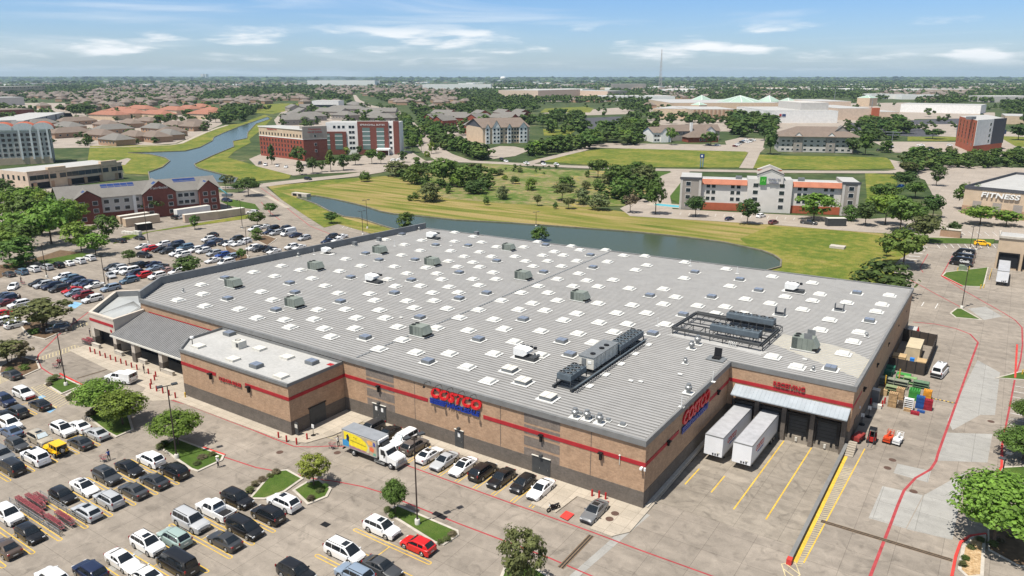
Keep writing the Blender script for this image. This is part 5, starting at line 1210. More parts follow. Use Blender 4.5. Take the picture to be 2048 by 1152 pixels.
car(1965, 486, 'suv', 'yellow', 5, 'bays by the loading building')
VG = 'bays at the loading building corner'
for px, py in ((1929,506),(1926,516),(1923,523)):
    r_ = car(px, py, 'cargo', 'black', 172, VG, detail=True); r_.name = 'service_van'
    b = MB(); put_text(b, 'Geek', 1.15, (-.9, 1.05, 1.55), (-1,0,0), ext=.012, bold=.03); t_ = b.build('lettering', K['white'], r_)
att = car(1880, 739, 'van', 'white', 82, 'drive beside the dark bin enclosure', detail=True); att.name = 'work_van'
b = MB(); put_text(b, 'AT', 1.0, (.55,0,2.2), (0,-1,0), (1,0,0), ext=.01); b.build('lettering', K['dark'], att)
b = MB(); b.box(-2.83,-.92,.5,-2.79,.92,1.0); b.build('bumper', K['trim'], att)
# white pickup with a canopy near the entrance
pk = car(241, 754, 'pickup', 'white', 195, 'entrance drive', detail=True, note='with a tall canopy')
b = MB(); b.box(-2.95,-1.0,1.2,-.7,1.0,2.05,0); b.box(-2.97,-.8,1.35,-2.95,.8,1.9,1); b.box(-2.7,-1.02,1.4,-1.0,-1.0,1.85,2); b.build('canopy', [K['white'], K['carglass'], K['offwhite']], pk)
# sunshades behind two windscreens
for cdict in CARS:
    if cdict['note'] == 'with a silver windscreen shade':
        Lc, W, H, belt, cab, wr, wbase, clr = CT[cdict['k']]; b = MB(); xa, xb = cab[0], cab[1]; z0 = lerp_prof(belt, xa)
        dx, dz = xa-xb, z0-H
        def on(t, y, l=.045): return (xb+dx*t+l, y, H+dz*t*1.0+l)
        b.mesh([on(.12,-.6),on(.12,.6),on(.88,.7),on(.88,-.7)], [(0,3,2,1)]); b.build('sunshade', K['shade'], cdict['o'])
    if cdict['note'] == 'with a red bumper':
        b = MB(); b.box(2.2,-.75,.32,2.44,.75,.62,bottom=True); b.build('bumper', K['red'], cdict['o'])
# ---------- boxy yellow off-roader with a spare wheel
def jeep():
    x, y = P(112, 897, .8); r = empty('parked_off_roader', (x, y, 0), R(180)); Y = M('yellow_car_paint', (.80,.46,.01), .35, .06, 1, coat=.5)
    b = MB(); b.box(-1.9,-.8,.5,1.9,.8,1.08,0); b.box(-1.85,-.78,1.08,.55,.78,1.14,0); b.box(.55,-.72,1.08,1.85,.72,1.16,0); b.box(1.86,-.55,.6,1.94,.55,1.1,1); b.box(-2.0,-.85,.45,-1.88,.85,.68,1); b.box(1.9,-.85,.45,2.05,.85,.65,1); b.box(-1.8,-.7,.35,1.8,.7,.55,1)
    for s in (-1,1):
        for x0, x1 in ((-1.7,-.75),(.75,1.85)): y0, y1 = sorted((s*.78,s*.98)); b.box(x0,y0,.86,x1,y1,.93,0,bottom=True)
    b.build('body', [Y, K['trim']], r)
    b = MB(); b.box(-1.88,-.74,1.8,.4,.74,1.9,0,bottom=True)
    for s in (-1,1):
        for xx in (-1.85,-.95,-.15,.5): b.mesh([(xx-.05,s*.77,1.14),(xx+.05,s*.77,1.14),(xx+.03,s*.73,1.82),(xx-.07,s*.73,1.82)], [(0,1,2,3) if s < 0 else (3,2,1,0)])
    b.build('hardtop', Y, r)
    b = MB(); b.box(-1.84,-.7,1.14,.42,.7,1.8,0); b.build('window', K['carglass'], r)
    b = MB(); b.lathe((0,0,0), [(.02,-.02),(.24,-.03),(.26,0),(.39,.01),(.4,.06),(.4,.24),(.1,.24)], 16, 0, 'y', ms=[1,1,0,0,0,0]); w_ = b.build('wheel', [K['tyre'], K['rim']], r, 35); w_.location = (1.2,-.95,.4)
    for xx, yy, rz in ((-1.2,-.95,0),(1.2,.95,math.pi),(-1.2,.95,math.pi)):
        c_ = w_.copy(); col.objects.link(c_); c_.location = (xx,yy,.4); c_.rotation_euler = (0,0,rz)
    c_ = w_.copy(); c_.name = 'spare_wheel'; col.objects.link(c_); c_.location = (-2.22,.1,1.15); c_.rotation_euler = (0,0,-math.pi/2)
    for s in (-1,1):
        b = MB(); b.lathe((1.95,s*.42,.92),[(.01,.02),(.12,.02),(.12,-.05)],10,0,'x'); b.build('headlight', K['lamp'], r)
        b = MB(); b.box(-1.95,s*.72-.07,.85,-1.88,s*.72+.07,1.05,bottom=True); b.build('taillight', K['taillamp'], r)
    tag(r, 'boxy yellow off-road car with a spare wheel on its tailgate', 'car', 'parked cars')
jeep()
# ---------- delivery truck with a painted box
def truck():
    fx_, fy_ = P(779, 939.5, .1)
    r = empty('delivery_truck', (fx_-4.05, fy_+1.3, 0), 0)
    b = MB(); b.box(-5.0,-1.25,1.15,1.7,1.25,3.75,0,mt=1,bottom=True); b.box(-5.02,-1.27,1.1,1.72,1.27,1.2,2); b.box(-5.03,-1.25,3.68,1.73,1.25,3.78,1); b.box(1.7,-1.0,3.1,2.0,1.0,3.72,3); bx_ = b.build('cargo_box', [K['offwhite'], M('grey_truck_roof', (.25,.265,.285), .6, .1, .8), K['midgrey'], K['white']], r)
    def art(pts, z, c, name, off):
        q = MB(); q.poly([(u,-1.25-off,v) for u, v in pts]); q.build(name, M(name+'_ink', c, .5, .12, 2), bx_)
    art([(-4.95,1.25),(1.65,1.25),(1.65,3.6),(-4.95,3.6)], 0, (.45,.36,.25), 'side_graphic', .006)
    art([(-4.5,1.7),(-.3,1.55),(.1,2.2),(-.3,2.9),(-1.2,3.35),(-2.6,3.58),(-4.6,3.58)], 0, (.83,.66,.03), 'yellow_panel', .012)
    art([(-4.9,1.3),(-3.7,1.3),(-3.6,2.0),(-3.9,2.8),(-4.3,2.3),(-4.9,2.2)], 0, (.05,.28,.55), 'blue_figure', .018)
    art([(-4.0,2.3),(-3.6,2.1),(-3.5,2.9),(-3.75,3.3),(-4.1,3.0)], 0, (.02,.025,.05), 'dark_figure', .022)
    art([(-3.6,1.26),(.4,1.26),(.3,1.5),(-.2,1.42),(-.7,1.58),(-1.2,1.45),(-1.7,1.62),(-2.2,1.48),(-2.7,1.66),(-3.2,1.5),(-3.6,1.68)], 0, (.34,.17,.22), 'scalloped_border', .016)
    art([(.45,1.9),(1.1,1.75),(1.3,2.3),(.8,2.6),(.35,2.4)], 0, (.72,.16,.07), 'red_flower', .018); art([(.2,2.7),(.9,2.75),(1.0,3.3),(.4,3.5),(-.1,3.2)], 0, (.8,.42,.12), 'orange_flower', .018); art([(1.0,1.3),(1.6,1.35),(1.55,1.75),(1.05,1.7)], 0, (.15,.35,.27), 'green_leaf', .018); art([(1.1,2.8),(1.55,2.7),(1.5,3.3),(1.15,3.4)], 0, (.08,.08,.3), 'indigo_leaf', .018); art([(-.3,1.4),(.2,1.4),(.35,2.3),(0,2.9),(-.25,2.9),(.1,2.2)], 0, (.55,.55,.35), 'pale_band', .017)
    # rows of small script, too fine to read
    q = MB()
    for k, (u, v, l) in enumerate(((-2.7,3.05,.25),(-2.35,3.0,.2),(-2.05,3.08,.12),(-2.25,2.8,.15))): q.mesh([(u,-1.272,v),(u+l,-1.272,v+.03),(u+l,-1.272,v+.12),(u,-1.272,v+.1)], [(0,1,2,3)])
    for k in range(15): u = -3.3+.2*k; q.mesh([(u,-1.272,2.42-.015*k),(u+.14,-1.272,2.42-.015*k),(u+.12,-1.272,2.56-.015*k+.05*(k%3)),(u+.02,-1.272,2.58-.015*k)], [(0,1,2,3)])
    q.build('lettering', M('olive_ink', (.2,.17,.03), .6, .1, 2), bx_)
    b = MB()
    prof = [(1.95,.85),(1.95,2.7),(2.15,2.8),(3.0,2.62),(3.55,1.85),(4.9,1.6),(5.05,1.35),(5.05,.75)]
    for s in (-1,1): b.poly([(x,s*1.02,z) for x, z in (prof if s < 0 else prof[::-1])][::-1 if s < 0 else 1])
    for (xa_,za),(xb_,zb_) in zip(prof, prof[1:]): b.mesh([(xa_,-1.02,za),(xa_,1.02,za),(xb_,1.02,zb_),(xb_,-1.02,zb_)], [(0,3,2,1)])
    b.box(4.95,-1.12,.5,5.2,1.12,.85,1); b.box(5.03,-.6,.95,5.1,.6,1.45,1); b.box(1.0,-1.1,.35,2.9,-.9,.55,1); b.box(1.0,-1.12,.7,2.2,-.92,.8,1); b.build('cab', [K['white'], K['steel']], r)
    b = MB(); b.mesh([(3.04,-.9,2.55),(3.04,.9,2.55),(3.54,.95,1.93),(3.54,-.95,1.93)], [(0,3,2,1)]); b.build('windshield', K['carglass'], r)
    for s in (-1,1):
        b = MB(); f_ = [(2.25,s*1.035,1.75),(3.2,s*1.035,1.75),(2.95,s*1.035,2.5),(2.25,s*1.035,2.55)]; b.poly(f_ if s < 0 else f_[::-1]); b.build('side_window', K['carglass'], r)
        b = MB(); y0, y1 = sorted((s*.7, s*1.0)); b.box(4.8,y0,1.05,5.08,y1,1.3,bottom=True); b.build('headlight', K['lamp'], r)
        b = MB(); b.box(3.1,s*1.3-.08,1.6,3.2,s*1.3+.08,2.3,bottom=True); b.tube((3.1,s*1.0,2.1),(3.15,s*1.3,2.1),.03); b.build('mirror', K['trim'], r)
    b = MB(); b.lathe((0,0,0), [(.02,-.05),(.24,-.05),(.28,.0),(.46,.01),(.5,.05),(.5,.3),(.1,.3)], 16, 0, 'y', ms=[1,1,0,0,0,0]); w_ = b.build('wheel', [K['tyre'], K['rim']], r, 35); w_.location = (4.05,-1.12,.5)
    for xx, yy, rz in ((-2.9,-1.2,0),(4.05,1.12,math.pi),(-2.9,1.2,math.pi)):
        c_ = w_.copy(); col.objects.link(c_); c_.location = (xx,yy,.5); c_.rotation_euler = (0,0,rz)
    b = MB(); b.box(-4.9,-.45,.75,4.8,.45,1.1,0,bottom=True); b.box(-5.1,-1.2,.55,-4.95,1.2,.75,0); b.build('chassis', K['black'], r)
    b = MB(); b.box(1.75,-.85,2.5,2.25,.85,3.35,0,bottom=True); b.box(2.25,-.7,2.6,2.32,.7,3.25,1); b.build('refrigeration_unit', [K['black'], K['darkgrey']], r)
    tag(r, 'white delivery truck with a yellow picture panel on its cargo box', 'truck')
truck()
# ---------- two trailers backed onto the dock, third at the loading building
def trailer(x, y0, y1, root_label, z0, z1, logo_=True, grp=None):
    r = empty('semi_trailer', (x, (y0+y1)/2, (z0+z1)/2), 0); hl = (y1-y0)/2; tilt = math.atan2(z1-z0, y1-y0); r.rotation_euler = (tilt, 0, 0)
    Wm, Hm = 1.3, 4.05
    b = MB(); b.box(-Wm,-hl,1.1,Wm,hl,Hm,0,mt=1,bottom=True); b.build('trailer_body', [M('white_trailer_panel', (.72,.73,.75), .45, .05, .6), M('trailer_roof', (.40,.405,.42), .5, .16, .3, sc2=1.2)], r)
    b = MB()
    for s in (-1,1): b.box(s*Wm-.03,-hl,Hm-.12,s*Wm+.03,hl,Hm+.03,0); b.box(s*Wm-.03,-hl,1.05,s*Wm+.03,hl,1.2,0)
    for yy in (-hl, hl): b.box(-Wm,yy-.03,Hm-.1,Wm,yy+.03,Hm+.03,0)
    b.build('rail', K['steel'], r)
    b = MB()
    for k in range(3): b.box(-.1+k*.35,-hl-.06,1.25,.1+k*.35,-hl,1.5,0,bottom=True)
    b.box(.55,-hl-.05,1.6,.95,-hl,1.75,1,bottom=True); b.build('coupling_panel', [K['darkgrey'], K['offwhite']], r)
    for s in (-1,1):
        b = MB(); b.box(s*.85-.08,-hl+2.4,.1,s*.85+.08,-hl+2.6,1.1); b.box(s*.85-.2,-hl+2.3,.02,s*.85+.2,-hl+2.7,.1); b.build('landing_leg', K['darkgrey'], r)
    b = MB(); b.lathe((0,0,0), [(.02,-.02),(.26,-.04),(.3,0),(.48,.01),(.5,.05),(.5,.3),(.1,.3)], 14, 0, 'y', ms=[1,1,0,0,0,0]); w_ = None
    for yy in (hl-1.6, hl-2.9):
        for s in (-1,1):
            if w_ is None: w_ = b.build('wheel', [K['tyre'], K['rim']], r, 35); c_ = w_
            else: c_ = w_.copy(); col.objects.link(c_)
            c_.location = (s*1.25, yy, .5); c_.rotation_euler = (0,0,math.pi/2 if s > 0 else -math.pi/2)
    if logo_:
        b = MB(); put_text(b, 'COSTCO', 1.05, (Wm+.012,-hl+4.2,2.75), (0,1,0), ext=.008, shear=.25, bold=.03, width=4.0); b.build('red_lettering', M('trailer_red', (.5,.03,.03), .5, .05, 1), r)
        b = MB(); put_text(b, 'WHOLESALE', .45, (Wm+.012,-hl+4.6,2.05), (0,1,0), ext=.008, shear=.2, width=3.0); b.build('blue_lettering', M('trailer_blue', (.03,.05,.3), .5, .05, 1), r)
    tag(r, root_label, 'trailer', grp); return r
trailer(-29.15, 94.9, 108.9, 'white semi trailer at the dock, the one against the dark side wall', zd(94.9), zd(108.9), grp='trailers at the receiving dock')
trailer(-25.1, 94.8, 108.9, 'white semi trailer at the dock, next to the empty dock doors', zd(94.8), zd(108.9), grp='trailers at the receiving dock')
xa_, ya_ = P(1993, 572); xb_, yb_ = P(2004, 522)
trailer(P(1991,571)[0]+1.2, P(1991,571)[1], P(1991,571)[1]+14, 'silver white semi trailer parked at the loading building dock', 0, 0, False)
# ---------- motorcycle
def motorbike():
    x, y = P(1107, 1017, .3); r = empty('motorcycle', (x, y, 0), R(-115))
    for xx in (-.72,.72):
        b = MB(); b.lathe((xx,-.07,.31),[(.18,0),(.3,.0),(.31,.07),(.3,.14),(.18,.14)],14,0,'y'); b.build('wheel', K['tyre'], r)
    b = MB(); b.box(-.35,-.14,.3,.35,.14,.62,bottom=True); b.mesh([(-.1,-.15,.62),(.45,-.15,.7),(.45,.15,.7),(-.1,.15,.62),(.0,-.1,.9),(.4,-.1,.92),(.4,.1,.92),(.0,.1,.9)], [(0,1,5,4),(1,2,6,5),(2,3,7,6),(3,0,4,7),(4,5,6,7)]); b.tube((.72,0,.31),(.45,0,1.0),.045); b.tube((-.72,0,.31),(-.2,0,.55),.045); b.build('frame', K['black'], r)
    b = MB(); b.mesh([(-.85,-.1,.86),(0,-.15,.78),(0,.15,.78),(-.85,.1,.86),(-.85,-.1,.78),(0,-.15,.68),(0,.15,.68),(-.85,.1,.78)], [(0,1,2,3),(4,5,1,0),(7,6,2,3),(4,0,3,7)]); b.build('seat', K['trim'], r)
    b = MB(); b.tube((.45,-.38,1.08),(.45,.38,1.08),.03); b.build('handlebar', K['black'], r)
    b = MB(); b.lathe((.6,0,.92),[(.01,.08),(.1,.06),(.1,-.05)],8,0,'x'); b.build('headlight', K['lamp'], r)
    tag(r, 'black motorcycle parked beside the red ramp mat', 'motorcycle')
motorbike()
# ---------- labels: what it is, then what it stands next to
def art_(w_): return ('an ' if w_[0] in 'aeiou' or w_.startswith('SUV') else 'a ')+w_
def desc(c_): return f"{c_['c']} {WORD[c_['k']]}"
seen = {}
for c_ in CARS:
    along = (0,1) if abs(math.cos(R(c_['hd']))) > .7 else (1,0)
    def nb(sg):
        best = None
        for d in CARS:
            if d is c_: continue
            dx, dy = d['x']-c_['x'], d['y']-c_['y']; a = (dx*along[0]+dy*along[1])*sg; t = abs(dx*along[1]+dy*along[0])
            if .8 < a < 5.5 and t < 3 and (best is None or a < best[0]): best = (a, d)
        return best and best[1]
    n1, n2 = nb(-1), nb(1)
    opts = []
    base = f"{desc(c_)} {c_['note']}".strip()
    at = 'on the' if c_['row'].split()[0] in ('aisle','drive','road','edge','entrance') else 'in the'
    opts.append(f"{base} {at} {c_['row']}")
    if n1 and n2: opts.append(f"{base} between {desc(n1)} and {desc(n2)}, {c_['row']}")
    elif n1 or n2: opts.append(f"{base} beside {art_(desc(n1 or n2))} {at} {c_['row']}")
    c_['at'] = at
    c_['opts'] = opts; c_['base'] = base
from collections import Counter
cnt = Counter(o for c_ in CARS for o in c_['opts'])
words = lambda s: len(s.split())
ords = ['first','second','third','fourth','fifth','sixth','seventh','eighth','ninth','tenth','eleventh','twelfth','thirteenth']
used = set()
for c_ in CARS:
    lab = None
    for o in c_['opts']:
        if cnt[o] == 1 and words(o) <= 16: lab = o; break
    if not lab:
        same = sorted([d for d in CARS if d['base'] == c_['base'] and d['row'] == c_['row']], key=lambda d: d['px']); k = same.index(c_)
        lab = f"{ords[k]} {c_['base']} from the left {c_['at']} {c_['row']}"
    while lab in used: lab += ' too'
    used.add(lab)
    tag(c_['o'], lab, {'pickup':'pickup truck','van':'van','cargo':'van','minivan':'minivan'}.get(c_['k'], 'car'), 'parked cars')
# ------------------------------------------------------------------ bollards, lamps, small things on the lot
def copies(first, spots, labels, cat, group):
    for i, (x, y) in enumerate(spots):
        o = first if i == 0 else copy_tree(first)
        o.location = (x, y, 0); tag(o, labels[i] if isinstance(labels, list) else labels, cat, group)
Z1b = lambda x, y: (x/4, 620+y/4)
b = MB(); b.lathe((0,0,0), [(.13,0),(.13,1.0),(.10,1.07),(.02,1.1)], 10); b0 = b.build('bollard', K['red'], None, 40)
bl = [Z1b(*q) for q in ((725,338),(762,353),(803,369),(845,385),(887,401),(928,416),(970,431),(1012,446),(1055,463),(1098,480),(1190,513),(1248,536),(1238,564),(1212,597),(1206,632),(1255,652),(1305,668),(1355,686),(1405,706))]
E_ = [P(*q) for q in bl]
ent_end = ['red steel bollard nearest the corner portico']+[f'{ords[k]} red bollard from the portico in the line along the entrance' for k in range(1,10)]+[f'{ords[k]} red bollard of the curved group before the liquor shop' for k in range(9)]
lf = [P(557.5,877), P(573.5,884), P(593.5,889), P(614.5,880)]
st = [P(1184,994), P(1198,996.5), P(1211,1000)]
pl = [P(1741,808), P(1764,813), P(1769,807)]
hy = [P(1838,668)]
copies(b0, E_+lf+st+pl, ent_end+['red bollard at the annex corner, leftmost of four','red bollard at the annex corner, second from left','red bollard at the annex corner, nearest the lane','red bollard beside the annex side door']+['red bollard left of the white pipe rack','red bollard before the middle of the white pipe rack','red bollard right of the white pipe rack']+['red bollard before the grey cabinet','red bollard nearest the tall pallet stack','red bollard behind another beside the pallet stack'], 'bollard', 'red steel bollards')
b = MB(); b.lathe((0,0,0), [(.12,0),(.12,1.0),(.02,1.08)], 10); b1 = b.build('bollard', K['yellow'], None, 40)
copies(b1, [P(371,796), P(1961,577), P(1967,576), P(1915,542), P(1938,540), P(2044,750)], ['yellow bollard at the front left annex corner','yellow bollard left of two by the dock rail','yellow bollard right of two by the dock rail','yellow guard post left of the transformer','yellow guard post right of the transformer','yellow bollard at the far right grass island'], 'bollard', 'yellow bollards')
# light poles: concrete foot, tapered pole, two flat heads
def lamp_proto(h, name='lamp_post'):
    r = empty(name)
    b = MB(); b.lathe((0,0,0), [(.32,0),(.32,.75),(.28,.8),(.02,.8)], 12); b.build('concrete_base', K['offwhite'], r, 40)
    b = MB(); b.tube((0,0,.8),(0,0,h),.11,.07,8); b.box(-.9,-.05,h-.1,.9,.05,h); b.build('pole', M('bronze_pole', (.06,.045,.04), .5, .1, 1), r)
    for s in (-1,1):
        b = MB(); b.box(s*.95-.38,-.34,h-.06,s*.95+.38,.34,h+.12,bottom=True); b.build('lamp_head', K['darkgrey'], r)
    return r
lp = [((835,1050),872,'tall bronze lamp post on the grass island with the small round tree'),((354,918),771,'bronze lamp post on the grass island beside the leafy tree'),((132.5,772),660,'bronze lamp post on the small square island near the entrance'),((297,487),415,'lamp post between the grass strip and the red SUV'),((211,573),512,'lamp post beside the silver driving sedan'),((94,555),487,'lamp post at the end of the dark car row near the hedge'),((496,514),454,'lamp post beside the bush in the back rows'),((485,457),400,'lamp post at the back of the lot near the cream containers'),((726,469),422,'lamp post behind the store parapet, nearer of two'),((735,457),400,'lamp post behind the store parapet, at the water side'),((1923,617),530,'lamp post on the triangular grass island'),((1940,498),453,'lamp post behind the black vans, left one'),((1952,500),452,'lamp post behind the black vans, right one'),((1992,1010),912,'lamp post inside the big tree on the right'),((1072,452),428,'small lamp post on the far pond bank'),((456,420),375,'lamp post beside the curved drive of the solar hotel')]
pr_ = lamp_proto(11.5)
for i, (bs, tp, lb) in enumerate(lp):
    o = pr_ if i == 0 else copy_tree(pr_); x, y = P(*bs); h = HZ(bs[0], bs[1], tp); o.location = (x, y, 0); o.scale.z = min(1.25, max(.45, h/11.5)); o.rotation_euler = (0,0,R(70)); tag(o, lb, 'lamp post', 'car park lamp posts')
# manholes, drains
b = MB(); b.lathe((0,0,0), [(.5,0),(.5,.012),(.42,.014),(.02,.014)], 16); mh = b.build('manhole_cover', M('rusty_iron', (.10,.06,.045), .8, .2, 3))
mh_l = [((559.5,904.5),'rusty manhole cover in the lane before the annex'),((674.5,905.5),'rusty manhole cover behind the delivery truck'),((1230,1029),'upper manhole cover beside the parked grey sedan'),((1219,1040),'lower manhole cover beside the parked grey sedan'),((1785,920),'upper manhole cover beside the pale concrete patch'),((1775,936),'lower manhole cover beside the pale concrete patch'),((1827,983),'manhole cover against the red lane line'),((1982,843),'manhole cover by the right parking bays'),((1805,750),'left manhole cover in front of the bin enclosure'),((1823,754),'right manhole cover in front of the bin enclosure')]
for i, (q, lb) in enumerate(mh_l):
    o = mh if i == 0 else copy_tree(mh); x, y = P(*q); o.location = (x, y, .15 if i in (2,3) else .006); tag(o, lb, 'manhole', 'manhole covers')
def drain(name, a, c_, wd, lab):
    b = MB(); pa, pc = P(*a), P(*c_); b.strip([pa, pc], wd, .012, 0)
    d = Vector((pc[0]-pa[0], pc[1]-pa[1])); n = Vector((-d.y, d.x)).normalized()*wd*.22
    for s in (-1,1): b.strip([(pa[0]+s*n.x,pa[1]+s*n.y),(pc[0]+s*n.x,pc[1]+s*n.y)], wd*.2, .016, 1)
    tag(b.build(name, [M('brown_drain_channel', (.17,.12,.075), .9, .25, 2), K['trim']]), lab, 'drain')
drain('trench_drain', (1121,1136), (1183,1071), .75, 'brown trench drain across the lane by the big front tree')
drain('trench_drain', (1642,1042), (1905,1121), .7, 'long brown trench drain from the yellow walkway to the red kerb')
drain('trench_drain', (154,757), (214,739), .45, 'brown trench drain in front of the entrance')
for q, lb in (((874,1028),'left iron drain grate on the red lane line'),((885,1034),'right iron drain grate on the red lane line'),((651,1049),'iron drain grate beside the white SUV row'),((176,766),'iron drain grates by the square island')):
    x, y = P(*q); b = MB(); b.box(x-.55,y-.4,0,x+.55,y+.4,.014); tag(b.build('drain_grate', K['black']), lb, 'drain', 'drain grates')
# dock retaining wall with its red end
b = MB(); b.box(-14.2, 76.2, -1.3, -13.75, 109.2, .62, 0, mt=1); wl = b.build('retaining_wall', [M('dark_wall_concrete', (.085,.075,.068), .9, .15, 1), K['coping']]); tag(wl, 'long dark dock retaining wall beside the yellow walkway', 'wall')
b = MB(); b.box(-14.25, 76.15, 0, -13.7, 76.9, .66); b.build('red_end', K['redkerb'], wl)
b = MB()
for k in range(7): b.box(-13.7+.0*k, 108.6-.42*k, -.02, -12.6, 109.0-.42*k, 1.2-.17*k)
tag(b.build('dock_steps', K['walk']), 'pale concrete steps at the dock corner beside the dark wall', 'steps')
b = MB(); b.box(-32.0, 77.9, .0, -31.5, 108.5, .28); tag(b.build('low_kerb_wall', K['kerb']), 'low concrete kerb along the dark side wall by the trailers', 'kerb')
# standpipe rack by the corner
b = MB()
x, y = P(1203, 990)
for k in range(4): b.path([(x-1.6+k*.9,y+.3,0),(x-1.6+k*.9,y+.3,1.1),(x-1.2+k*.9,y+.3,1.35),(x-.9+k*.9,y+.3,1.1),(x-.9+k*.9,y+.3,.15)], .09, 6)
b.path([(x-1.6,y+.3,.9),(x+1.9,y+.3,.9)], .08, 6); sp_o = b.build('standpipe_rack', K['white']); tag(sp_o, 'white pipe rack of backflow valves between red bollards', 'pipe rack')
b = MB(); b.lathe((x-2.2,y+.2,0), [(.12,0),(.12,.9),(.2,.95),(.2,1.25),(.05,1.4)], 10); b.build('red_valve', K['red'], sp_o)
x, y = P(1835, 668); b = MB(); b.lathe((x,y,0), [(.14,0),(.14,.6),(.2,.65),(.2,.9),(.12,1.3),(.03,1.7)], 10); b.box(x-.3,y-.1,.6,x+.3,y+.1,.8,bottom=True); tag(b.build('fire_hydrant', K['red']), 'red hydrant post beside the far corner of the store', 'hydrant')
x, y = P(1826, 666); b = MB(); b.box(x-.9,y-1.2,0,x+.6,y+1.2,.1); [b.box(x-.9,y-1.2+k*.4,.1,x+.6,y-1.1+k*.4,1.1) for k in range(7)]; tag(b.build('white_crate', K['white']), 'white slatted crate against the far side wall', 'crate')
# ---------- bin enclosure and what stands round it
K['enc'] = M('dark_fence_panel', (.055,.045,.038), .85, .2, 1.)
def fence_wall(x0, y0, x1, y1, h, lab):
    b = MB(); d = Vector((x1-x0,y1-y0)); n_ = max(1, int(d.length/1.5)); nn = Vector((-d.y,d.x)).normalized()*.06
    p = [(x0+nn.x,y0+nn.y),(x1+nn.x,y1+nn.y),(x1-nn.x,y1-nn.y),(x0-nn.x,y0-nn.y)]; b.prism(p, 0, h, 0)
    o = b.build('fence', [K['enc']]); tag(o, lab, 'fence', 'dark panels of the bin enclosure')
    for k in range(n_+1):
        q = Vector((x0,y0))+d*(k/n_); b = MB(); b.box(q.x-.08,q.y-.08,0,q.x+.08,q.y+.08,h+.06); b.build('post', K['trim'], o)
fence_wall(-13.6, 146.0, -7.6, 145.8, 2.3, 'dark front panel of the bin enclosure with blue reflections'); fence_wall(-7.5, 146.2, -7.3, 163.6, 2.5, 'dark long side panel of the bin enclosure, facing the drive'); fence_wall(-13.4, 164.5, -7.4, 164.0, 2.6, 'dark back panel of the bin enclosure')
def crate(cx, cy, lx, ly, h, k, name, lab, cat, z=0., rz=0., k2=None, layers=0):
    o = empty(name, (cx, cy, z), rz); b = MB(); b.box(-lx/2,-ly/2,0,lx/2,ly/2,h,0); b.build('body', K[k] if isinstance(k, str) else k, o)
    b = MB(); b.box(-lx/2-.03,-ly/2-.03,h,lx/2+.03,ly/2+.03,h+.06); b.build('top', K[k2 or k] if isinstance(k2 or k, str) else (k2 or k), o)
    if layers:
        b = MB()
        for i in range(1, layers): b.box(-lx/2-.012,-ly/2-.012,h*i/layers-.02,lx/2+.012,ly/2+.012,h*i/layers+.02,0)
        b.build('seam', K['trim'], o)
    tag(o, lab, cat); return o
crate(-10.4, 156.0, 2.4, 6.5, 2.6, M('cream_container_paint', (.52,.44,.30), .6, .1, 1), 'compactor_container', 'cream waste container inside the dark bin enclosure', 'container', layers=0)
crate(-12.3, 150.5, 2.2, 2.2, 1.5, 'cardboard', 'cardboard_bin', 'cardboard bin at the wall inside the bin enclosure', 'bin'); crate(-8.6, 151.5, 1.6, 2.4, .9, 'cardboard', 'cardboard_bin', 'low heap of tan cardboard inside the bin enclosure', 'bin'); crate(-9.9, 147.0, .7, .7, 2.5, M('blue_tarp', (.03,.2,.6), .6, .1, 2), 'blue_drum', 'bright blue drum behind the enclosure front panel', 'drum')
grn, dgr, blu, drd, org = M('green_plastic', (.05,.26,.05), .6, .15, 2), M('teal_bin', (.03,.14,.09), .6, .15, 2), M('blue_pallet', (.02,.08,.26), .7, .2, 2), M('red_pallet', (.30,.02,.035), .7, .2, 2), M('orange_pallet', (.65,.28,.03), .7, .2, 2)
def stack(px, py, lx, ly, n_, mat_, lab, cat='pallet stack', name='pallet_stack', dh=.145):
    x, y = P(px, py); y += ly/2; o = empty(name, (x, y, 0), R(random.uniform(-3,3))); k = mat_
    for i in range(n_):   # each pallet: three runners and boards
        b = MB(); z = i*dh; dx, dy = random.uniform(-.03,.03), random.uniform(-.03,.03)
        for s in (-1,0,1): b.box(-lx/2+dx, s*(ly/2-.06)-.05+dy, z, lx/2+dx, s*(ly/2-.06)+.05+dy, z+dh-.03, 0)
        for j in range(5): u = -lx/2+(lx-.18)*j/4; b.box(u+dx, -ly/2+dy, z+dh-.03, u+.16+dx, ly/2+dy, z+dh-.004, 0, bottom=True)
        b.build('pallet', k, o)
    tag(o, lab, cat); return o
stack(1783, 815, 1.25, 1.05, 17, K['wood'], 'tall stack of wooden pallets, leftmost and nearest the wall'); stack(1798, 800, 1.2, 1.0, 14, K['wood'], 'stack of wooden pallets behind the dark stack'); stack(1802, 818, 1.15, 1.0, 8, K['bark'], 'low stack of dark weathered pallets'); stack(1826, 801, 1.6, 1.6, 12, grn, 'bright green plastic pallet stack'); stack(1838, 818, 1.2, 1.0, 14, blu, 'tall blue pallet stack beside the red one'); stack(1854, 821, 1.25, 1.0, 12, drd, 'dark red pallet stack at the right end of the stacks'); stack(1853, 800, 1.2, 1.1, 11, org, 'orange pallet stack behind the red one'); stack(1829, 830, 1.2, .8, 3, drd, 'low red pallets lying in front of the stacks'); stack(1841, 826, 1.1, .7, 2, blu, 'low blue pallets lying in front of the stacks'); stack(1813, 823, 1.0, .8, 3, K['wood'], 'low wooden pallets below the white rack')
for px, py, lx, ly, h, k, lab in ((1777,748,1.7,1.4,1.3,dgr,'teal green wheeled bin by the wall, upper one'),(1772,755,1.6,1.2,1.2,dgr,'teal green wheeled bin by the wall, lower one')): x, y = P(px,py); crate(x, y+ly/2, lx, ly, h, k, 'waste_bin', lab, 'bin')
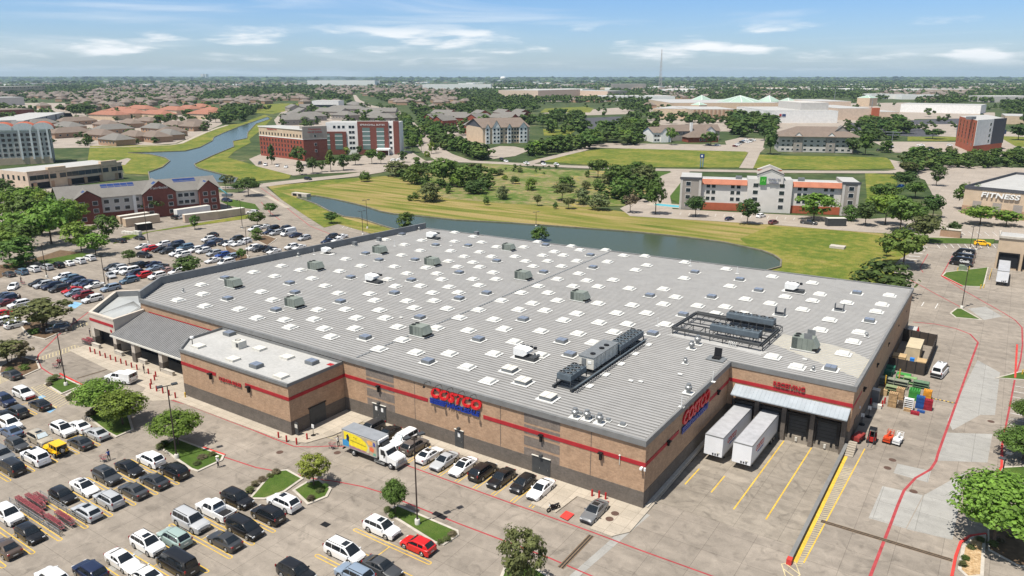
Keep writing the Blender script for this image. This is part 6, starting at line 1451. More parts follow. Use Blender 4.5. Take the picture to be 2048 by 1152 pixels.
x, y = P(1746, 804); crate(x, y+.6, 1.5, 1.1, 2.1, 'offwhite' if False else 'midgrey', 'steel_cabinet', 'tall grey steel cabinet against the side wall', 'cabinet', k2='offwhite')
x, y = P(1763, 791); crate(x, y+.6, 1.5, 1.1, 1.0, 'cardboard', 'cardboard_load', 'tan cardboard load on a pallet beside the cabinet', 'load')
x, y = P(1753, 817); crate(x, y+.4, 1.3, .8, .55, 'offwhite', 'floor_scrubber', 'low white machine in front of the grey cabinet', 'machine')
def rackcart(px, py, lx, ly, h, shelves, mat_, lab, name='rack_trolley'):
    x, y = P(px, py); y += ly/2; o = empty(name, (x, y, 0)); b = MB()
    for sx_ in (-1,1):
        for sy_ in (-1,1): b.box(sx_*lx/2-.04,sy_*ly/2-.04,0,sx_*lx/2+.04,sy_*ly/2+.04,h)
    b.build('frame', mat_, o)
    for k in range(shelves): b = MB(); z = .25+(h-.35)*k/max(1,shelves-1); b.box(-lx/2,-ly/2,z,lx/2,ly/2,z+.07,bottom=True); b.build('shelf', mat_, o)
    tag(o, lab, 'trolley')
rackcart(1815, 821, 1.3, .7, 2.0, 6, K['white'], 'white ladder shaped rack trolley among the pallet stacks'); rackcart(1766, 772, 3.2, 1.2, 1.5, 3, M('olive_grey_steel', (.22,.24,.18), .6, .15, 2), 'long grey green flat rack by the wall'); rackcart(1792, 776, 3.4, 1.2, 1.4, 3, M('olive_grey_steel', (.22,.24,.18), .6, .15, 2), 'middle grey green flat rack behind the pallets'); rackcart(1805, 763, 2.2, 1.2, 1.3, 2, grn, 'light green trolley behind the grey racks'); rackcart(1818, 770, 2.0, 1.1, 1.3, 2, M('pale_green', (.2,.34,.14), .6, .2, 2), 'pale green trolley behind the orange pallets'); rackcart(1840, 778, 2.4, 1.3, 1.2, 3, M('dull_green', (.12,.2,.12), .6, .2, 2), 'dull green rack at the far right of the stacks'); rackcart(1783, 793, 2.2, 1.2, 1.7, 4, M('moss_crate', (.2,.25,.13), .8, .2, 2), 'moss green crate stack behind the tall pallet stack')
for px, py, k, lab in ((1768,783,'yellow','yellow topped guard pole beside the grey rack'),(1796,770,'yellow','yellow guard pole among the grey racks')):
    x, y = P(px, py); b = MB(); b.tube((x,y,0),(x,y,1.4),.1,n=8,m=1); b.tube((x,y,1.4),(x,y,3.0),.1,n=8); tag(b.build('guard_pole', [K[k], K['orange']]), lab, 'pole', 'guard poles')
pa, pc = P(1862,797), P(1911,807); b = MB()
for k in range(12):
    t0, t1 = k/12, (k+1)/12; b.box(0,0,0,0,0,0) if False else b.tube((pa[0]+(pc[0]-pa[0])*t0,pa[1]+(pc[1]-pa[1])*t0,.07),(pa[0]+(pc[0]-pa[0])*t1,pa[1]+(pc[1]-pa[1])*t1,.07),.07,n=6,m=k%2)
tag(b.build('speed_hump', [K['yellow'], K['black']]), 'thin yellow and black striped hump across the drive', 'speed hump')
for px, py, lab in ((1737,834,'sign stand with a round black foot, nearer the wall door'),(1723,849,'sign stand with a round black foot, nearer the dock corner'),(627,872,'sign stand with a round black foot before the roller door')):
    x, y = P(px, py); o = empty('sign_stand', (x, y, 0)); b = MB(); b.lathe((0,0,0), [(.5,0),(.5,.12),(.1,.2),(.04,.2),(.04,1.6),(.01,1.6)], 12); b.build('stand', K['black'], o); b = MB(); b.box(-.25,-.03,1.3,.25,.03,1.9,bottom=True); b.build('sign_board', K['white'], o); tag(o, lab, 'sign', 'sign stands')
# ---------- yard machines
def wheels(o, pts, r, wd=.2):
    b = MB(); b.lathe((0,-wd/2,0), [(.02,0),(r*.6,-.01),(r,.03),(r,wd-.03),(r*.6,wd),(.02,wd)], 12, 0, 'y'); w_ = b.build('wheel', K['tyre'], o)
    for i, p in enumerate(pts):
        c_ = w_ if i == 0 else w_.copy()
        if i: col.objects.link(c_)
        c_.location = p
def forklift():
    x, y = P(1741, 888); o = empty('forklift', (x, y+.6, 0), R(-90)); rd = M('red_machine_paint', (.42,.025,.02), .4, .1, 1)
    b = MB(); b.box(-1.1,-.55,.35,.5,.55,.95,0); b.box(-1.2,-.5,.5,-.6,.5,1.25,0); b.build('body', rd, o)
    b = MB(); b.box(-.5,-.3,.95,.0,.3,1.1); b.box(-.6,-.3,.95,-.5,.3,1.55); b.build('seat', K['black'], o)
    b = MB()
    for sx_, sy_ in ((-.9,-.5),(-.9,.5),(.35,-.5),(.35,.5)): b.tube((sx_,sy_,.9),(sx_*.85,sy_*.9,2.15),.04)
    b.box(-.85,-.5,2.12,.4,.5,2.2,bottom=True); b.build('overhead_guard', K['black'], o)
    b = MB()
    for s in (-1,1): b.box(.6,s*.35-.06,.1,.72,s*.35+.06,2.3)
    b.box(.58,-.4,2.2,.74,.4,2.3); b.build('mast', K['darkgrey'], o)
    for s in (-1,1): b = MB(); b.box(.74,s*.25-.06,.08,1.8,s*.25+.06,.14); b.build('fork', K['steel'], o)
    wheels(o, [(-.75,-.5,.3),(-.75,.5,.3),(.4,-.55,.32),(.4,.55,.32)], .3); tag(o, 'red forklift with a black overhead guard by the walkway', 'forklift')
forklift()
def lift(px, py, mat_, lab):
    x, y = P(px, py); o = empty('boom_lift', (x, y+1.0, 0), R(84)); o.scale = (.78,)*3; b = MB(); b.box(-1.2,-.65,.4,1.0,.65,.95,0); b.box(-1.3,-.6,.95,-.2,.6,1.35,0); b.build('body', mat_, o)
    b = MB(); b.box(-1.0,-.15,1.35,1.6,.15,1.65,0); b.box(-.9,-.1,1.65,1.3,.1,1.9,0); b.build('boom', mat_, o)
    b = MB()
    for z in (.75,1.25,1.75):
        b.path([(1.3,-.55,z),(2.1,-.55,z),(2.1,.55,z),(1.3,.55,z),(1.3,-.55,z)], .035, 4)
    for sx_, sy_ in ((1.3,-.55),(2.1,-.55),(2.1,.55),(1.3,.55)): b.tube((sx_,sy_,.7),(sx_,sy_,1.8),.035,n=4)
    b.box(1.3,-.55,.68,2.1,.55,.74,bottom=True); b.build('basket', mat_, o)
    wheels(o, [(-.85,-.65,.36),(-.85,.65,.36),(.75,-.65,.36),(.75,.65,.36)], .36, .26); tag(o, lab, 'lift')
lift(1773, 889, M('orange_red_paint', (.60,.07,.02), .45, .1, 1), 'orange red boom lift parked beside the white one'); lift(1792, 893, K['white'], 'white boom lift parked beside the orange one')
x, y = P(1714, 886); o = empty('tow_cart', (x, y+.9, 0), R(78)); b = MB(); b.box(-1.3,-.55,.4,1.2,.55,1.0,0); b.box(-1.2,-.45,1.0,1.1,.45,1.05,0); b.build('body', M('faded_red_paint', (.26,.04,.035), .6, .2, 2), o); wheels(o, [(-.8,-.55,.28),(-.8,.55,.28),(.8,-.55,.28),(.8,.55,.28)], .28); tag(o, 'faded red cart against the dark dock wall', 'cart')
# ---------- shopping trolleys and their corral
cartred = M('trolley_red_plastic', (.40,.115,.125), .5, .12, 3)
def cart_mesh():
    b = MB()
    b0_, t0_ = [(-.38,-.2,.42),(.38,-.16,.42),(.38,.16,.42),(-.38,.2,.42)], [(-.48,-.28,.98),(.44,-.22,.88),(.44,.22,.88),(-.48,.28,.98)]
    for i in range(4):
        j = (i+1)%4
        for k in range(4):
            t = k/3; a, c_ = Vector(b0_[i]).lerp(Vector(t0_[i]), t), Vector(b0_[j]).lerp(Vector(t0_[j]), t); b.tube(a, c_, .024 if k == 3 else .014, n=4, m=0 if k == 3 else 1)
        for k in range(5):
            t = k/4; b.tube(Vector(b0_[i]).lerp(Vector(b0_[j]), t), Vector(t0_[i]).lerp(Vector(t0_[j]), t), .012, n=4, m=k%2)
    b.box(-.38,-.2,.41,.38,.2,.43,0)
    b.tube((-.55,-.28,1.02),(-.55,.28,1.02),.035,n=6,m=0)
    for s in (-1,1):
        b.tube((-.55,s*.26,1.02),(-.42,s*.24,.15),.02,n=4,m=1); b.tube((-.42,s*.24,.15),(.4,s*.18,.15),.02,n=4,m=1); b.tube((.4,s*.18,.15),(.38,s*.16,.42),.02,n=4,m=1)
        for xx in (-.4,.38): b.lathe((xx,s*.2-.02,.07),[(.02,0),(.07,.0),(.07,.04),(.02,.04)],8,2,'y')
    return b.build('shopping_trolley', [cartred, K['steel'], K['tyre']])
ct = cart_mesh(); spots = []
for k in range(22): spots.append((-98.0+k*.29, 34.75, 0, 'nested row along the corral rail'))
for k in range(13): spots.append((-97.6+k*.29, 35.75, 0, 'second nested row in the corral'))
for k in range(5): spots.append((-97.0+k*.4, 36.5, 8, 'loose trolleys at the corral back'))
for k in range(11): spots.append((-90.6+k*.29, 34.8, 0, 'corral row by its open end'))
for k in range(11): spots.append((-90.4+k*.29, 35.9, 0, 'corral row nearest the silver wagon'))
gx, gy = P(176, 690)
for k in range(16): spots.append((gx-1.2+.29*(k%8), gy+.9*(k//8), 0, 'rows at the portico corner'))
for i, (x, y, a, w_) in enumerate(spots):
    o = ct if i == 0 else copy_tree(ct); o.location = (x, y, .05 if 'portico' in w_ else 0); o.rotation_euler = (0,0,R(a+random.uniform(-5,5)))
    tag(o, {'n':'red shopping trolley in the long nested row along the corral rail','s':'red shopping trolley in the second nested row inside the corral','l':'loose red shopping trolley at the closed end of the corral'}.get(w_[0]) or f'red shopping trolley in the {w_}', 'trolley', 'shopping trolleys, '+w_)
for n_, yy, x0, x1 in (('near', 34.05, -98.9, -86.6), ('far', 37.0, -97.4, -86.6)):
    o = empty('corral_rail', ((x0+x1)/2, yy, 0)); hl = (x1-x0)/2
    for z in (.35,.7,1.05): b = MB(); b.tube((-hl,0,z),(hl,0,z),.035,n=6); b.build('rail', K['steel'], o)
    for k in range(6): b = MB(); b.tube((-hl+2*hl*k/5,0,0),(-hl+2*hl*k/5,0,1.1),.04,n=6); b.build('post', K['steel'], o)
    tag(o, f'steel trolley corral rail on the {"side nearer the black hatchback" if n_ == "near" else "side nearer the silver wagon"}', 'rail', 'trolley corral rails')
# ---------- entrance seat walls and barriers
for i, (q, lx) in enumerate(((Z1b(775,300),2.6),(Z1b(955,360),2.6),(Z1b(1140,425),2.8),(Z1b(1345,512),3.6))):
    x, y = P(*q); b = MB(); b.box(x-lx/2,y-.25,.04,x+lx/2,y+.25,.75,0); b.box(x-lx/2-.04,y-.3,.75,x+lx/2+.04,y+.3,.83,0); tag(b.build('seat_wall', K['kerb']), f'{ords[i]} low concrete seat wall from the portico, under the entrance canopy edge', 'wall', 'low seat walls at the entrance')
x, y = P(150, 645); b = MB(); b.mesh([(x-.5,y-.4,0),(x+.5,y-.4,0),(x+.5,y,1.1),(x-.5,y,1.1),(x-.5,y+.4,0),(x+.5,y+.4,0)], [(0,1,2,3),(3,2,5,4)]); tag(b.build('floor_sign', M('faded_orange_board', (.5,.3,.25), .7, .2, 3)), 'faded folding floor sign on the drive beside the portico', 'sign')
x, y = P(1925, 541); b = MB(); b.box(x-1,y-.8,.15,x+1,y+.8,1.5); tr_ = b.build('transformer_box', M('grey_green_box', (.2,.24,.17), .6, .12, 1)); tag(tr_, 'grey green transformer box between yellow posts', 'box'); b = MB(); b.box(x-1.3,y-1.1,.15,x+1.3,y+1.1,.25); b.build('plinth', K['kerb'], tr_)
x, y = P(1675, 496); b = MB(); b.box(x-2.2,y-1.5,.06,x+2.2,y+1.5,.75); tag(b.build('concrete_vault', K['kerb']), 'square concrete drain vault on the lawn behind the store', 'drain')
# ---------- people
skinm, pants = M('skin', (.42,.26,.19), .6, .05, 3), M('dark_trousers', (.03,.03,.04), .9, .1, 3)
def person(px, py, shirt, rz, pose, lab, hat=None, hair=(.02,.015,.012), trousers=None, loc=None):
    x, y = loc or P(px, py)
    st_ = .16 if pose != 'stand' else .04
    arm = {'push': [(.28,-.22,1.15),(.5,-.2,1.05)], 'walk': [(.06,-.26,1.12),(.18,-.25,.9)], 'stand': [(0,-.27,1.12),(.08,-.25,.88)]}[pose]
    V = [(0,0,.95),(0,0,1.18),(0,0,1.40),(0,0,1.50),(.01,0,1.56),(.02,0,1.66),(.01,0,1.75)]; RR_ = [.145,.13,.15,.055,.06,.098,.07]; Ed = [(0,1),(1,2),(2,3),(3,4),(4,5),(5,6)]
    def add(p, r, par): V.append(p); RR_.append(r); Ed.append((par, len(V)-1)); return len(V)-1
    for s in (-1,1):
        h = add((0,s*.09,.88), .095, 0); k = add((st_*s*.6+.03,s*.10,.48), .062, h); a = add((st_*s*-.2+(-.08 if pose != 'stand' and s < 0 else 0),s*.10,.08), .042, k); add((V[a][0]+.17,s*.11,.04), .035, a)
        sh = add((0,s*.19,1.40), .062, 2); e = add((arm[0][0]*(1 if pose == 'push' else s),-arm[0][1]*s,arm[0][2]), .042, sh); w_ = add((arm[1][0]*(1 if pose == 'push' else s),-arm[1][1]*s,arm[1][2]), .03, e)
        wp = Vector(V[w_]); d = (wp-Vector(V[e])).normalized(); pm = add(tuple(wp+d*.06), .032, w_)
        pp = Vector(V[pm])
        for j, (off, ln) in enumerate(((-.03,.075),(-.01,.085),(.01,.08),(.03,.062))): add(tuple(pp+d*ln+Vector((0,0,off))), .009, pm)
        add(tuple(wp+d*.05+Vector((.05,0,.01))), .010, w_)
    me = bpy.data.meshes.new('person'); me.from_pydata(V, Ed, []); o = bpy.data.objects.new('person', me); col.objects.link(o)
    md = o.modifiers.new('skin', 'SKIN'); ss = o.modifiers.new('sub', 'SUBSURF'); ss.levels = 1; ss.render_levels = 1
    for i, r in enumerate(RR_): me.skin_vertices[0].data[i].radius = (r, r*(1.25 if i in (0,1,2) else 1)) if i not in (0,1,2) else (r*.8, r*1.2)
    me.skin_vertices[0].data[0].use_root = True
    dg = bpy.context.evaluated_depsgraph_get(); dg.update(); m2 = bpy.data.meshes.new_from_object(o.evaluated_get(dg)); o.modifiers.clear(); o.data = m2
    m2.materials.clear()
    for t in (skinm, M('shirt_cloth', shirt, .9, .1, 3), trousers or pants, K['trim']): m2.materials.append(t)
    for p in m2.polygons:
        c_ = p.center; p.use_smooth = True
        p.material_index = 3 if c_.z < .1 else 2 if c_.z < .96 and abs(c_.y) < .2 and (c_.z < .84 or abs(c_.x) < .2) else 1 if c_.z < 1.46 and (abs(c_.y) < .235 and abs(c_.x) < .3 or c_.z > 1.2) else 0
    o.location = (x, y, .0); o.rotation_euler = (0,0,R(rz))
    b = MB(); b.lathe((.0,0,1.66), [(.105,-.02),(.112,.05),(.085,.12),(.02,.15)], 10); b.build('hair', M('hair', hair, .8, .1, 5), o, 60)
    b = MB()   # face: eyes, nose, mouth, ears
    for s in (-1,1): b.box(.108,s*.035-.01,1.655,.118,s*.035+.01,1.668,bottom=True); b.box(-.01,s*.1-.012,1.63,.03,s*.1+.012,1.69,1,bottom=True)
    b.mesh([(.105,-.012,1.62),(.105,.012,1.62),(.135,0,1.622),(.108,0,1.66)], [(0,1,2),(0,2,3),(1,3,2)], 1); b.box(.102,-.025,1.59,.11,.025,1.598,bottom=True); b.build('face', [K['trim'], skinm], o)
    if hat: b = MB(); b.lathe((0,0,1.73), [(.25,0),(.13,.02),(.12,.1),(.02,.12)], 14); b.build('hat', M('hat_cloth', hat, .9, .1, 4), o, 40)
    tag(o, lab, 'person'); return o
person(437, 935, (.72,.70,.66), -60, 'walk', 'person in a white shirt and wide pale hat walking at the island tip', hat=(.7,.66,.55))
person(219, 921, (.05,.10,.33), 190, 'push', 'person in a blue shirt pushing a trolley between the car rows')
person(118, 733, (.42,.03,.03), 200, 'push', 'person in red pushing trolleys, the nearer of two')
person(122, 733, (.5,.2,.2), 200, 'walk', 'person in pink and red, behind the other in red')
person(677, 893, (.72,.72,.70), 180, 'push', 'person in a white top pushing a trolley behind the delivery truck')
person(289, 747, (.02,.02,.025), -80, 'walk', 'person in black walking by the red bollards')
person(181, 673, (.03,.03,.05), -90, 'stand', 'person in dark clothes beside the portico corner')
person(43, 566, (.03,.035,.04), 20, 'push', 'person in dark clothes pushing a trolley up the far aisle')
person(217, 567, (.03,.03,.035), 0, 'stand', 'person in dark clothes standing at the lamp post')
person(38, 600, (.6,.6,.58), 90, 'stand', 'person in a white top behind the parked SUVs')
person(42, 602, (.02,.02,.02), 120, 'stand', 'person in black behind the parked SUVs')
for (px, py, rz, lab) in ((207,923,190,'trolley pushed by the person in blue'),(111,736,200,'trolley pushed by the person in red'),(664,897,180,'trolley behind the delivery truck'),(47,570,20,'trolley pushed up the far aisle')):
    o = copy_tree(ct); x, y = P(px, py); o.location = (x, y, 0); o.rotation_euler = (0,0,R(rz)); tag(o, 'red shopping '+lab, 'trolley', 'shopping trolleys in use')
# ------------------------------------------------------------------ trees: tapered trunk with limbs, crown of many leaf clumps
rng = np.random.default_rng(5)
def leafcloud(n_clump, per, size, shape, seed, low=.28, flat=1.0):
    r = np.random.default_rng(seed); cen = []
    while len(cen) < n_clump:
        p = r.uniform(-1, 1, 3); d = np.linalg.norm(p)
        if d > 1 or d < .35: continue
        h = (p[2]+1)/2
        prof = {'broad': (1-.55*h**2)*(.55+.6*min(1, h*2.2)), 'oval': math.sqrt(max(.02, 1-(2*h-1)**2))*1.0+.1, 'cone': 1.05-.85*h, 'bush': (1-.5*h*h), 'loose': (.5+.6*min(1, h*2))*(1-.5*h*h)}[shape]
        cen.append((p[0]*prof*.40, p[1]*prof*.40, low+(1-low)*(.08+.86*h), r.uniform(.6, 1.25)))
    V = []
    for cx, cy, cz, s in cen:
        R0 = s*{'broad':.13,'oval':.125,'cone':.10,'bush':.15,'loose':.105}[shape]
        for _ in range(per):
            d = r.normal(size=3); d /= np.linalg.norm(d); rad = R0*r.uniform(.55, 1.0)
            p = np.array([cx, cy, cz])+d*np.array([rad, rad, rad*.8])
            nrm = d*.9+np.array([cx, cy, (cz-.55)*.6])*1.6+np.array([0, 0, .45])+r.normal(size=3)*.35; nrm /= np.linalg.norm(nrm)
            u = np.cross(nrm, r.normal(size=3)); u /= np.linalg.norm(u); v = np.cross(nrm, u); a = size*r.uniform(.6, 1.3); b_ = a*r.uniform(.6, 1.)
            V += [p-u*a-v*b_*.4, p+u*a*.3-v*b_, p+u*a+v*b_*.4, p-u*a*.3+v*b_]
    return np.array(V)
def cloud_mesh(name, V):
    me = bpy.data.meshes.new(name); n = len(V)//4
    me.vertices.add(len(V)); me.vertices.foreach_set('co', V.astype(np.float32).ravel()); me.loops.add(len(V)); me.loops.foreach_set('vertex_index', np.arange(len(V), dtype=np.int32))
    me.polygons.add(n); me.polygons.foreach_set('loop_start', np.arange(0, len(V), 4, dtype=np.int32)); me.update(calc_edges=True); return me
def trunk_mesh(shape, seed, multi=False):
    r = random.Random(seed); b = MB(); top = .62 if shape in ('oval','cone') else .5
    for k in range(4 if multi else 1):
        ox, oy = ((r.uniform(-.06,.06), r.uniform(-.06,.06)) if multi else (0, 0)); mid = (ox*2.2+r.uniform(-.02,.02), oy*2.2, .3)
        b.tube((ox,oy,-.01), mid, .022 if not multi else .013, .017 if not multi else .010, 6); b.tube(mid, (mid[0]*1.6, mid[1]*1.6, top), .017 if not multi else .01, .008, 6)
        for j in range(4): a = j*1.57+r.uniform(-.4,.4)+k; z = r.uniform(.26,.42); b.tube((mid[0],mid[1],z), (mid[0]+.2*math.cos(a), mid[1]+.2*math.sin(a), z+r.uniform(.14,.3)), .010, .004, 5)
    o = b.build('trunk', K['bark']); me = o.data; bpy.data.objects.remove(o); return me
TP = {}
for lod, nc, per, size in (('near', 80, 90, .0185), ('mid', 46, 32, .036), ('far', 24, 15, .07)):
    for shape in ('broad','oval','cone','bush','loose'):
        k_ = 2 if lod == 'near' else 2
        for v in range(k_):
            nn = int(nc*(.55 if shape == 'loose' else 1))
            me = cloud_mesh('crown', leafcloud(nn, per, size*(1.1 if shape == 'loose' else 1), shape, 10+v*7+len(shape), low={'broad':.3,'oval':.2,'cone':.12,'bush':-.02,'loose':.3}[shape])); me.materials.append(K['leaf']); TP[lod, shape, v] = me
for shape in ('broad','oval','cone','bush','loose','multi'): TP['trunk', shape] = trunk_mesh('broad' if shape == 'multi' else shape, 3, shape == 'multi')
GC = {'g':(.095,.155,.030),'d':(.066,.112,.027),'y':(.20,.24,.04),'l':(.155,.235,.035),'o':(.125,.145,.05),'b':(.17,.14,.085),'p':(.15,.19,.075)}
NT = [0]
def tree(px, py, wpx, hpx, shape, c_, lab, group=None, world=None, wh=None, name='tree', multi=False):
    x, y = world or P(px, py); wpx *= 1.08; r = math.sqrt(x*x+y*y+CAMH**2)
    h = wh[1] if wh else HZ(px, py, py-hpx); wd = wh[0] if wh else wpx*r/F
    if shape == 'bush' and wd > 2.5*h: wd = 2.5*h
    lod = 'near' if r < 150 else 'mid' if r < 480 else 'far'
    o = empty(name, (x, y, 0), random.uniform(0, 6.28)); o.scale = (wd, wd, h)
    k = random.random(); cc = GC[c_]; f = random.uniform(.85, 1.18)
    cr = bpy.data.objects.new('crown', TP[lod, shape, NT[0] % 2]); col.objects.link(cr); cr.parent = o; cr.color = tuple(v*f for v in cc)+(1,)
    if shape != 'bush' or r < 130:
        tr = bpy.data.objects.new('trunk', TP['trunk', 'multi' if multi else shape]); col.objects.link(tr); tr.parent = o; tr.scale = (min(1.6, .32*h/wd+.5),)*2+(1,)
    NT[0] += 1; tag(o, lab, 'shrub' if name == 'shrub' else 'tree', group); return o
T = tree
T(200,830,96,70,'broad','l','leafy tree on the entrance island, left of a touching pair'); T(246,850,98,66,'broad','l','bright leafy tree on the entrance island, right of a touching pair'); T(357,890,98,68,'broad','l','leafy green tree beside the lamp post on its own grass island')
T(628,972,78,65,'loose','y','thin yellowish tree on the island before the delivery truck'); T(791,1030,56,72,'broad','g','small round dark green tree on the long grass island'); T(1042,1195,112,145,'loose','o','big olive brown tree at the bottom edge in front of the store')
T(1985,1090,170,140,'broad','l','large bright green tree on the right edge by the gravel bed'); T(2045,920,95,62,'broad','g','dark green tree at the right edge above the large bright tree'); T(2055,855,60,60,'broad','g','tree at the right edge beside the white parking bays')
T(88,660,108,62,'broad','o','spreading crape myrtle with several trunks beside the white wagon', multi=True); T(18,728,70,48,'broad','o','green crape myrtle at the left edge above the black sedan', multi=True); T(46,728,42,46,'loose','b','leafless grey crape myrtle beside the green one', multi=True)
T(40,533,80,62,'bush','g','big dense round tree at the left end of the hedge row'); T(103,488,85,90,'oval','l','tall bright tree left of the hotel with solar panels'); T(163,503,60,62,'oval','l','bright green tree before the brick gable of the solar hotel'); T(192,512,58,48,'broad','l','bright low tree behind the white SUVs of the hedge row'); T(215,482,50,56,'oval','g','tree with a brownish side near the cream containers')
T(12,450,60,70,'oval','l','bright tree at the left edge, lower one',); T(60,460,62,72,'oval','g','tree between two bright trees on the left'); T(30,420,58,48,'broad','g','tree behind the bright trees at the left edge'); T(75,415,46,40,'broad','l','tree peeking over the left tree group toward the tan shops'); T(135,470,50,75,'oval','l','tall bright tree against the first brick gable'); T(5,500,60,50,'broad','l','bright tree at the far left edge above the dense round tree'); T(5,395,46,40,'broad','d','dark tree at the left edge beside the tan shops')
T(259,528,30,30,'broad','d','small round tree beside the black moving hatchback'); T(380,553,60,42,'broad','d','low dense tree just behind the store parapet'); T(390,459,22,30,'oval','g','slender tree on the grass strip by the cream containers'); T(484,520,22,24,'broad','g','small dark tree in the back rows beside a lamp post'); T(515,480,30,26,'bush','g','bushy tree in the back rows near the white cargo van'); T(515,452,42,30,'broad','g','round tree at the end of the grass strip'); T(541,432,30,28,'broad','g','round tree at the driveway corner'); T(663,447,34,24,'broad','g','small tree on the grass beside the driveway'); T(811,458,46,36,'bush','g','round tree rising behind the far store corner'); T(1081,482,46,32,'bush','g','round tree rising behind the far store edge'); T(497,392,50,40,'broad','d','dark tree at the road junction'); T(310,432,52,42,'broad','d','dark tree in front of the middle brick gable'); T(478,385,26,22,'broad','d','small dark tree left of the road junction')
for px in (451, 462): T(px,377,20,30,'loose','o',f'{"left" if px == 451 else "right"} of two palms at the river end','palms')
T(1757,590,130,74,'bush','d','large dark round tree behind the far right store corner'); T(1806,532,92,78,'broad','g','large tree leaning over the hatched bays'); T(1848,484,66,56,'broad','o','tree on the grass beside the brick wall'); T(1772,513,22,30,'oval','g','small slim tree at the edge of the lawn'); T(1907,470,26,28,'broad','d','small dark tree beside the brick wall')
T(1391,434,46,44,'broad','d','round dark tree before the left end of the green sign inn'); T(1494,449,50,54,'broad','d','large round dark tree before the middle of the green sign inn'); T(1627,441,78,58,'oval','l','large bright tree before the right half of the green sign inn'); T(1730,452,44,50,'broad','d','dark tree at the right end of the green sign inn'); T(1260,426,40,42,'loose','b','thin brownish tree by the inn driveway'); T(1311,429,46,76,'oval','g','tall green tree beside the pool of the green sign inn'); T(1700,442,36,34,'bush','g','shrubby tree beside the dark box trailer')
sh = [(796,352,58,30,'bush','o'),(832,368,46,38,'bush','d'),(887,371,62,52,'broad','d'),(932,374,60,44,'bush','d'),(952,387,48,26,'bush','d'),(862,403,50,36,'bush','g'),(729,363,26,20,'bush','d'),(1124,401,44,34,'broad','g'),(1134,374,40,22,'bush','g'),(1061,381,26,24,'bush','g'),(1075,412,16,22,'broad','g'),(1137,418,24,22,'broad','g'),(1111,418,11,14,'bush','g'),(1196,356,40,36,'broad','d'),(1274,345,54,22,'bush','d'),(1236,372,52,42,'broad','d'),(1239,397,56,42,'bush','g'),(1166,409,34,32,'bush','p'),(1196,420,46,32,'bush','p'),(1171,378,22,16,'bush','g'),(1194,380,24,22,'bush','g'),(1290,366,44,34,'bush','o'),(1029,368,20,16,'bush','d'),(1006,399,28,26,'bush','p'),(972,410,14,18,'bush','g'),(820,402,12,12,'bush','d'),(830,402,16,18,'bush','d'),(896,388,12,16,'bush','d'),(912,374,30,26,'bush','l'),(1000,350,20,12,'bush','g'),(1010,360,14,10,'bush','g'),(1040,345,14,10,'bush','g'),(985,352,22,16,'bush','g'),(1175,355,12,14,'bush','d'),(1260,360,34,24,'bush','g'),(1215,368,30,22,'bush','g'),(1300,352,20,14,'bush','l'),(945,345,30,18,'bush','g'),(1310,395,22,26,'bush','g')]
for i, (px, py, w_, h_, s_, c_) in enumerate(sh): T(px, py, w_*1.2, h_*1.1, s_, {'d':'g','g':'l' if i%3 == 0 else 'o'}.get(c_, c_) if i%4 else c_, f'{ords[i%13]} {"wide bush" if w_ > 44 else "rounded shrub" if w_ > 20 else "small shrub"} of the {("left","middle","right")[i//13]} third of the wild meadow clumps', 'bushes of the wild meadow', name='shrub')
hb = [(544,329,24,42,'cone','d'),(597,331,34,40,'oval','d'),(600,349,26,30,'cone','d'),(626,347,26,34,'oval','d'),(644,344,18,24,'oval','g'),(662,343,32,46,'cone','g'),(687,341,32,34,'oval','d'),(711,330,28,26,'oval','d'),(695,313,16,20,'oval','y'),(719,311,16,20,'broad','d'),(744,328,28,32,'broad','g'),(762,328,22,26,'broad','g'),(806,325,22,24,'oval','d'),(843,303,18,36,'cone','l'),(826,305,20,34,'broad','g'),(854,321,16,20,'oval','y'),(863,308,18,26,'oval','l'),(833,327,18,14,'broad','g'),(872,305,16,18,'oval','d')]
for i, (px, py, w_, h_, s_, c_) in enumerate(hb): T(px, py, w_, h_, s_, c_, f'{ords[i] if i < 13 else ords[i-13]} {"yellow green" if c_ == "y" else "conical dark" if s_ == "cone" else "round green"} tree from the left {"before the red brick hotel" if i < 13 else "along the avenue foot"}', 'trees before the brick hotels')
ht = [(1540,308,36,50,'broad','d','dark tree at the left end of the grey three storey building'),(1705,308,32,34,'oval','d','dark tree left of two at the right end of the grey three storey building'),(1730,310,40,46,'broad','g','tree right of two at the right end of the grey three storey building'),(1342,290,26,38,'broad','g','bright tree before the left wing of the grey lodge'),(1421,292,38,30,'broad','g','tree before the brick lobby of the grey lodge'),(1865,278,40,22,'broad','d','spreading dark tree in the pale car park left of the tower hotel'),(2036,280,40,34,'broad','d','round dark tree right of the tower hotel'),(1772,305,30,26,'bush','g','dark bush beside the utility pole'),(1810,375,52,34,'broad','d','dark tree beside the blue tarp'),(1830,396,46,34,'broad','g','tree right of the blue tarp'),(1865,435,44,48,'broad','d','tree left of the fitness building wall'),(1872,372,30,46,'oval','d','slim tree at the far fitness corner'),(1936,420,56,56,'oval','g','bright tree hiding the fitness front corner'),(1960,450,66,40,'broad','l','wide bright tree before the fitness front'),(2012,452,54,32,'broad','l','bright low tree at the right of the fitness front')]
for px, py, w_, h_, s_, c_, lb in ht: T(px, py, w_, h_, s_, c_, lb)
for px, py, w_, h_ in ((1770,450,60,66),(1800,462,70,72),(1830,455,50,50),(1775,405,50,40),(1750,425,40,36),(1755,400,36,34)): T(px, py, w_, h_, 'broad', random.choice('lgg'), 'leafy tree of the dense group between the inn and the fitness building', 'trees between the inn and the fitness building')
MASS = []
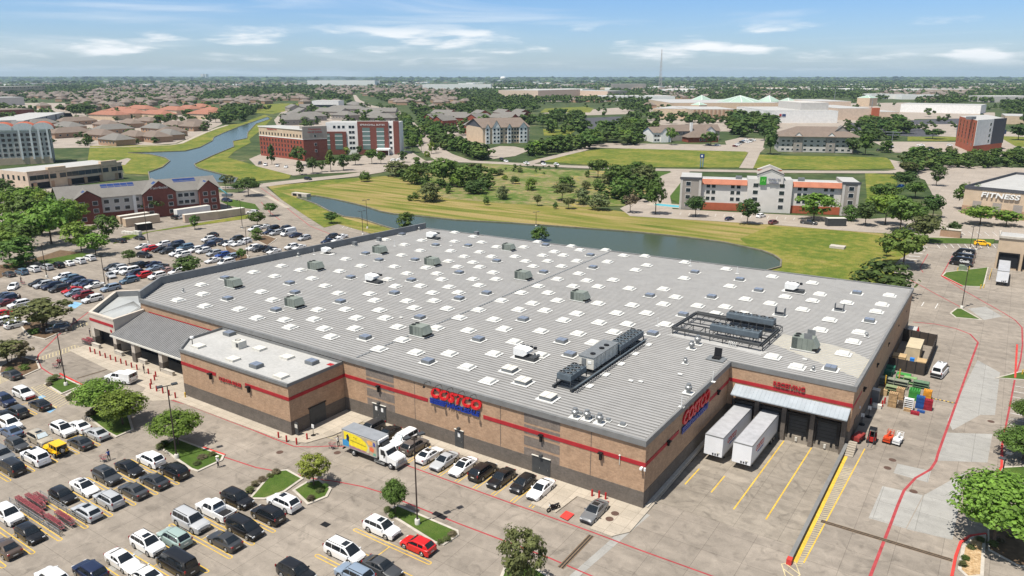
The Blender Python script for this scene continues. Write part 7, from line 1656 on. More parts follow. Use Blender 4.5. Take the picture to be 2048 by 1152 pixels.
def belt(poly, n, hr, lab, cols='dgg', shapes=('broad','bush','broad'), wr=(1.2,1.8)):
    MASS.append((poly, int(n*2.2), hr))
    xs = [p[0] for p in poly]; ys = [p[1] for p in poly]; k = 0; tries = 0; sc_ = [P(x, y) for x, y in poly]
    X = [p[0] for p in sc_]; Y = [p[1] for p in sc_]
    while k < n and tries < 4000:
        tries += 1; x, y = random.uniform(min(X), max(X)), random.uniform(min(Y), max(Y))
        if not inpoly(x, y, sc_): continue
        h = random.uniform(*hr); T(0, 0, 0, 0, random.choice(shapes), random.choice(cols), lab, lab.replace('tree ', 'trees ', 1), world=(x, y), wh=(h*random.uniform(*wr), h)); k += 1
belt([(800,236),(808,236),(836,292),(822,296)], 16, (8,13), 'dark tree in the belt on the left side of the avenue')
belt([(838,236),(868,262),(905,295),(975,314),(970,324),(905,312),(868,290),(845,262)], 30, (7,12), 'dark tree in the belt on the right side of the avenue')
belt([(1050,318),(1075,298),(1130,290),(1200,280),(1215,292),(1130,306),(1075,318)], 16, (8,12), 'leafy tree in the row behind the lot road', 'lgg')
belt([(1200,290),(1190,268),(1240,255),(1310,262),(1300,290)], 16, (10,15), 'tall leafy tree in the grove left of the lodge', 'lgd')
belt([(1090,272),(1080,240),(1160,232),(1175,255),(1165,274)], 14, (9,14), 'dark tree in the grove right of the gabled hotel', 'ddg')
belt([(1450,268),(1450,240),(1540,235),(1560,262),(1530,285)], 15, (10,16), 'dark tree in the grove right of the lodge', 'ddg')
belt([(1730,285),(1725,250),(1800,243),(1820,262),(1800,282)], 14, (9,13), 'dark tree in the grove behind the utility pole', 'ddg')
belt([(1790,330),(1830,312),(1900,315),(1935,330),(1880,345),(1810,350)], 13, (6,9), 'dark tree in the clump left of the red tower hotel base', 'dgo')
belt([(1890,338),(1935,316),(2060,312),(2060,336)], 16, (5,8), 'tree in the band behind the fitness roof', 'dgg')
belt([(430,250),(430,232),(500,222),(515,234),(480,246)], 10, (10,14), 'dark tree on the river bend bank', 'ddd')
belt([(140,222),(175,210),(200,238),(150,240)], 8, (10,14), 'dark tree behind the long white building', 'ddg')

for px, py in ((50,500),(85,470),(120,445),(150,460),(30,475),(95,440),(20,520),(65,440)): T(px, py, random.uniform(48,64), random.uniform(50,70), 'broad', random.choice('llg'), 'bright leafy tree of the dense group left of the solar hotel', 'trees left of the solar hotel')
MASS += [([(778,354),(870,328),(985,345),(980,386),(900,386),(830,374)], 60, (3,6)), ([(1185,400),(1225,350),(1312,340),(1305,400),(1225,416)], 46, (3,6)), ([(60,297),(62,240),(430,226),(440,250),(350,285)], 150, (4,8)), ([(560,262),(790,262),(790,214),(570,216)], 110, (6,11)), ([(870,285),(870,236),(1050,236),(1060,250)], 70, (6,11)), ([(1690,290),(1690,246),(1900,240),(1910,262),(1800,280)], 40, (6,9)), ([(1300,250),(1300,236),(1540,246),(1540,256)], 50, (8,13)), ([(1120,335),(1000,330),(1000,345),(1100,350)], 14, (1.5,3))]
bed = [(104,764,'o'),(98,772,'b'),(112,760,'o'),(140,800,'o'),(150,795,'b'),(180,832,'b'),(190,826,'b'),(330,890,'g'),(322,897,'o'),(405,918,'b'),(425,912,'o'),(395,930,'o'),(510,972,'b'),(525,962,'b'),(540,955,'o'),(552,948,'b'),(500,985,'o'),(640,985,'o'),(622,1002,'b'),(650,975,'g'),(776,1024,'o'),(784,1035,'g'),(893,1082,'o'),(905,1072,'b'),(880,1088,'o'),(1930,1120,'g'),(1925,1133,'o'),(1942,1098,'o'),(1960,1082,'o'),(20,745,'g'),(50,740,'g'),(60,728,'b'),(70,668,'g'),(110,658,'g'),(2000,1085,'b'),(2020,1075,'b'),(1985,1092,'o')]
for i, (px, py, c_) in enumerate(bed): T(px, py, random.uniform(14,22), random.uniform(8,13), 'bush', c_, f'low {"brownish" if c_ == "b" else "green" if c_ == "g" else "olive"} bedding shrub on a kerbed island', f'{"brownish" if c_ == "b" else "green" if c_ == "g" else "olive"} bedding shrubs on the islands', name='shrub')
# ------------------------------------------------------------------ buildings
def frame2(a, b):
    A, B = Vector(P(*a)), Vector(P(*b)); d = B-A; return A, d.length, math.atan2(d.y, d.x)
class B_:
    def __init__(s, name, a, b, lab, cat='building', group=None, dxy=None):
        A, s.L, ang = frame2(a, b) if dxy is None else dxy
        s.o = empty(name, (A[0], A[1], 0), ang); tag(s.o, lab, cat, group)
    def part(s, name, mats, fn, parent=None):
        b = MB(); fn(b); return b.build(name, mats, parent or s.o)
    def box(s, name, k, x0, y0, z0, x1, y1, z1, mt=None, parent=None):
        b = MB(); b.box(x0, y0, z0, x1, y1, z1, 0, 1 if mt else None, bottom=z0 > .2); return b.build(name, [K[k], K[mt]] if mt else K[k], parent or s.o)
    def wins(s, xs, zs, y, w=1.3, h=1.5, g='window', fr='white', face='f', xf=0, parent=None):
        m = MB(); m.box(-w/2-.1,-.06,-h/2-.1,w/2+.1,0,h/2+.1,0,bottom=True); m.box(-w/2,-.09,-h/2,w/2,-.061,h/2,1,bottom=True); p0 = None
        for x in xs:
            for z in zs:
                if p0 is None: p0 = m.build('window', [K[fr], K[g]], parent or s.o); c_ = p0
                else: c_ = p0.copy(); col.objects.link(c_)
                if face == 'f': c_.location = (x, y, z)
                elif face == 'r': c_.location = (xf, x, z); c_.rotation_euler = (0, 0, math.pi/2)
                else: c_.location = (xf, x, z); c_.rotation_euler = (0, 0, -math.pi/2)
    def gable(s, name, k, x0, x1, y0, y1, ze, zr, ov=.5, axis='x', wallk=None, parent=None):
        b = MB()
        if axis == 'x':
            ym = (y0+y1)/2; A = [(x0-ov,y0-ov,ze),(x1+ov,y0-ov,ze),(x1+ov,ym,zr),(x0-ov,ym,zr),(x0-ov,y1+ov,ze),(x1+ov,y1+ov,ze)]; b.mesh(A, [(0,1,2,3),(3,2,5,4)]); g1 = [(x0,y0,ze),(x0,y1,ze),(x0,ym,zr-.1)]; g2 = [(x1,y0,ze),(x1,ym,zr-.1),(x1,y1,ze)]
        else:
            xm = (x0+x1)/2; A = [(x0-ov,y0-ov,ze),(xm,y0-ov,zr),(xm,y1,zr),(x0-ov,y1,ze),(x1+ov,y0-ov,ze),(x1+ov,y1,ze)]; b.mesh(A, [(0,1,2,3),(1,4,5,2)]); g1 = [(x0,y0,ze),(x1,y0,ze),(xm,y0,zr-.12)]; g2 = [(x0,y1,ze),(xm,y1,zr-.1),(x1,y1,ze)]
        b.poly(g1, 1); b.poly(g2, 1); return b.build(name, [K[k], K[wallk or 'stucco_white']], parent or s.o)
    def hip(s, name, k, x0, x1, y0, y1, ze, zr, ov=.6, parent=None):
        b = MB(); x0 -= ov; x1 += ov; y0 -= ov; y1 += ov; i = min(x1-x0, y1-y0)/2
        if x1-x0 >= y1-y0: r0, r1 = (x0+i,(y0+y1)/2,zr), (x1-i,(y0+y1)/2,zr); f = [[(x0,y0,ze),(x1,y0,ze),r1,r0],[(x1,y0,ze),(x1,y1,ze),r1],[(x1,y1,ze),(x0,y1,ze),r0,r1],[(x0,y1,ze),(x0,y0,ze),r0]]
        else: r0, r1 = ((x0+x1)/2,y0+i,zr), ((x0+x1)/2,y1-i,zr); f = [[(x0,y0,ze),(x1,y0,ze),r0],[(x1,y0,ze),(x1,y1,ze),r1,r0],[(x1,y1,ze),(x0,y1,ze),r1],[(x0,y1,ze),(x0,y0,ze),r0,r1]]
        for q in f: b.poly(q)
        b.poly([(x0,y0,ze-.02),(x0,y1,ze-.02),(x1,y1,ze-.02),(x1,y0,ze-.02)]); return b.build(name, K[k], parent or s.o)
    def text(s, t, size, x, y, z, k, width=None, name='sign_lettering', parent=None, **kw):
        b = MB(); put_text(b, t, size, (x, y, z), (1,0,0), width=width, ext=.05, **kw); return b.build(name, K[k], parent or s.o)
ar = lambda a, b, n: list(np.linspace(a, b, n))
# 1 three storey hotel with brick gables and solar panels
h = B_('hotel', (128,452), (441,420), 'three storey hotel with brown brick gables and blue solar panels', 'hotel'); Lh = h.L; D = 17; e_, r_ = 9.2, 13.2
h.box('wall', 'stucco_grey', 0, 0, 0, Lh, D, e_); h.box('brick_base', 'brick_brown', -.06, -.06, 0, Lh+.06, D+.06, 3.4); h.gable('roof', 'roof_grey', 0, Lh, 0, D, e_, r_, .8, 'x', 'brick_red')
fx = lambda px: (px-128)/(441-128)*Lh
for x0, x1, zz in ((fx(152),fx(201),12.4),(fx(281),fx(347),14.0),(fx(396),fx(438),12.8)):
    bw = h.box('brick_bay', 'brick_brown', x0, -2.2, 0, x1, .0, e_); h.gable('bay_roof', 'roof_grey', x0, x1, -2.2, D/2, e_, zz, .5, 'y', 'brick_brown', bw)
    h.wins(ar(x0+2.2, x1-2.2, 2 if x1-x0 < 14 else 3), (1.9,4.7,7.5), -2.2, 1.6, 1.4, parent=bw)
    b = MB(); wv = (x1-x0)/2; xm = (x0+x1)/2; h0 = e_; slope = (zz-e_)/wv
    for i in range(3):
        for j in range(3):
            u0, u1 = .18+.24*i, .18+.24*i+.2; y0 = -1.6+j*1.25; q = [(x0+wv*u, yy, e_+slope*wv*u+.12) for u, yy in ((u0,y0),(u1,y0),(u1,y0+1.1),(u0,y0+1.1))]; b.poly(q)
    b.build('solar_panel', K['solar'], bw)
for a, c_, n_ in ((203,278,4),(350,392,3)): h.wins(ar(fx(a)+1.5, fx(c_)-1.5, n_), (4.7,7.4), 0, 1.7, 1.4)
h.wins([fx(138)], (4.7,7.4), 0)
h.box('white_pilaster', 'stucco_white', fx(262), -.5, 0, fx(268), 0, e_)
b = MB()
for k, u in enumerate(ar(fx(210), fx(262), 5)+ar(fx(355), fx(390), 4)):
    for v0, v1 in ((.55,.72),(.75,.92)):
        q = [(u, D/2*v0, e_+(r_-e_)*v0+.12), (u+2.2, D/2*v0, e_+(r_-e_)*v0+.12), (u+2.2, D/2*v1, e_+(r_-e_)*v1+.12), (u, D/2*v1, e_+(r_-e_)*v1+.12)]; b.poly(q)
    if k in (4, 8): b.build('solar_panel', K['solar'], h.o); b = MB()
h.text('Fairfield', 1.3, fx(314), -2.3, 11.3, 'white', 6)
# 2 tan two storey shops
h = B_('shop_building', (60,381), (247,357), 'tan two storey shop building with dark square windows', 'shops'); L_ = h.L; D = 24
h.box('wall', 'stucco_peach', 0, 0, 0, L_, D, 8.6, 'whiteroof'); h.box('cornice', 'stucco_tan', -.3, -.3, 8.2, L_+.3, .2, 8.9)
for x0, x1, zt in ((L_*.20,L_*.38,9.9),(L_*.76,L_*.94,10.2)): h.box('raised_bay', 'stucco_tan', x0, -.5, 0, x1, 1.5, zt)
xs = ar(L_*.05, L_*.97, 14); h.wins([x for x in xs if not (L_*.20 < x < L_*.38 or L_*.76 < x < L_*.94)], (5.6,), 0, 3.4, 2.2, fr='stucco_tan'); h.wins(ar(L_*.24,L_*.34,2)+ar(L_*.80,L_*.90,2), (5.6,), -.5, 3.2, 2.2, fr='stucco_tan'); h.wins(ar(3,20,5), (5.6,), 0, 1.6, 2.2, fr='stucco_tan', face='l', xf=0)
for x in ar(L_*.04, L_*.90, 6): h.box('brick_pier', 'brick_tan', x, -.6, 0, x+1.6, 0, 3.4)
h.box('shopfront', 'dark', 1, -.1, .3, L_-1, -.02, 3.2)
for x, w_ in ((L_*.1,7),(L_*.29,7),(L_*.85,8)): h.text('SHOP' if False else '- ----', .8, x, -.62, 7.6, 'dark', w_)
# 3 pale grey hotel with arched roofs (left edge)
h = B_('hotel', (-70,334), (107,326), 'pale grey hotel with arched white gables and orange barrel roofs', 'hotel'); L_ = h.L; Hh = 20.5; Dp = (Vector(P(147,319))-Vector(P(107,326))).length
h.box('wall', 'stucco_grey', 0, 0, 0, L_, Dp, Hh, 'whiteroof'); h.box('base', 'stucco_tan', -.1, -.15, 0, L_+.1, 0, 4); h.box('end_wall', 'slate', L_, 1, 0, L_+.3, Dp, Hh+1)
for k in range(4): y = 2+k*(Dp-4)/3; h.box('white_band', 'white', L_+.3, y-.3, 2, L_+.45, y+.3, Hh)
h.box('white_band', 'white', L_+.3, 1, Hh*.72, L_+.46, Dp, Hh*.72+.8); h.box('parapet', 'white', -.2, -.3, Hh-.2, L_+.2, .3, Hh+.7)
for c_, w_ in ((L_*.47,13),(L_*.72,13),(L_*.94,12)):
    def arch(b, c_=c_, w_=w_):
        n = 12; q = [(c_+w_/2*math.cos(math.pi*k/n), Hh+.5+4.2*math.sin(math.pi*k/n)) for k in range(n+1)]
        b.poly([(x,-.7,z) for x, z in q][::-1]); b.mesh([(x,-.7,z) for x, z in q]+[(x,Dp*.8,z) for x, z in q], [(k,k+1,n+2+k,n+1+k) for k in range(n)], 1)
    h.part('arched_gable', [K['white'], K['orange']], arch)
for c_ in (L_*.66, L_*.79, L_*.885, L_*.985): h.box('white_pilaster', 'white', c_-.5, -.7, 3, c_+.5, 0, Hh+.5)
h.wins(ar(L_*.40, L_*.965, 9), ar(6, 18, 5), 0, 2.0, 1.9)
# 4 red brick hotel with cream top
h = B_('hotel', (610,322), (656,319.5), 'red brick hotel with a cream top storey and flat white roof', 'hotel'); W_ = h.L; V_ = Vector(P(522,311))-Vector(P(610,322)); D = V_.length; ang = h.o.rotation_euler.z
h2 = math.atan2(V_.y, V_.x)-ang; Hh = HZ(610,322,257)
def skew(b, z0, z1, off=0., m=0):
    c, s = math.cos(h2), math.sin(h2); p = [(-off,-off),(W_+off,-off),(W_+c*D+off,s*D+off),(c*D-off,s*D+off)]; b.prism(p, z0, z1, m, 1)
h.part('brick_wall', [K['brick_red'], K['brick_red']], lambda b: skew(b, 0, Hh*.66)); h.part('cream_top', [K['stucco_tan'], K['whiteroof']], lambda b: skew(b, Hh*.66, Hh-1)); h.part('cornice', [K['stucco_white'], K['whiteroof']], lambda b: skew(b, Hh-1, Hh-.4, .4)); h.part('band', [K['stucco_white'], K['stucco_white']], lambda b: skew(b, Hh*.655, Hh*.68, .1))
h.box('corner_tower', 'stucco_mid', -.4, -.5, Hh*.68, W_+.4, 6, Hh+1.2); h.box('brick_pier', 'brick_brown', -.2, -.4, 0, W_+.2, 0, Hh*.65); h.wins([W_*.5], (Hh*.76, Hh*.5, Hh*.3), -.5, 1.4, 1.6); h.text('Hampton', 1.5, W_*.5, -.65, Hh-.6, 'maroon' if 'maroon' in K else 'stripe', 8); h.text('Inn & Suites', 1.5, W_*.5, -.65, Hh-2.4, 'stripe', 9)
c, s = math.cos(h2), math.sin(h2)
for k in range(14):
    u = D*(.06+.9*k/13)
    m = MB(); m.box(-.6,-.05,-.85,.6,.03,.85,0,bottom=True); p0 = m.build('window', K['window'], h.o); p0.location = (c*u-.06*s*-1-.12, s*u, Hh*.76); p0.rotation_euler = (0,0,h2+math.pi)
    for z in (Hh*.56,Hh*.42,Hh*.28,Hh*.13): q = p0.copy(); col.objects.link(q); q.location.z = z
b = MB(); put_text(b, 'Hampton Inn', 1.6, (c*D*.68-.25, s*D*.68, Hh-1.9), (-c,-s,0), width=12, ext=.05); b.build('sign_lettering', K['stripe'], h.o)
# 5 white and brick suites hotel
h = B_('hotel', (655,309), (800,309), 'white hotel with brown brick panels and tall teal window bands', 'hotel'); L_ = h.L; Hh = HZ(800,309,245); D = 20
fx = lambda px: (px-655)/145*L_
h.box('wall', 'stucco_white', 0, 0, 0, L_, D, Hh, 'whiteroof')
for x0, x1, zt in ((fx(655),fx(695),Hh*.72),(fx(718),fx(779),Hh+.8),(fx(789),fx(800),Hh+1)):
    pnl = h.box('brick_panel', 'brick_brown', x0, -.7, 0, x1, .3, zt)
for px, zt in ((655,.66),(680,.66),(735,.84),(763,.84)): h.box('window_band', 'windowteal', fx(px)-2.6, -.8, 3.6, fx(px)+2.6, -.7, Hh*zt); [h.box('band_rail', 'white', fx(px)-2.7, -.86, 3.6+k*3, fx(px)+2.7, -.8, 4.0+k*3) for k in range(1,5) if 3.6+k*3 < Hh*zt]
h.wins(ar(fx(703),fx(709),2)+[fx(783)], ar(4.5, Hh-3, 5), 0, 1.8, 1.8); h.wins(ar(fx(672),fx(690),3), (Hh-3,), 0, 1.8, 1.8); h.box('porch_roof', 'white', fx(757), -9, 3.6, fx(783), -.5, 4.6); [h.box('porch_post', 'white', fx(px), -8.8, 0, fx(px)+.5, -8.3, 3.6) for px in (758,781)]
h.text('SPRINGHILL SUITES', 1.6, fx(748), -.85, Hh-1.6, 'white', 17)
K['stucco_inn'] = M('pale_inn_stucco', (.60,.575,.54), .9, .07, .4)
K['salmon'] = M('salmon_orange_roof', (.46,.17,.10), .7, .1, .5)
# 6 inn with the green sign
h = B_('hotel', (1361,417), (1707,431), 'white and orange inn with a green square sign on its gabled tower', 'hotel'); L_ = h.L; Hh = 12.6; D = 15
fx = lambda px: (px-1361)/(1707-1361)*L_
h.box('wall', 'stucco_inn', 0, 0, 0, L_, D, Hh-1, 'whiteroof'); h.box('orange_base', 'orange', .2, -.12, 0, L_-.2, 0, 3.0)
for x0, x1 in ((-.6,fx(1401)),(fx(1679),L_+.8)): tw = h.box('end_tower', 'stucco_mid', x0, -1.6, 0, x1, D+.6, Hh+.4, 'whiteroof'); h.box('cornice', 'slate', x0-.3, -1.9, Hh-.2, x1+.3, -1.5, Hh+.6, parent=tw); [h.box('quoin', 'stucco_grey', xx-.45, -1.75, 0, xx+.45, -1.6, Hh-.2, parent=tw) for xx in (x0+.45, x1-.45)]; h.wins(ar(x0+3.2, x1-3.2, 1) if x1-x0 < 9 else [(x0+x1)/2], (2.2,5.2,8.0,10.6), -1.6, 1.8, 1.5, parent=tw)
for x0, x1 in ((fx(1402),fx(1494)),(fx(1584),fx(1678))):
    h.part('orange_eave', K['salmon'], lambda b: b.mesh([(x0,-.9,Hh-2.0),(x1,-.9,Hh-2.0),(x1,.2,Hh-.1),(x0,.2,Hh-.1),(x0,-.9,Hh-2.2),(x1,-.9,Hh-2.2)], [(0,1,2,3),(4,5,1,0)])); h.box('parapet', 'white', x0, .2, Hh-1.0, x1, .7, Hh)
    q = (x1-x0); h.wins([x0+q*t for t in (.15,.27,.69,.82)], (2.0,4.7,7.3,9.7), 0, 1.5, 1.4)
tw = h.box('centre_tower', 'stucco_inn', fx(1495), -1.4, 0, fx(1583), D*.6, Hh+.6, 'whiteroof'); xm = (fx(1495)+fx(1583))/2
gw = (fx(1566)-fx(1516))/2; gh = HZ(1540,428,340)-Hh
h.part('gable_top', [K['stucco_inn'], K['slate'], K['stucco_mid']], lambda b: (b.prism([(xm-gw,-1.9),(xm+gw,-1.9),(xm+gw,5),(xm-gw,5)], Hh-1, Hh+gh*.55, 0), b.mesh([(xm-gw-.4,-2.1,Hh+gh*.55),(xm,-2.1,Hh+gh),(xm+gw+.4,-2.1,Hh+gh*.55),(xm-gw-.4,6,Hh+gh*.55),(xm,6,Hh+gh),(xm+gw+.4,6,Hh+gh*.55)], [(0,1,4,3),(1,2,5,4)], 2), b.poly([(xm-gw,-1.9,Hh+gh*.55),(xm+gw,-1.9,Hh+gh*.55),(xm,-1.9,Hh+gh-.2)]), b.mesh([(xm-gw-.4,-2.2,Hh+gh*.5),(xm,-2.2,Hh+gh*.95),(xm,-2.2,Hh+gh+.1),(xm-gw-.4,-2.2,Hh+gh*.55+.1),(xm+gw+.4,-2.2,Hh+gh*.5),(xm+gw+.4,-2.2,Hh+gh*.55+.1)], [(0,1,2,3),(1,4,5,2)], 1)), tw)
h.part('rear_gable', [K['stucco_grey'], K['orange']], lambda b: (b.prism([(xm-gw*.9,7),(xm+gw*.9,7),(xm+gw*.9,9),(xm-gw*.9,9)], Hh-1, Hh+gh*.75), b.mesh([(xm-gw,6.9,Hh+gh*.75),(xm,6.9,Hh+gh*1.15),(xm+gw,6.9,Hh+gh*.75),(xm-gw,9.2,Hh+gh*.75),(xm,9.2,Hh+gh*1.15),(xm+gw,9.2,Hh+gh*.75)], [(0,1,4,3),(1,2,5,4),(0,2,1)], 0), b.box(xm-gw,6.8,Hh+gh*.66,xm+gw,6.95,Hh+gh*.74,1,bottom=True)), tw)
h.wins([fx(1511),fx(1563)], (2.4,5.2,8.0,10.8), -1.4, 1.9, 1.5, parent=tw)
K['signgreen'] = M('sign_green', (.04,.30,.03), .4, .1, 1); K['signblue'] = M('sign_navy', (.03,.06,.16), .4, .1, 1)
k_ = gw/4.4
gs = h.box('green_sign', 'signgreen', xm-3.7*k_, -2.15, Hh-1.4*k_, xm-1.5*k_, -1.95, Hh+1.6*k_, parent=tw); b = MB(); put_text(b, 'H', 1.7*k_, (xm-2.6*k_,-2.25,Hh+.2*k_), (1,0,0), ext=.04, shear=.2, bold=.05); b.build('emblem', M('pale_green_mark', (.2,.55,.12), .4, .1, 1), gs); h.text('Holiday Inn', 1.0*k_, xm+1.3*k_, -2.1, Hh+.75*k_, 'signblue', 4.2*k_); h.text('EXPRESS', .9*k_, xm+1.2*k_, -2.1, Hh-.5*k_, 'signblue', 3.2*k_)
for px in (1478, 1604): h.box('air_conditioner', 'midgrey', fx(px)-1.2, 6, Hh-1, fx(px)+1.2, 8, Hh+.6)
# 7 grey lodge with brick lobby
h = B_('lodge', (1306,285), (1452,283), 'long grey lodge with brown gabled roofs and a white chimney', 'hotel'); L_ = h.L; e_ = 8
h.box('wall', 'stucco_mid', L_*.2, 14, 0, L_, 28, e_); h.gable('roof', 'roof_brown', L_*.2, L_, 14, 28, e_, 13, .8, 'x', 'stucco_white'); h.box('wing', 'stucco_white', 0, 0, 0, L_*.25, 26, e_); h.gable('wing_roof', 'roof_brown', 0, L_*.25, 0, 26, e_, 12, .8, 'x', 'stucco_white')
for x0, x1, y0 in ((L_*.10,L_*.2,-1.2),(L_*.78,L_*.92,11)): h.box('gable_bay', 'stucco_white', x0, y0, 0, x1, y0+3, e_); h.gable('bay_roof', 'roof_brown', x0, x1, y0, y0+9, e_, e_+4, .5, 'y', 'stucco_white')
h.box('chimney', 'stucco_white', L_*.58, 13, 0, L_*.61, 15, 15); lb = h.box('lobby', 'brick_red', L_*.45, -4, 0, L_*.86, 9, 4); h.hip('lobby_roof', 'roof_brown', L_*.45, L_*.86, -4, 9, 4, 9, .8, lb); h.gable('lobby_gable', 'roof_brown', L_*.60, L_*.69, -5, 2, 4, 7, .4, 'y', 'brick_red', lb)
h.wins(ar(L_*.3, L_*.76, 8), (6.4,), 14, 1.8, 1.4); h.wins([L_*.03,L_*.07], (2,5.5), 0, 1.8, 1.5); h.wins([L_*.62,L_*.67], (2,), -4, 1.6, 1.6, parent=lb)
# 8 grey three storey building with a big brown hip roof
h = B_('apartment_building', (1556,303), (1704,306), 'grey three storey building under a wide brown hip roof', 'building'); L_ = h.L; e_ = HZ(1630,304,273); D = 26
h.box('wall', 'stucco_grey', 0, 0, 0, L_, D, e_); h.hip('roof', 'roof_brown', 0, L_+3, 0, D, e_, e_+6.5, 2.5); h.gable('roof_dormer', 'roof_grey', L_*.74, L_*.97, 6, 14, e_+2.5, e_+7.5, .5, 'y', 'stucco_mid')
for x in (L_*.26, L_*.70): g_ = h.box('stair_bay', 'stucco_mid', x-3, -1, 0, x+3, .5, e_); h.gable('stair_roof', 'roof_brown', x-3, x+3, -1.2, 3, e_, e_+3, .3, 'y', 'stucco_white', g_); h.wins([x], (1.8,4.8,7.8), -1, 1.8, 1.3, parent=g_)
h.wins(ar(L_*.06,L_*.2,3)+ar(L_*.36,L_*.62,4)+ar(L_*.79,L_*.95,3), (1.8,4.8,7.8), 0, 1.9, 1.3)
# 9 tower hotel in red, white and dark grey
h = B_('hotel', (1944,306), (2002,299), 'six storey tower hotel in orange red, white and dark grey', 'hotel'); L_ = h.L; V_ = Vector(P(1910,291))-Vector(P(1944,306)); D = V_.length; Hh = HZ(1944,306,241)
h2 = math.atan2(V_.y, V_.x)-h.o.rotation_euler.z; c, s = math.cos(h2), math.sin(h2); fp = [(0,0),(L_,0),(L_+c*D,s*D),(c*D,s*D)]
h.part('wall', [K['orange'], K['whiteroof']], lambda b: b.prism(fp, 0, Hh, 0, 1)); h.box('white_panel', 'stucco_white', .3, -.25, Hh*.22, L_*.56, -.02, Hh+.3); h.box('dark_panel', 'slate', L_*.56, -.35, Hh*.22, L_+.2, -.02, Hh+.4); h.wins([L_*.47], ar(Hh*.32, Hh*.85, 4), -.25, 2.2, 2.2, fr='white'); h.box('blue_sign', 'signblue', L_+.3, -.4, Hh*.5, L_+3, -.1, Hh*.64); h.box('rooftop_unit', 'midgrey', L_*.2, 8, Hh, L_*.35, 12, Hh+2)
for k in range(5):
    u = D*(.12+.19*k); m = MB(); m.box(-1.0,-.05,-1.0,1.0,.08,1.0,0,bottom=True); p0 = m.build('window', K['window'], h.o); p0.location = (c*u-.1, s*u, 5.5); p0.rotation_euler = (0,0,h2+math.pi)
    for z in ar(9.2, Hh-3, 5): q = p0.copy(); col.objects.link(q); q.location.z = z
# 10 fitness building
A, B = Vector(P(1922,427)), Vector(P(2048,442)); h = B_('fitness_building', (1922,427), (2048,442), 'tan fitness building with white roof and big white letters', 'building', dxy=(A, 60, math.atan2((B-A).y,(B-A).x))); Hh = HZ(1937,428,373); D = (Vector(P(1876,383))-A).length
h.box('wall', 'stucco_tan', 0, 0, 0, 60, D, Hh-.7, 'whiteroof'); h.box('brick_base', 'brick_tan', -.08, -.08, 0, 60, D+.08, 3.4); h.part('parapet', K['slate'], lambda b: b.wallstrip([(0,0),(60,0),(60,D),(0,D)], .6, Hh-.9, Hh+.3, 0, True)); h.box('side_porch', 'brick_tan', -3, D*.72, 0, 0, D*.95, Hh-1.5)
for x in ar(3.5, 45, 7): h.box('blank_panel', 'stucco_mid', x, -.12, 2.2, x+3, -.02, 5.6)
b = MB(); put_text(b, 'FITNESS', 2.6, (12.6,-.4,Hh-2.6), (1,0,0), ext=.25, width=13, shear=.12, bold=.05); b.build('sign_lettering', K['white'], h.o)
for x, y in ((14,D*.55),(22,D*.8),(20,D*.35),(32,D*.3),(30,D*.75)): h.box('rooftop_unit', 'midgrey', x, y, Hh-.65, x+3.2, y+2.2, Hh+1)
# 11 loading building on the right edge
A = Vector(P(1988,536)); h = B_('loading_building', (0,500), (1,500), 'tan concrete loading building with two dark dock doors', 'building', dxy=(A, 60, 0)); Hh = HZ(1988,536,474)
h.box('wall', 'stucco_tan', 0, 0, -.1, 60, 9, Hh, 'whiteroof'); h.part('coping', K['kerb'], lambda b: b.wallstrip([(0,9),(0,0),(60,0)], .6, Hh-.2, Hh+.4))
for x0, x1 in ((.8,5.2),(6.6,11.2)): d_ = h.box('dock_door', 'dark', x0, -.12, .6, x1, -.03, 4.4); h.part('dock_frame', K['black'], lambda b: (b.box(x0-.3,-.5,.2,x0,-.13,4.8), b.box(x1,-.5,.2,x1+.3,-.13,4.8), b.box(x0,-.5,4.4,x1,-.13,4.8,bottom=True)), d_)
b = MB(); x, y = P(1978,560); b.tube((x,y,0),(x+.2,y+10,1.1),.05); b.tube((x,y,1),(x+.2,y+10,1.1),.05); tag(b.build('dock_rail', K['yellow']), 'yellow and grey dock rail beside the silver trailer', 'rail')
# 12 gabled four storey hotel
h = B_('hotel', (966,288), (1058,285), 'four storey cream and brick hotel with white gables and brown roof', 'hotel'); L_ = h.L; e_ = HZ(1010,287,255); D = (Vector(P(1086,277))-Vector(P(1058,285))).length
h.box('wall', 'stucco_tan', 0, 0, 0, L_, D, e_); h.box('grey_end', 'stucco_grey', L_, 0, 0, L_+.3, D, e_); h.gable('roof', 'roof_brown', 0, L_, 0, D, e_, e_+6.5, .9, 'x', 'slate'); h.box('brick_panel', 'brick_tan', L_*.05, -.2, 0, L_*.12, 0, e_-3)
for x0, x1, up in ((L_*.05,L_*.14,3),(L_*.2,L_*.36,6),(L_*.52,L_*.6,3),(L_*.78,L_*.95,4)): g_ = h.box('gable_bay', 'stucco_white', x0, -1, 0, x1, 1, e_); h.gable('gable_roof', 'roof_brown', x0, x1, -1.2, D*.4, e_, e_+up, .4, 'y', 'stucco_white', g_); h.wins(ar(x0+1.6, x1-1.6, 1 if x1-x0 < 6 else 2), ar(2, e_-1.6, 4), -1, 1.6, 1.5, parent=g_)
h.wins(ar(L_*.4, L_*.5, 2)+ar(L_*.63, L_*.75, 3), ar(2, e_-1.6, 4), 0, 1.6, 1.5); h.wins(ar(D*.3, D*.7, 2), ar(2.4, e_-2, 3), 0, 2.4, 2, face='r', xf=L_+.3)
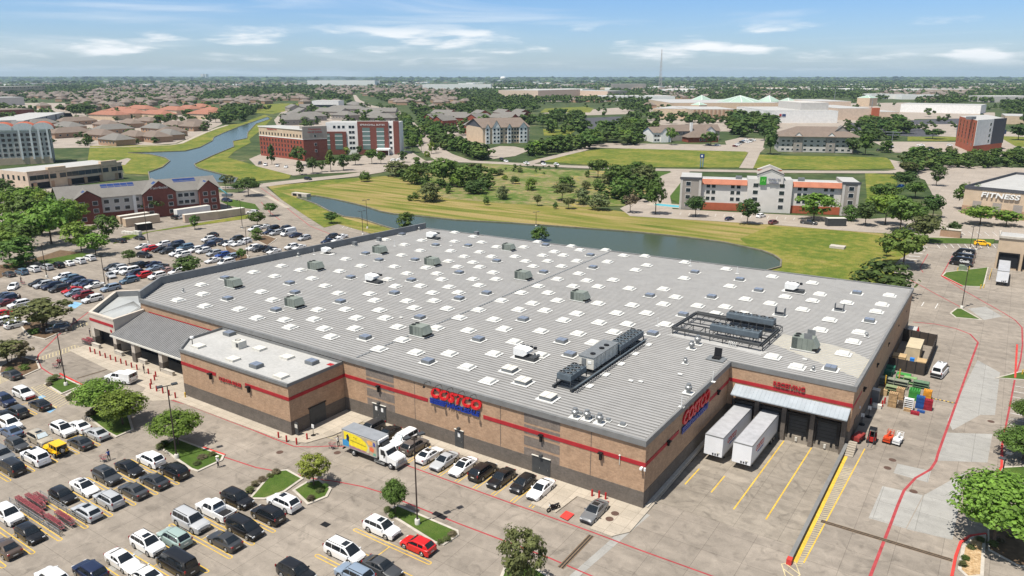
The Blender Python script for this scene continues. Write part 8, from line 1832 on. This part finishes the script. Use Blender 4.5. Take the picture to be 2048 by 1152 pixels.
# ---------- ordinary houses and blocks: wall, roof, a few windows
def block(px, py, w_, d_, hh, wallk, roofk, lab, group, roof='hip', rh=3.5, ang=0., world=None, name='house', win=True, topk=None):
    x, y = world or P(px, py); h = B_(name, 0, 0, lab, {'house':'house'}.get(name, 'building'), group, dxy=((x-w_/2, y), w_, 0)); o = h.o; o.location = (x, y, 0); o.rotation_euler = (0,0,ang)
    b = MB(); b.box(-w_/2, 0, 0, w_/2, d_, hh, 0, 1 if topk else None); b.build('wall', [K[wallk]]+([K[topk]] if topk else []), o)
    if roof == 'hip': h.hip('roof', roofk, -w_/2, w_/2, 0, d_, hh, hh+rh, .8)
    elif roof == 'gable': h.gable('roof', roofk, -w_/2, w_/2, 0, d_, hh, hh+rh, .6, 'x', wallk)
    if win and math.hypot(x, y) < 1000: h.wins(ar(-w_*.36, w_*.36, max(2, min(5, int(w_/5)))), (hh*.55,), 0, 1.6, 1.4)
    return o
oh = [(215,291,26,16),(255,283,26,14),(292,284,30,16),(325,280,24,14),(352,274,24,14),(372,262,26,16),(235,268,34,16),(185,280,30,16),(150,275,34,16),(120,262,36,18),(200,258,38,16),(250,255,34,14),(300,266,30,14),(338,260,28,14),(395,255,26,16),(90,255,30,16),(285,250,30,14),(160,250,40,16)]
for i, (px, py, w_, d_) in enumerate(oh): block(px, py, w_, d_, 4.6, 'brick_tan', 'roof_brown' if i%3 else 'roof_grey', f'{ords[i%13]} low brick office house with {"brown" if i%3 else "grey"} hip roof, {"river side" if i < 6 else "middle" if i < 13 else "back"} rows', 'low brick office houses left of the river', rh=4.5, ang=R(random.choice((0,0,90,-8))))
for i, (px, py, w_) in enumerate(((205,240,50),(250,236,55),(300,238,60),(335,229,50),(270,226,60),(365,226,44),(395,238,40),(410,231,44),(230,230,46),(390,222,40))): block(px, py, w_, 22, 6.5, 'stucco_tan', 'roof_terra', f'{ords[i]} apartment block with a terracotta tile roof from the left', 'terracotta roofed apartments', rh=5, ang=R(random.uniform(-10,10)), name='apartment_block')
for i, (px, py, w_) in enumerate(((570,240,40),(590,232,44),(625,242,36),(655,232,50),(690,226,60),(640,222,60),(720,233,44),(742,240,40),(760,246,36),(760,232,44),(700,216,60),(575,223,40),(680,240,30),(600,250,36))): block(px, py, w_, 20, 6, 'stucco_mid', 'roof_grey', 'grey roofed apartment block behind the brick hotels', 'grey roofed apartments behind the brick hotels', rh=5, roof=('hip','gable')[i%2], ang=R(random.choice((0,30,-30,60))), name='apartment_block')
for i, (px, py, w_) in enumerate(((880,250,26),(900,256,24),(935,268,26),(952,264,22),(910,246,26),(930,250,24),(970,250,30),(880,240,30),(1000,250,30),(1020,246,34),(995,238,36),(950,240,30),(1030,238,30))): block(px, py, w_, 16, 8, 'brick_red', 'roof_grey', 'brick apartment block with grey roof beside the avenue', 'brick apartments beside the avenue', roof='gable', rh=4.5, ang=R(random.choice((0,25,-35,90))), name='apartment_block')
def slab(px0, py0, px1, py1, dep, ptop, wallk, lab, topk='whiteroof', name='building'):
    A, L_, an = frame2((px0,py0), (px1,py1)); h = B_(name, 0, 0, lab, 'building', dxy=(A, L_, an)); Hh = HZ(px0, py0, ptop); h.box('wall', wallk, 0, 0, 0, L_, dep, Hh); h.box('roof', topk, 0, 0, Hh, L_, dep, Hh+.4); h.L = L_; h.H = Hh; return h
h = slab(50,258,131,238,40,242,'stucco_grey','long white industrial building with dark bays at the left'); [h.box('dark_bay', 'slate', x, -.4, 0, x+5, 0, h.H) for x in ar(0, h.L-6, 5)]
slab(-60,262,36,258,60,244,'stucco_grey','wide pale warehouse at the left edge'); slab(-40,236,70,232,60,222,'brick_brown','dark brown roofed long building at the left edge', 'roof_brown'); slab(-30,212,50,210,70,196,'stucco_grey','pale shed at the far left edge'); h = slab(-20,190,92,186,50,174,'stucco_tan','brown apartment slab on the far left'); h.wins(ar(10, h.L-10, 14), ar(4, h.H-4, 2), 0, 5, 4, fr='stucco_tan')
h = slab(625,222,678,222,40,202,'stucco_white','white building with dark windows behind the grey apartments'); h.wins(ar(6, h.L-6, 8), (h.H*.4,), 0, 5, 7)
slab(615,171,750,171,200,161,'stucco_white','long white distribution building on the horizon, left'); slab(845,179,982,179,160,169,'stucco_white','long white distribution building on the horizon, right')
slab(1076,197,1160,193,120,181,'stucco_peach','pale pink school building beyond the trees'); slab(1140,192,1215,194,80,181,'stucco_peach','second pale pink school building, to the right'); slab(1225,181,1292,181,60,168,'stucco_mid','grey apartment building near the radio mast'); slab(1205,202,1350,202,120,193,'stucco_white','low white shop row behind the tree belt')
slab(1305,236,1385,238,90,217,'stucco_tan','beige department store left wing of the mall'); h = slab(1380,240,1470,240,90,219,'stucco_tan','beige department store centre wing with brick pilasters'); [h.box('brick_pilaster', 'brick_tan', x, -.6, 0, x+2.5, 0, h.H) for x in ar(4, h.L-6, 10)]
h = slab(1535,246,1674,246,130,222,'stucco_white','large white department store with a small red and blue sign'); h.box('sign', 'stripe', h.L*.16, -.4, h.H*.55, h.L*.19, -.02, h.H*.75); h.box('sign', 'signblue', h.L*.2, -.4, h.H*.55, h.L*.25, -.02, h.H*.75); h.box('upper_block', 'stucco_grey', h.L*.55, 20, h.H, h.L*.95, 100, h.H+9)
h = slab(1674,240,1742,240,120,217,'stucco_peach','beige store with a red corner entrance'); h.box('red_entrance', 'orange', h.L*.98, -2, 0, h.L*1.2, 8, h.H*1.05); slab(1630,222,1700,222,120,203,'stucco_peach','pale yellow theatre block behind the mall'); slab(1745,238,1797,238,80,224,'stucco_peach','beige store at the right end of the mall')
slab(1800,224,1960,228,60,208,'stucco_white','long white shop row in the far right car park'); slab(1742,198,1785,198,50,188,'stucco_white','white shed far right, left of three'); slab(1803,199,1832,199,50,189,'stucco_white','white shed far right, middle of three'); slab(1850,199,1878,199,50,190,'stucco_white','white shed far right, right of three'); slab(1862,186,1940,186,60,179,'stucco_peach','pale low building near the right horizon'); slab(2008,248,2090,250,60,232,'stucco_tan','tan building at the right edge below the trees'); slab(1985,205,2080,205,90,193,'stucco_grey','grey shed at the far right'); slab(1340,222,1560,222,200,206,'stucco_tan','low beige mall hall under green roofs', 'whiteroof')
def pyr(px, py, r_, z0, z1, n, lab, k='greenroof'):
    x, y = P(px, py); b = MB(); q = [(x+r_*math.cos(6.283*i/n+.4), y+r_*math.sin(6.283*i/n+.4)) for i in range(n)]
    for i in range(n): b.poly([q[i]+(z0,), q[(i+1)%n]+(z0,), (x, y, z1)])
    o = b.build('pyramid_roof', K[k]); tag(o, lab, 'roof', 'green pyramid roofs of the mall')
    for i in range(n): b = MB(); b.tube(q[i]+(z0+.1,), (x,y,z1+.1), .5, .3, 4); b.build('roof_rib', K['white'], o)
    b = MB(); b.prism(q, 0, z0); b.build('drum', K['stucco_tan'], o)
for px, py, r_, z0, z1, n, lb in ((1402,214,18,13,21,4,'green pyramid roof on the mall, leftmost'),(1478,219,38,13,23,12,'wide pale green ribbed cone roof of the mall'),(1536,219,20,13,23,4,'green pyramid roof of the mall, right of the cone'),(1397,226,12,12,16,4,'small green pyramid roof before the leftmost one'),(1574,217,14,13,18,4,'small green pyramid roof at the right of the mall'),(1733,212,18,15,20,4,'pale grey pyramid roof on the theatre block')): pyr(px, py, r_, z0, z1, n, lb)
# ---------- containers, trailers, masts, signs
def cont(a, b_, ptop, k, lab, d_=2.6):
    A, L_, an = frame2(a, b_); h = B_('storage_container', 0, 0, lab, 'container', dxy=(A, L_, an)); Hh = HZ(a[0], a[1], ptop); h.box('body', k, 0, 0, .15, L_, d_, Hh, 'offwhite'); h.part('door', K[k], lambda b: (b.box(-.06,.1,.25,0,d_/2-.05,Hh-.15,bottom=True), b.box(-.06,d_/2+.05,.25,0,d_-.1,Hh-.15,bottom=True))); [h.box('corrugation', k, x, -.04, .3, x+.15, 0, Hh-.2) for x in ar(.5, L_-.6, 9)]
cont((253,455),(321,445),438,'stucco_tan','tan storage container, front one of the left pair'); cont((242,449),(301,440),433,'stucco_tan','tan storage container behind the front one of the left pair'); cont((356,437),(422,427),420,'stucco_white','white storage container beside the brick hotel'); cont((371,446),(438,438),430,'stucco_peach','cream storage container, left of the front line'); cont((437,438),(491,430),423,'stucco_peach','cream storage container, right of the front line')
cont((276,463),(306,459),449,'black','black box trailer before the tan containers'); cont((1655,453),(1692,453),437,'darkgrey','dark box trailer beside the bright tree at the inn')
x, y = P(263, 468); o = empty('wrapped_load', (x, y, 0), .2); b = MB(); [b.box(-4+i*1.4,-.7,0,-2.8+i*1.4,.7,.8+.5*(i > 3)) for i in range(6)]; b.build('white_wrapping', K['offwhite'], o); tag(o, 'white wrapped goods beside the black box trailer', 'load')
x, y = P(1320, 176); o = empty('radio_mast', (x, y, 0)); Hm = HZ(1320, 176, 98); b = MB(); wb0 = 9
for i in range(3):
    a = i*2.094; b.tube((wb0*math.cos(a),wb0*math.sin(a),0),(1.2*math.cos(a),1.2*math.sin(a),Hm),1.1,.5,4)
    for k in range(10): t0, t1 = k/10, (k+1)/10; r0, r1 = wb0+(1.2-wb0)*t0, wb0+(1.2-wb0)*t1; b.tube((r0*math.cos(a),r0*math.sin(a),Hm*t0),(r1*math.cos(a+2.094),r1*math.sin(a+2.094),Hm*t1),.45,.4,4)
b.build('lattice', M('mast_paint', (.45,.40,.38), .6, .15, .1), o); tag(o, 'tall thin lattice radio mast against the sky', 'mast')
x, y = P(1006, 166); o = empty('water_tower', (x, y, 0)); Hm = HZ(1006, 166, 153); b = MB(); b.lathe((0,0,0), [(14,0),(9,Hm*.35),(9,Hm*.5),(28,Hm*.66),(28,Hm*.85),(16,Hm*.97),(1,Hm)], 16); b.build('tank', K['stucco_white'], o, 40); tag(o, 'white water tower on the horizon', 'water tower')
for px, py, pt, lb in ((405,160,148,'hazy pair of towers on the left horizon, left one'),(410,160,148,'hazy pair of towers on the left horizon, right one')): x, y = P(px, py); o = MB(); o.box(x-50,y,0,x+50,y+60,HZ(px,py,pt)); tag(o.build('far_tower', K['stucco_grey']), lb, 'tower')
for px, py, pt, lb in ((1348,188,162,'thin pole right of the radio mast'),(1668,206,178,'thin light mast behind the theatre block'),(1195,186,166,'thin pole left of the radio mast'),(1742,228,196,'thin pole beside the mall roofs')):
    x, y = P(px, py); b = MB(); b.tube((x,y,0),(x,y,HZ(px,py,pt)),.9,.5,5); tag(b.build('pole', K['steel']), lb, 'pole')
x, y = P(1781, 305); o = empty('utility_pole', (x, y, 0)); hp = HZ(1781,305,262); b = MB(); b.tube((0,0,0),(0,0,hp),.35,.25,6); b.build('pole', K['steel'], o); b = MB(); b.box(-5,-.2,hp-1,5,.2,hp-.5,bottom=True); b.box(-4,-.2,hp-3,4,.2,hp-2.6,bottom=True); b.build('crossarm', K['steel'], o); tag(o, 'tall steel pole with two crossarms at the right car park', 'pole')
x, y = P(1403, 336); o = empty('pylon_sign', (x, y, 0)); hp = HZ(1403,336,308); b = MB(); b.box(-.9,-.3,0,-.5,.3,hp,bottom=True); b.box(.5,-.3,0,.9,.3,hp,bottom=True); b.build('post', M('blue_grey_steel', (.12,.22,.33), .5, .1, 1), o); b = MB(); b.box(-1.3,-.4,hp-2.4,1.3,.4,hp,0,bottom=True); b.box(-.4,-.45,hp-1.7,.4,-.4,hp-.6,1,bottom=True); b.build('sign_head', [K['signblue'], K['white']], o); tag(o, 'blue twin post pylon sign beside the mown field', 'sign'); T(1403,338,22,5,'bush','d','low dark hedge round the foot of the blue pylon sign', name='shrub')
# pool of the inn
x, y = P(1338, 412); b = MB(); b.box(x-9,y-4,.1,x+9,y+5,.16,0); b.box(x-6,y-2.5,.16,x+5,y+2.5,.18,1); tag(b.build('swimming_pool', [K['walk'], M('pool_water', (.10,.42,.42), .1, .1, 1)]), 'turquoise swimming pool at the left end of the inn', 'pool')
x, y = P(1802, 375); b = MB(); b.mesh([(x-2,y-1,.1),(x+2,y-1,.1),(x+2,y+1.5,.1),(x-2,y+1.5,.1),(x-1,y,1.6),(x+1,y+.3,1.5)], [(0,1,5,4),(1,2,5),(2,3,4,5),(3,0,4)]); tag(b.build('tarpaulin', M('blue_tarpaulin', (.03,.14,.45), .6, .15, 1)), 'blue tarpaulin heap under the dark tree', 'tarpaulin')
x, y = P(1900, 473); b = MB(); b.box(x-3,y-1.5,0,x+3,y+1.5,2.4); b.box(x-3.1,y-1.6,2.4,x+3.1,y+1.6,2.55,1); tag(b.build('brick_enclosure', [K['brick_tan'], K['kerb']]), 'small square brick enclosure beside the dark tree', 'wall')
x, y = P(600, 393); b = MB(); b.box(x-5,y-.5,0,x+5,y+2.0,1.5,0); b.box(x-4.2,y-.55,.15,x-1.6,y-.5,1.2,1); b.box(x-.6,y-.55,.15,x+1.6,y-.5,1.2,1); tag(b.build('culvert', [K['kerb'], K['dark']]), 'concrete culvert mouth at the pond head', 'culvert')
x, y = P(455,394); o = empty('aerial_lift', (x, y, 0), .5); b = MB(); b.box(-2.2,-1,.5,2.2,1,1.4); b.build('chassis', K['condenser'], o); b = MB(); b.tube((0,0,1.4),(-9,0,8),.35,.25,6); b.build('boom', M('teal_boom', (.1,.3,.33), .5, .1, 1), o); tag(o, 'teal aerial work lift beside the solar hotel', 'lift')
# ------------------------------------------------------------------ the far suburb: houses, woods, air
excl = [([(425,290),(478,238),(540,222),(512,210),(610,202),(610,222),(545,245),(505,285),(440,305)], 0), ([(700,188),(722,188),(828,226),(855,275),(800,262),(700,212)], 0), ([(505,260),(505,238),(545,246),(640,240),(800,236),(840,262)], 0), ([(1068,199),(1068,180),(1220,180),(1220,199)], 0), ([(1300,262),(1300,200),(1830,198),(1830,262)], 0.04), ([(1066,238),(1076,206),(1240,206),(1250,260),(1160,262)], .1), ([(1690,290),(1690,208),(2000,206),(2000,290)], .16), ([(60,262),(60,246),(180,222),(440,216),(470,235),(430,262)], .2), ([(550,262),(550,214),(790,210),(800,262)], .3), ([(860,262),(860,232),(1060,232),(1060,262)], .5), ([(0,262),(0,196),(140,196),(140,262)], .3), ([(612,172),(612,160),(752,160),(752,172)], .1), ([(842,180),(842,166),(985,166),(985,180)], .1), ([(560,225),(620,200),(700,200),(690,222)], .4)]
def allowed(px, py):
    for pg, pr in excl:
        if inpoly(px, py, pg): return random.random() < pr
    return True
tmpl = [leafcloud(9, 8, .12, s_, 90+i, low=.1) for i, s_ in enumerate(('broad','broad','oval','bush'))]
acc, hs = [], []
for y0, y1, n, s0, s1, step in ((226,252,420,9,14,1),(206,226,1900,8,13,1),(191,206,3600,8,14,2),(179,191,4600,9,15,3),(169,179,5200,10,18,5),(162,169,3400,14,30,6),(158.2,162,2200,30,70,6)):
    for _ in range(n):
        px, py = random.uniform(-60, 2108), random.uniform(y0, y1)
        res = mnoise.noise((px*.006, py*.05, 3.3)) > (-.05 if px < 1010 else .22) and 163 < py < 222
        if res and random.random() < .78: continue
        if not allowed(px, py): continue
        x, y = P(px, py); t = tmpl[random.randrange(4)]; q = t.reshape(-1, 4, 3)[random.randrange(step)::step].reshape(-1, 3); h = random.uniform(s0, s1); w_ = h*random.uniform(1.1, 1.7)*(1 if py > 169 else 2.2)
        k = 1+.25*(step-1)
        c_ = q.reshape(-1, 4, 3).mean(axis=1, keepdims=True); q = ((q.reshape(-1, 4, 3)-c_)*k+c_).reshape(-1, 3)
        acc.append(q*np.array([w_, w_, h])+np.array([x, y, 0]))
t2 = [leafcloud(14, 16, .085, s_, 190+i, low=.05) for i, s_ in enumerate(('broad','broad','bush'))]
for pg, n, hr in MASS:
    w_ = [P(*q) for q in pg]; X, Y = [q[0] for q in w_], [q[1] for q in w_]; k = 0; tr = 0
    while k < n and tr < 5000:
        tr += 1; x, y = random.uniform(min(X), max(X)), random.uniform(min(Y), max(Y))
        if inpoly(x, y, w_): h = random.uniform(*hr)*.95; wd = h*random.uniform(1.2,1.8); acc.append(t2[k%3]*np.array([wd, wd, h])+np.array([x, y, 0])); k += 1
me = cloud_mesh('distant_trees', np.concatenate(acc)); me.materials.append(Mmass('distant_foliage', [(.038,.066,.019), (.056,.095,.026), (.08,.125,.033), (.13,.16,.045)])); o = bpy.data.objects.new('distant_trees', me); col.objects.link(o); o['kind'] = 'stuff'; o['label'] = 'mass of dark green trees of the far suburb'
for y0, y1, n in ((208,226,260),(196,208,620),(184,196,1100),(174,184,1500),(165,174,1300)):
    for _ in range(n):
        px, py = random.uniform(60 if py > 190 else -40, 2090), random.uniform(y0, y1)
        if px > 1010 and random.random() < .35: continue
        if mnoise.noise((px*.006, py*.05, 3.3)) < (-.15 if px < 1010 else -.1): continue
        if allowed(px, py) and not inpoly(px, py, excl[0][0]): hs.append(P(px, py))
hs.sort(key=lambda p: p[0]**2+p[1]**2)
def house_mb(b, x, y, a, w_, d_, h, rh):
    c, s = math.cos(a), math.sin(a); T_ = lambda u, v, z: (x+u*c-v*s, y+u*s+v*c, z)
    p = [(-w_/2,-d_/2),(w_/2,-d_/2),(w_/2,d_/2),(-w_/2,d_/2)]
    for i in range(4): j = (i+1)%4; b.poly([T_(*p[i],0), T_(*p[j],0), T_(*p[j],h), T_(*p[i],h)], 0)
    o_ = .5; e = [T_(u+(o_ if u > 0 else -o_), v+(o_ if v > 0 else -o_), h) for u, v in p]; r0, r1 = T_(-w_/2+d_*.4,0,h+rh), T_(w_/2-d_*.4,0,h+rh)
    b.poly([e[0],e[1],r1,r0], 1); b.poly([e[1],e[2],r1], 1); b.poly([e[2],e[3],r0,r1], 1); b.poly([e[3],e[0],r0], 1)
hm = [K['brick_tan'], Mmass('suburb_roofs', [(.12,.098,.085), (.17,.14,.12), (.21,.18,.155), (.15,.10,.08)], 30)]
pro = []
for i in range(4): b = MB(); house_mb(b, 0, 0, 0, 17+2*i, 13+i, 4.2+i*.8, 4.4); o = b.build('house', hm); bpy.data.objects.remove(o) if False else col.objects.unlink(o); pro.append(o)
NI = 230
for i, (x, y) in enumerate(hs[:NI]):
    o = pro[i%4].copy(); col.objects.link(o); o.location = (x, y, 0); o.rotation_euler = (0,0,random.choice((0,.5,1.57,2.1,-.4))); tag(o, 'brown roofed family house among the trees of the far suburb', 'house', 'houses of the far suburb')
b = MB()
for x, y in hs[NI:]: house_mb(b, x, y, random.choice((0,.5,1.57,2.1,-.4)), random.uniform(16,26), random.uniform(12,16), random.uniform(4,6.5), 4.5)
tag(b.build('distant_houses', hm), 'countless brown roofs of the far suburb', None, None, 'stuff')
b = MB()
for _ in range(330):
    px, py = random.uniform(-20, 2060), random.uniform(160, 184)
    if px < 1000 and py > 172 or random.random() < .2: continue
    x, y = P(px, py); w_, d_, h = random.uniform(40, 190), random.uniform(30, 90), random.uniform(6, 11); b.obox(x, y, 0, w_, d_, h, random.uniform(-.3,.3), random.choice((0,0,1,2)))
tag(b.build('distant_sheds', [K['stucco_white'], K['stucco_peach'], K['stucco_grey']]), 'pale commercial sheds scattered to the horizon', None, None, 'stuff')
# low wooded ridge on the skyline
b = MB(); n = 160; q = []
for i in range(n+1):
    a = R(PSI)+R(48)-R(96)*i/n; rr = 21000; h = 62+18*mnoise.noise((i*.09, 0, 1))+8*mnoise.noise((i*.5, 0, 2))+(14 if i < 60 else 0); q.append((-rr*math.sin(a), rr*math.cos(a), h))
q2 = [(x*1.25, y*1.25, z) for x, y, z in q]; q0 = [(x*.93, y*.93, -.1) for x, y, z in q]
b.mesh(q0+q+q2, [(i,i+1,n+2+i,n+1+i) for i in range(n)]+[(n+1+i,n+2+i,2*n+3+i,2*n+2+i) for i in range(n)]); b.build('hills', M('wooded_ridge', (.035,.055,.03), .95, .3, .003))['kind'] = 'structure'
# the air between here and there
b = MB(); b.box(-30500, -3500, -3.5, 30500, 42500, 330, 0, bottom=True); hz = b.build('haze', []) if False else None
me = bpy.data.meshes.new('haze'); me.from_pydata(b.v, [], b.f); m = bpy.data.materials.new('haze_air'); m.use_nodes = True; nt = m.node_tree; nt.nodes.clear()
out = nt.nodes.new('ShaderNodeOutputMaterial'); pv = nt.nodes.new('ShaderNodeVolumePrincipled'); pv.inputs['Color'].default_value = (.62,.80,1,1); pv.inputs['Density'].default_value = 3.8e-5; pv.inputs['Anisotropy'].default_value = .1; nt.links.new(pv.outputs[0], out.inputs['Volume'])
me.materials.append(m); hz = bpy.data.objects.new('haze', me); col.objects.link(hz); hz['kind'] = 'stuff'
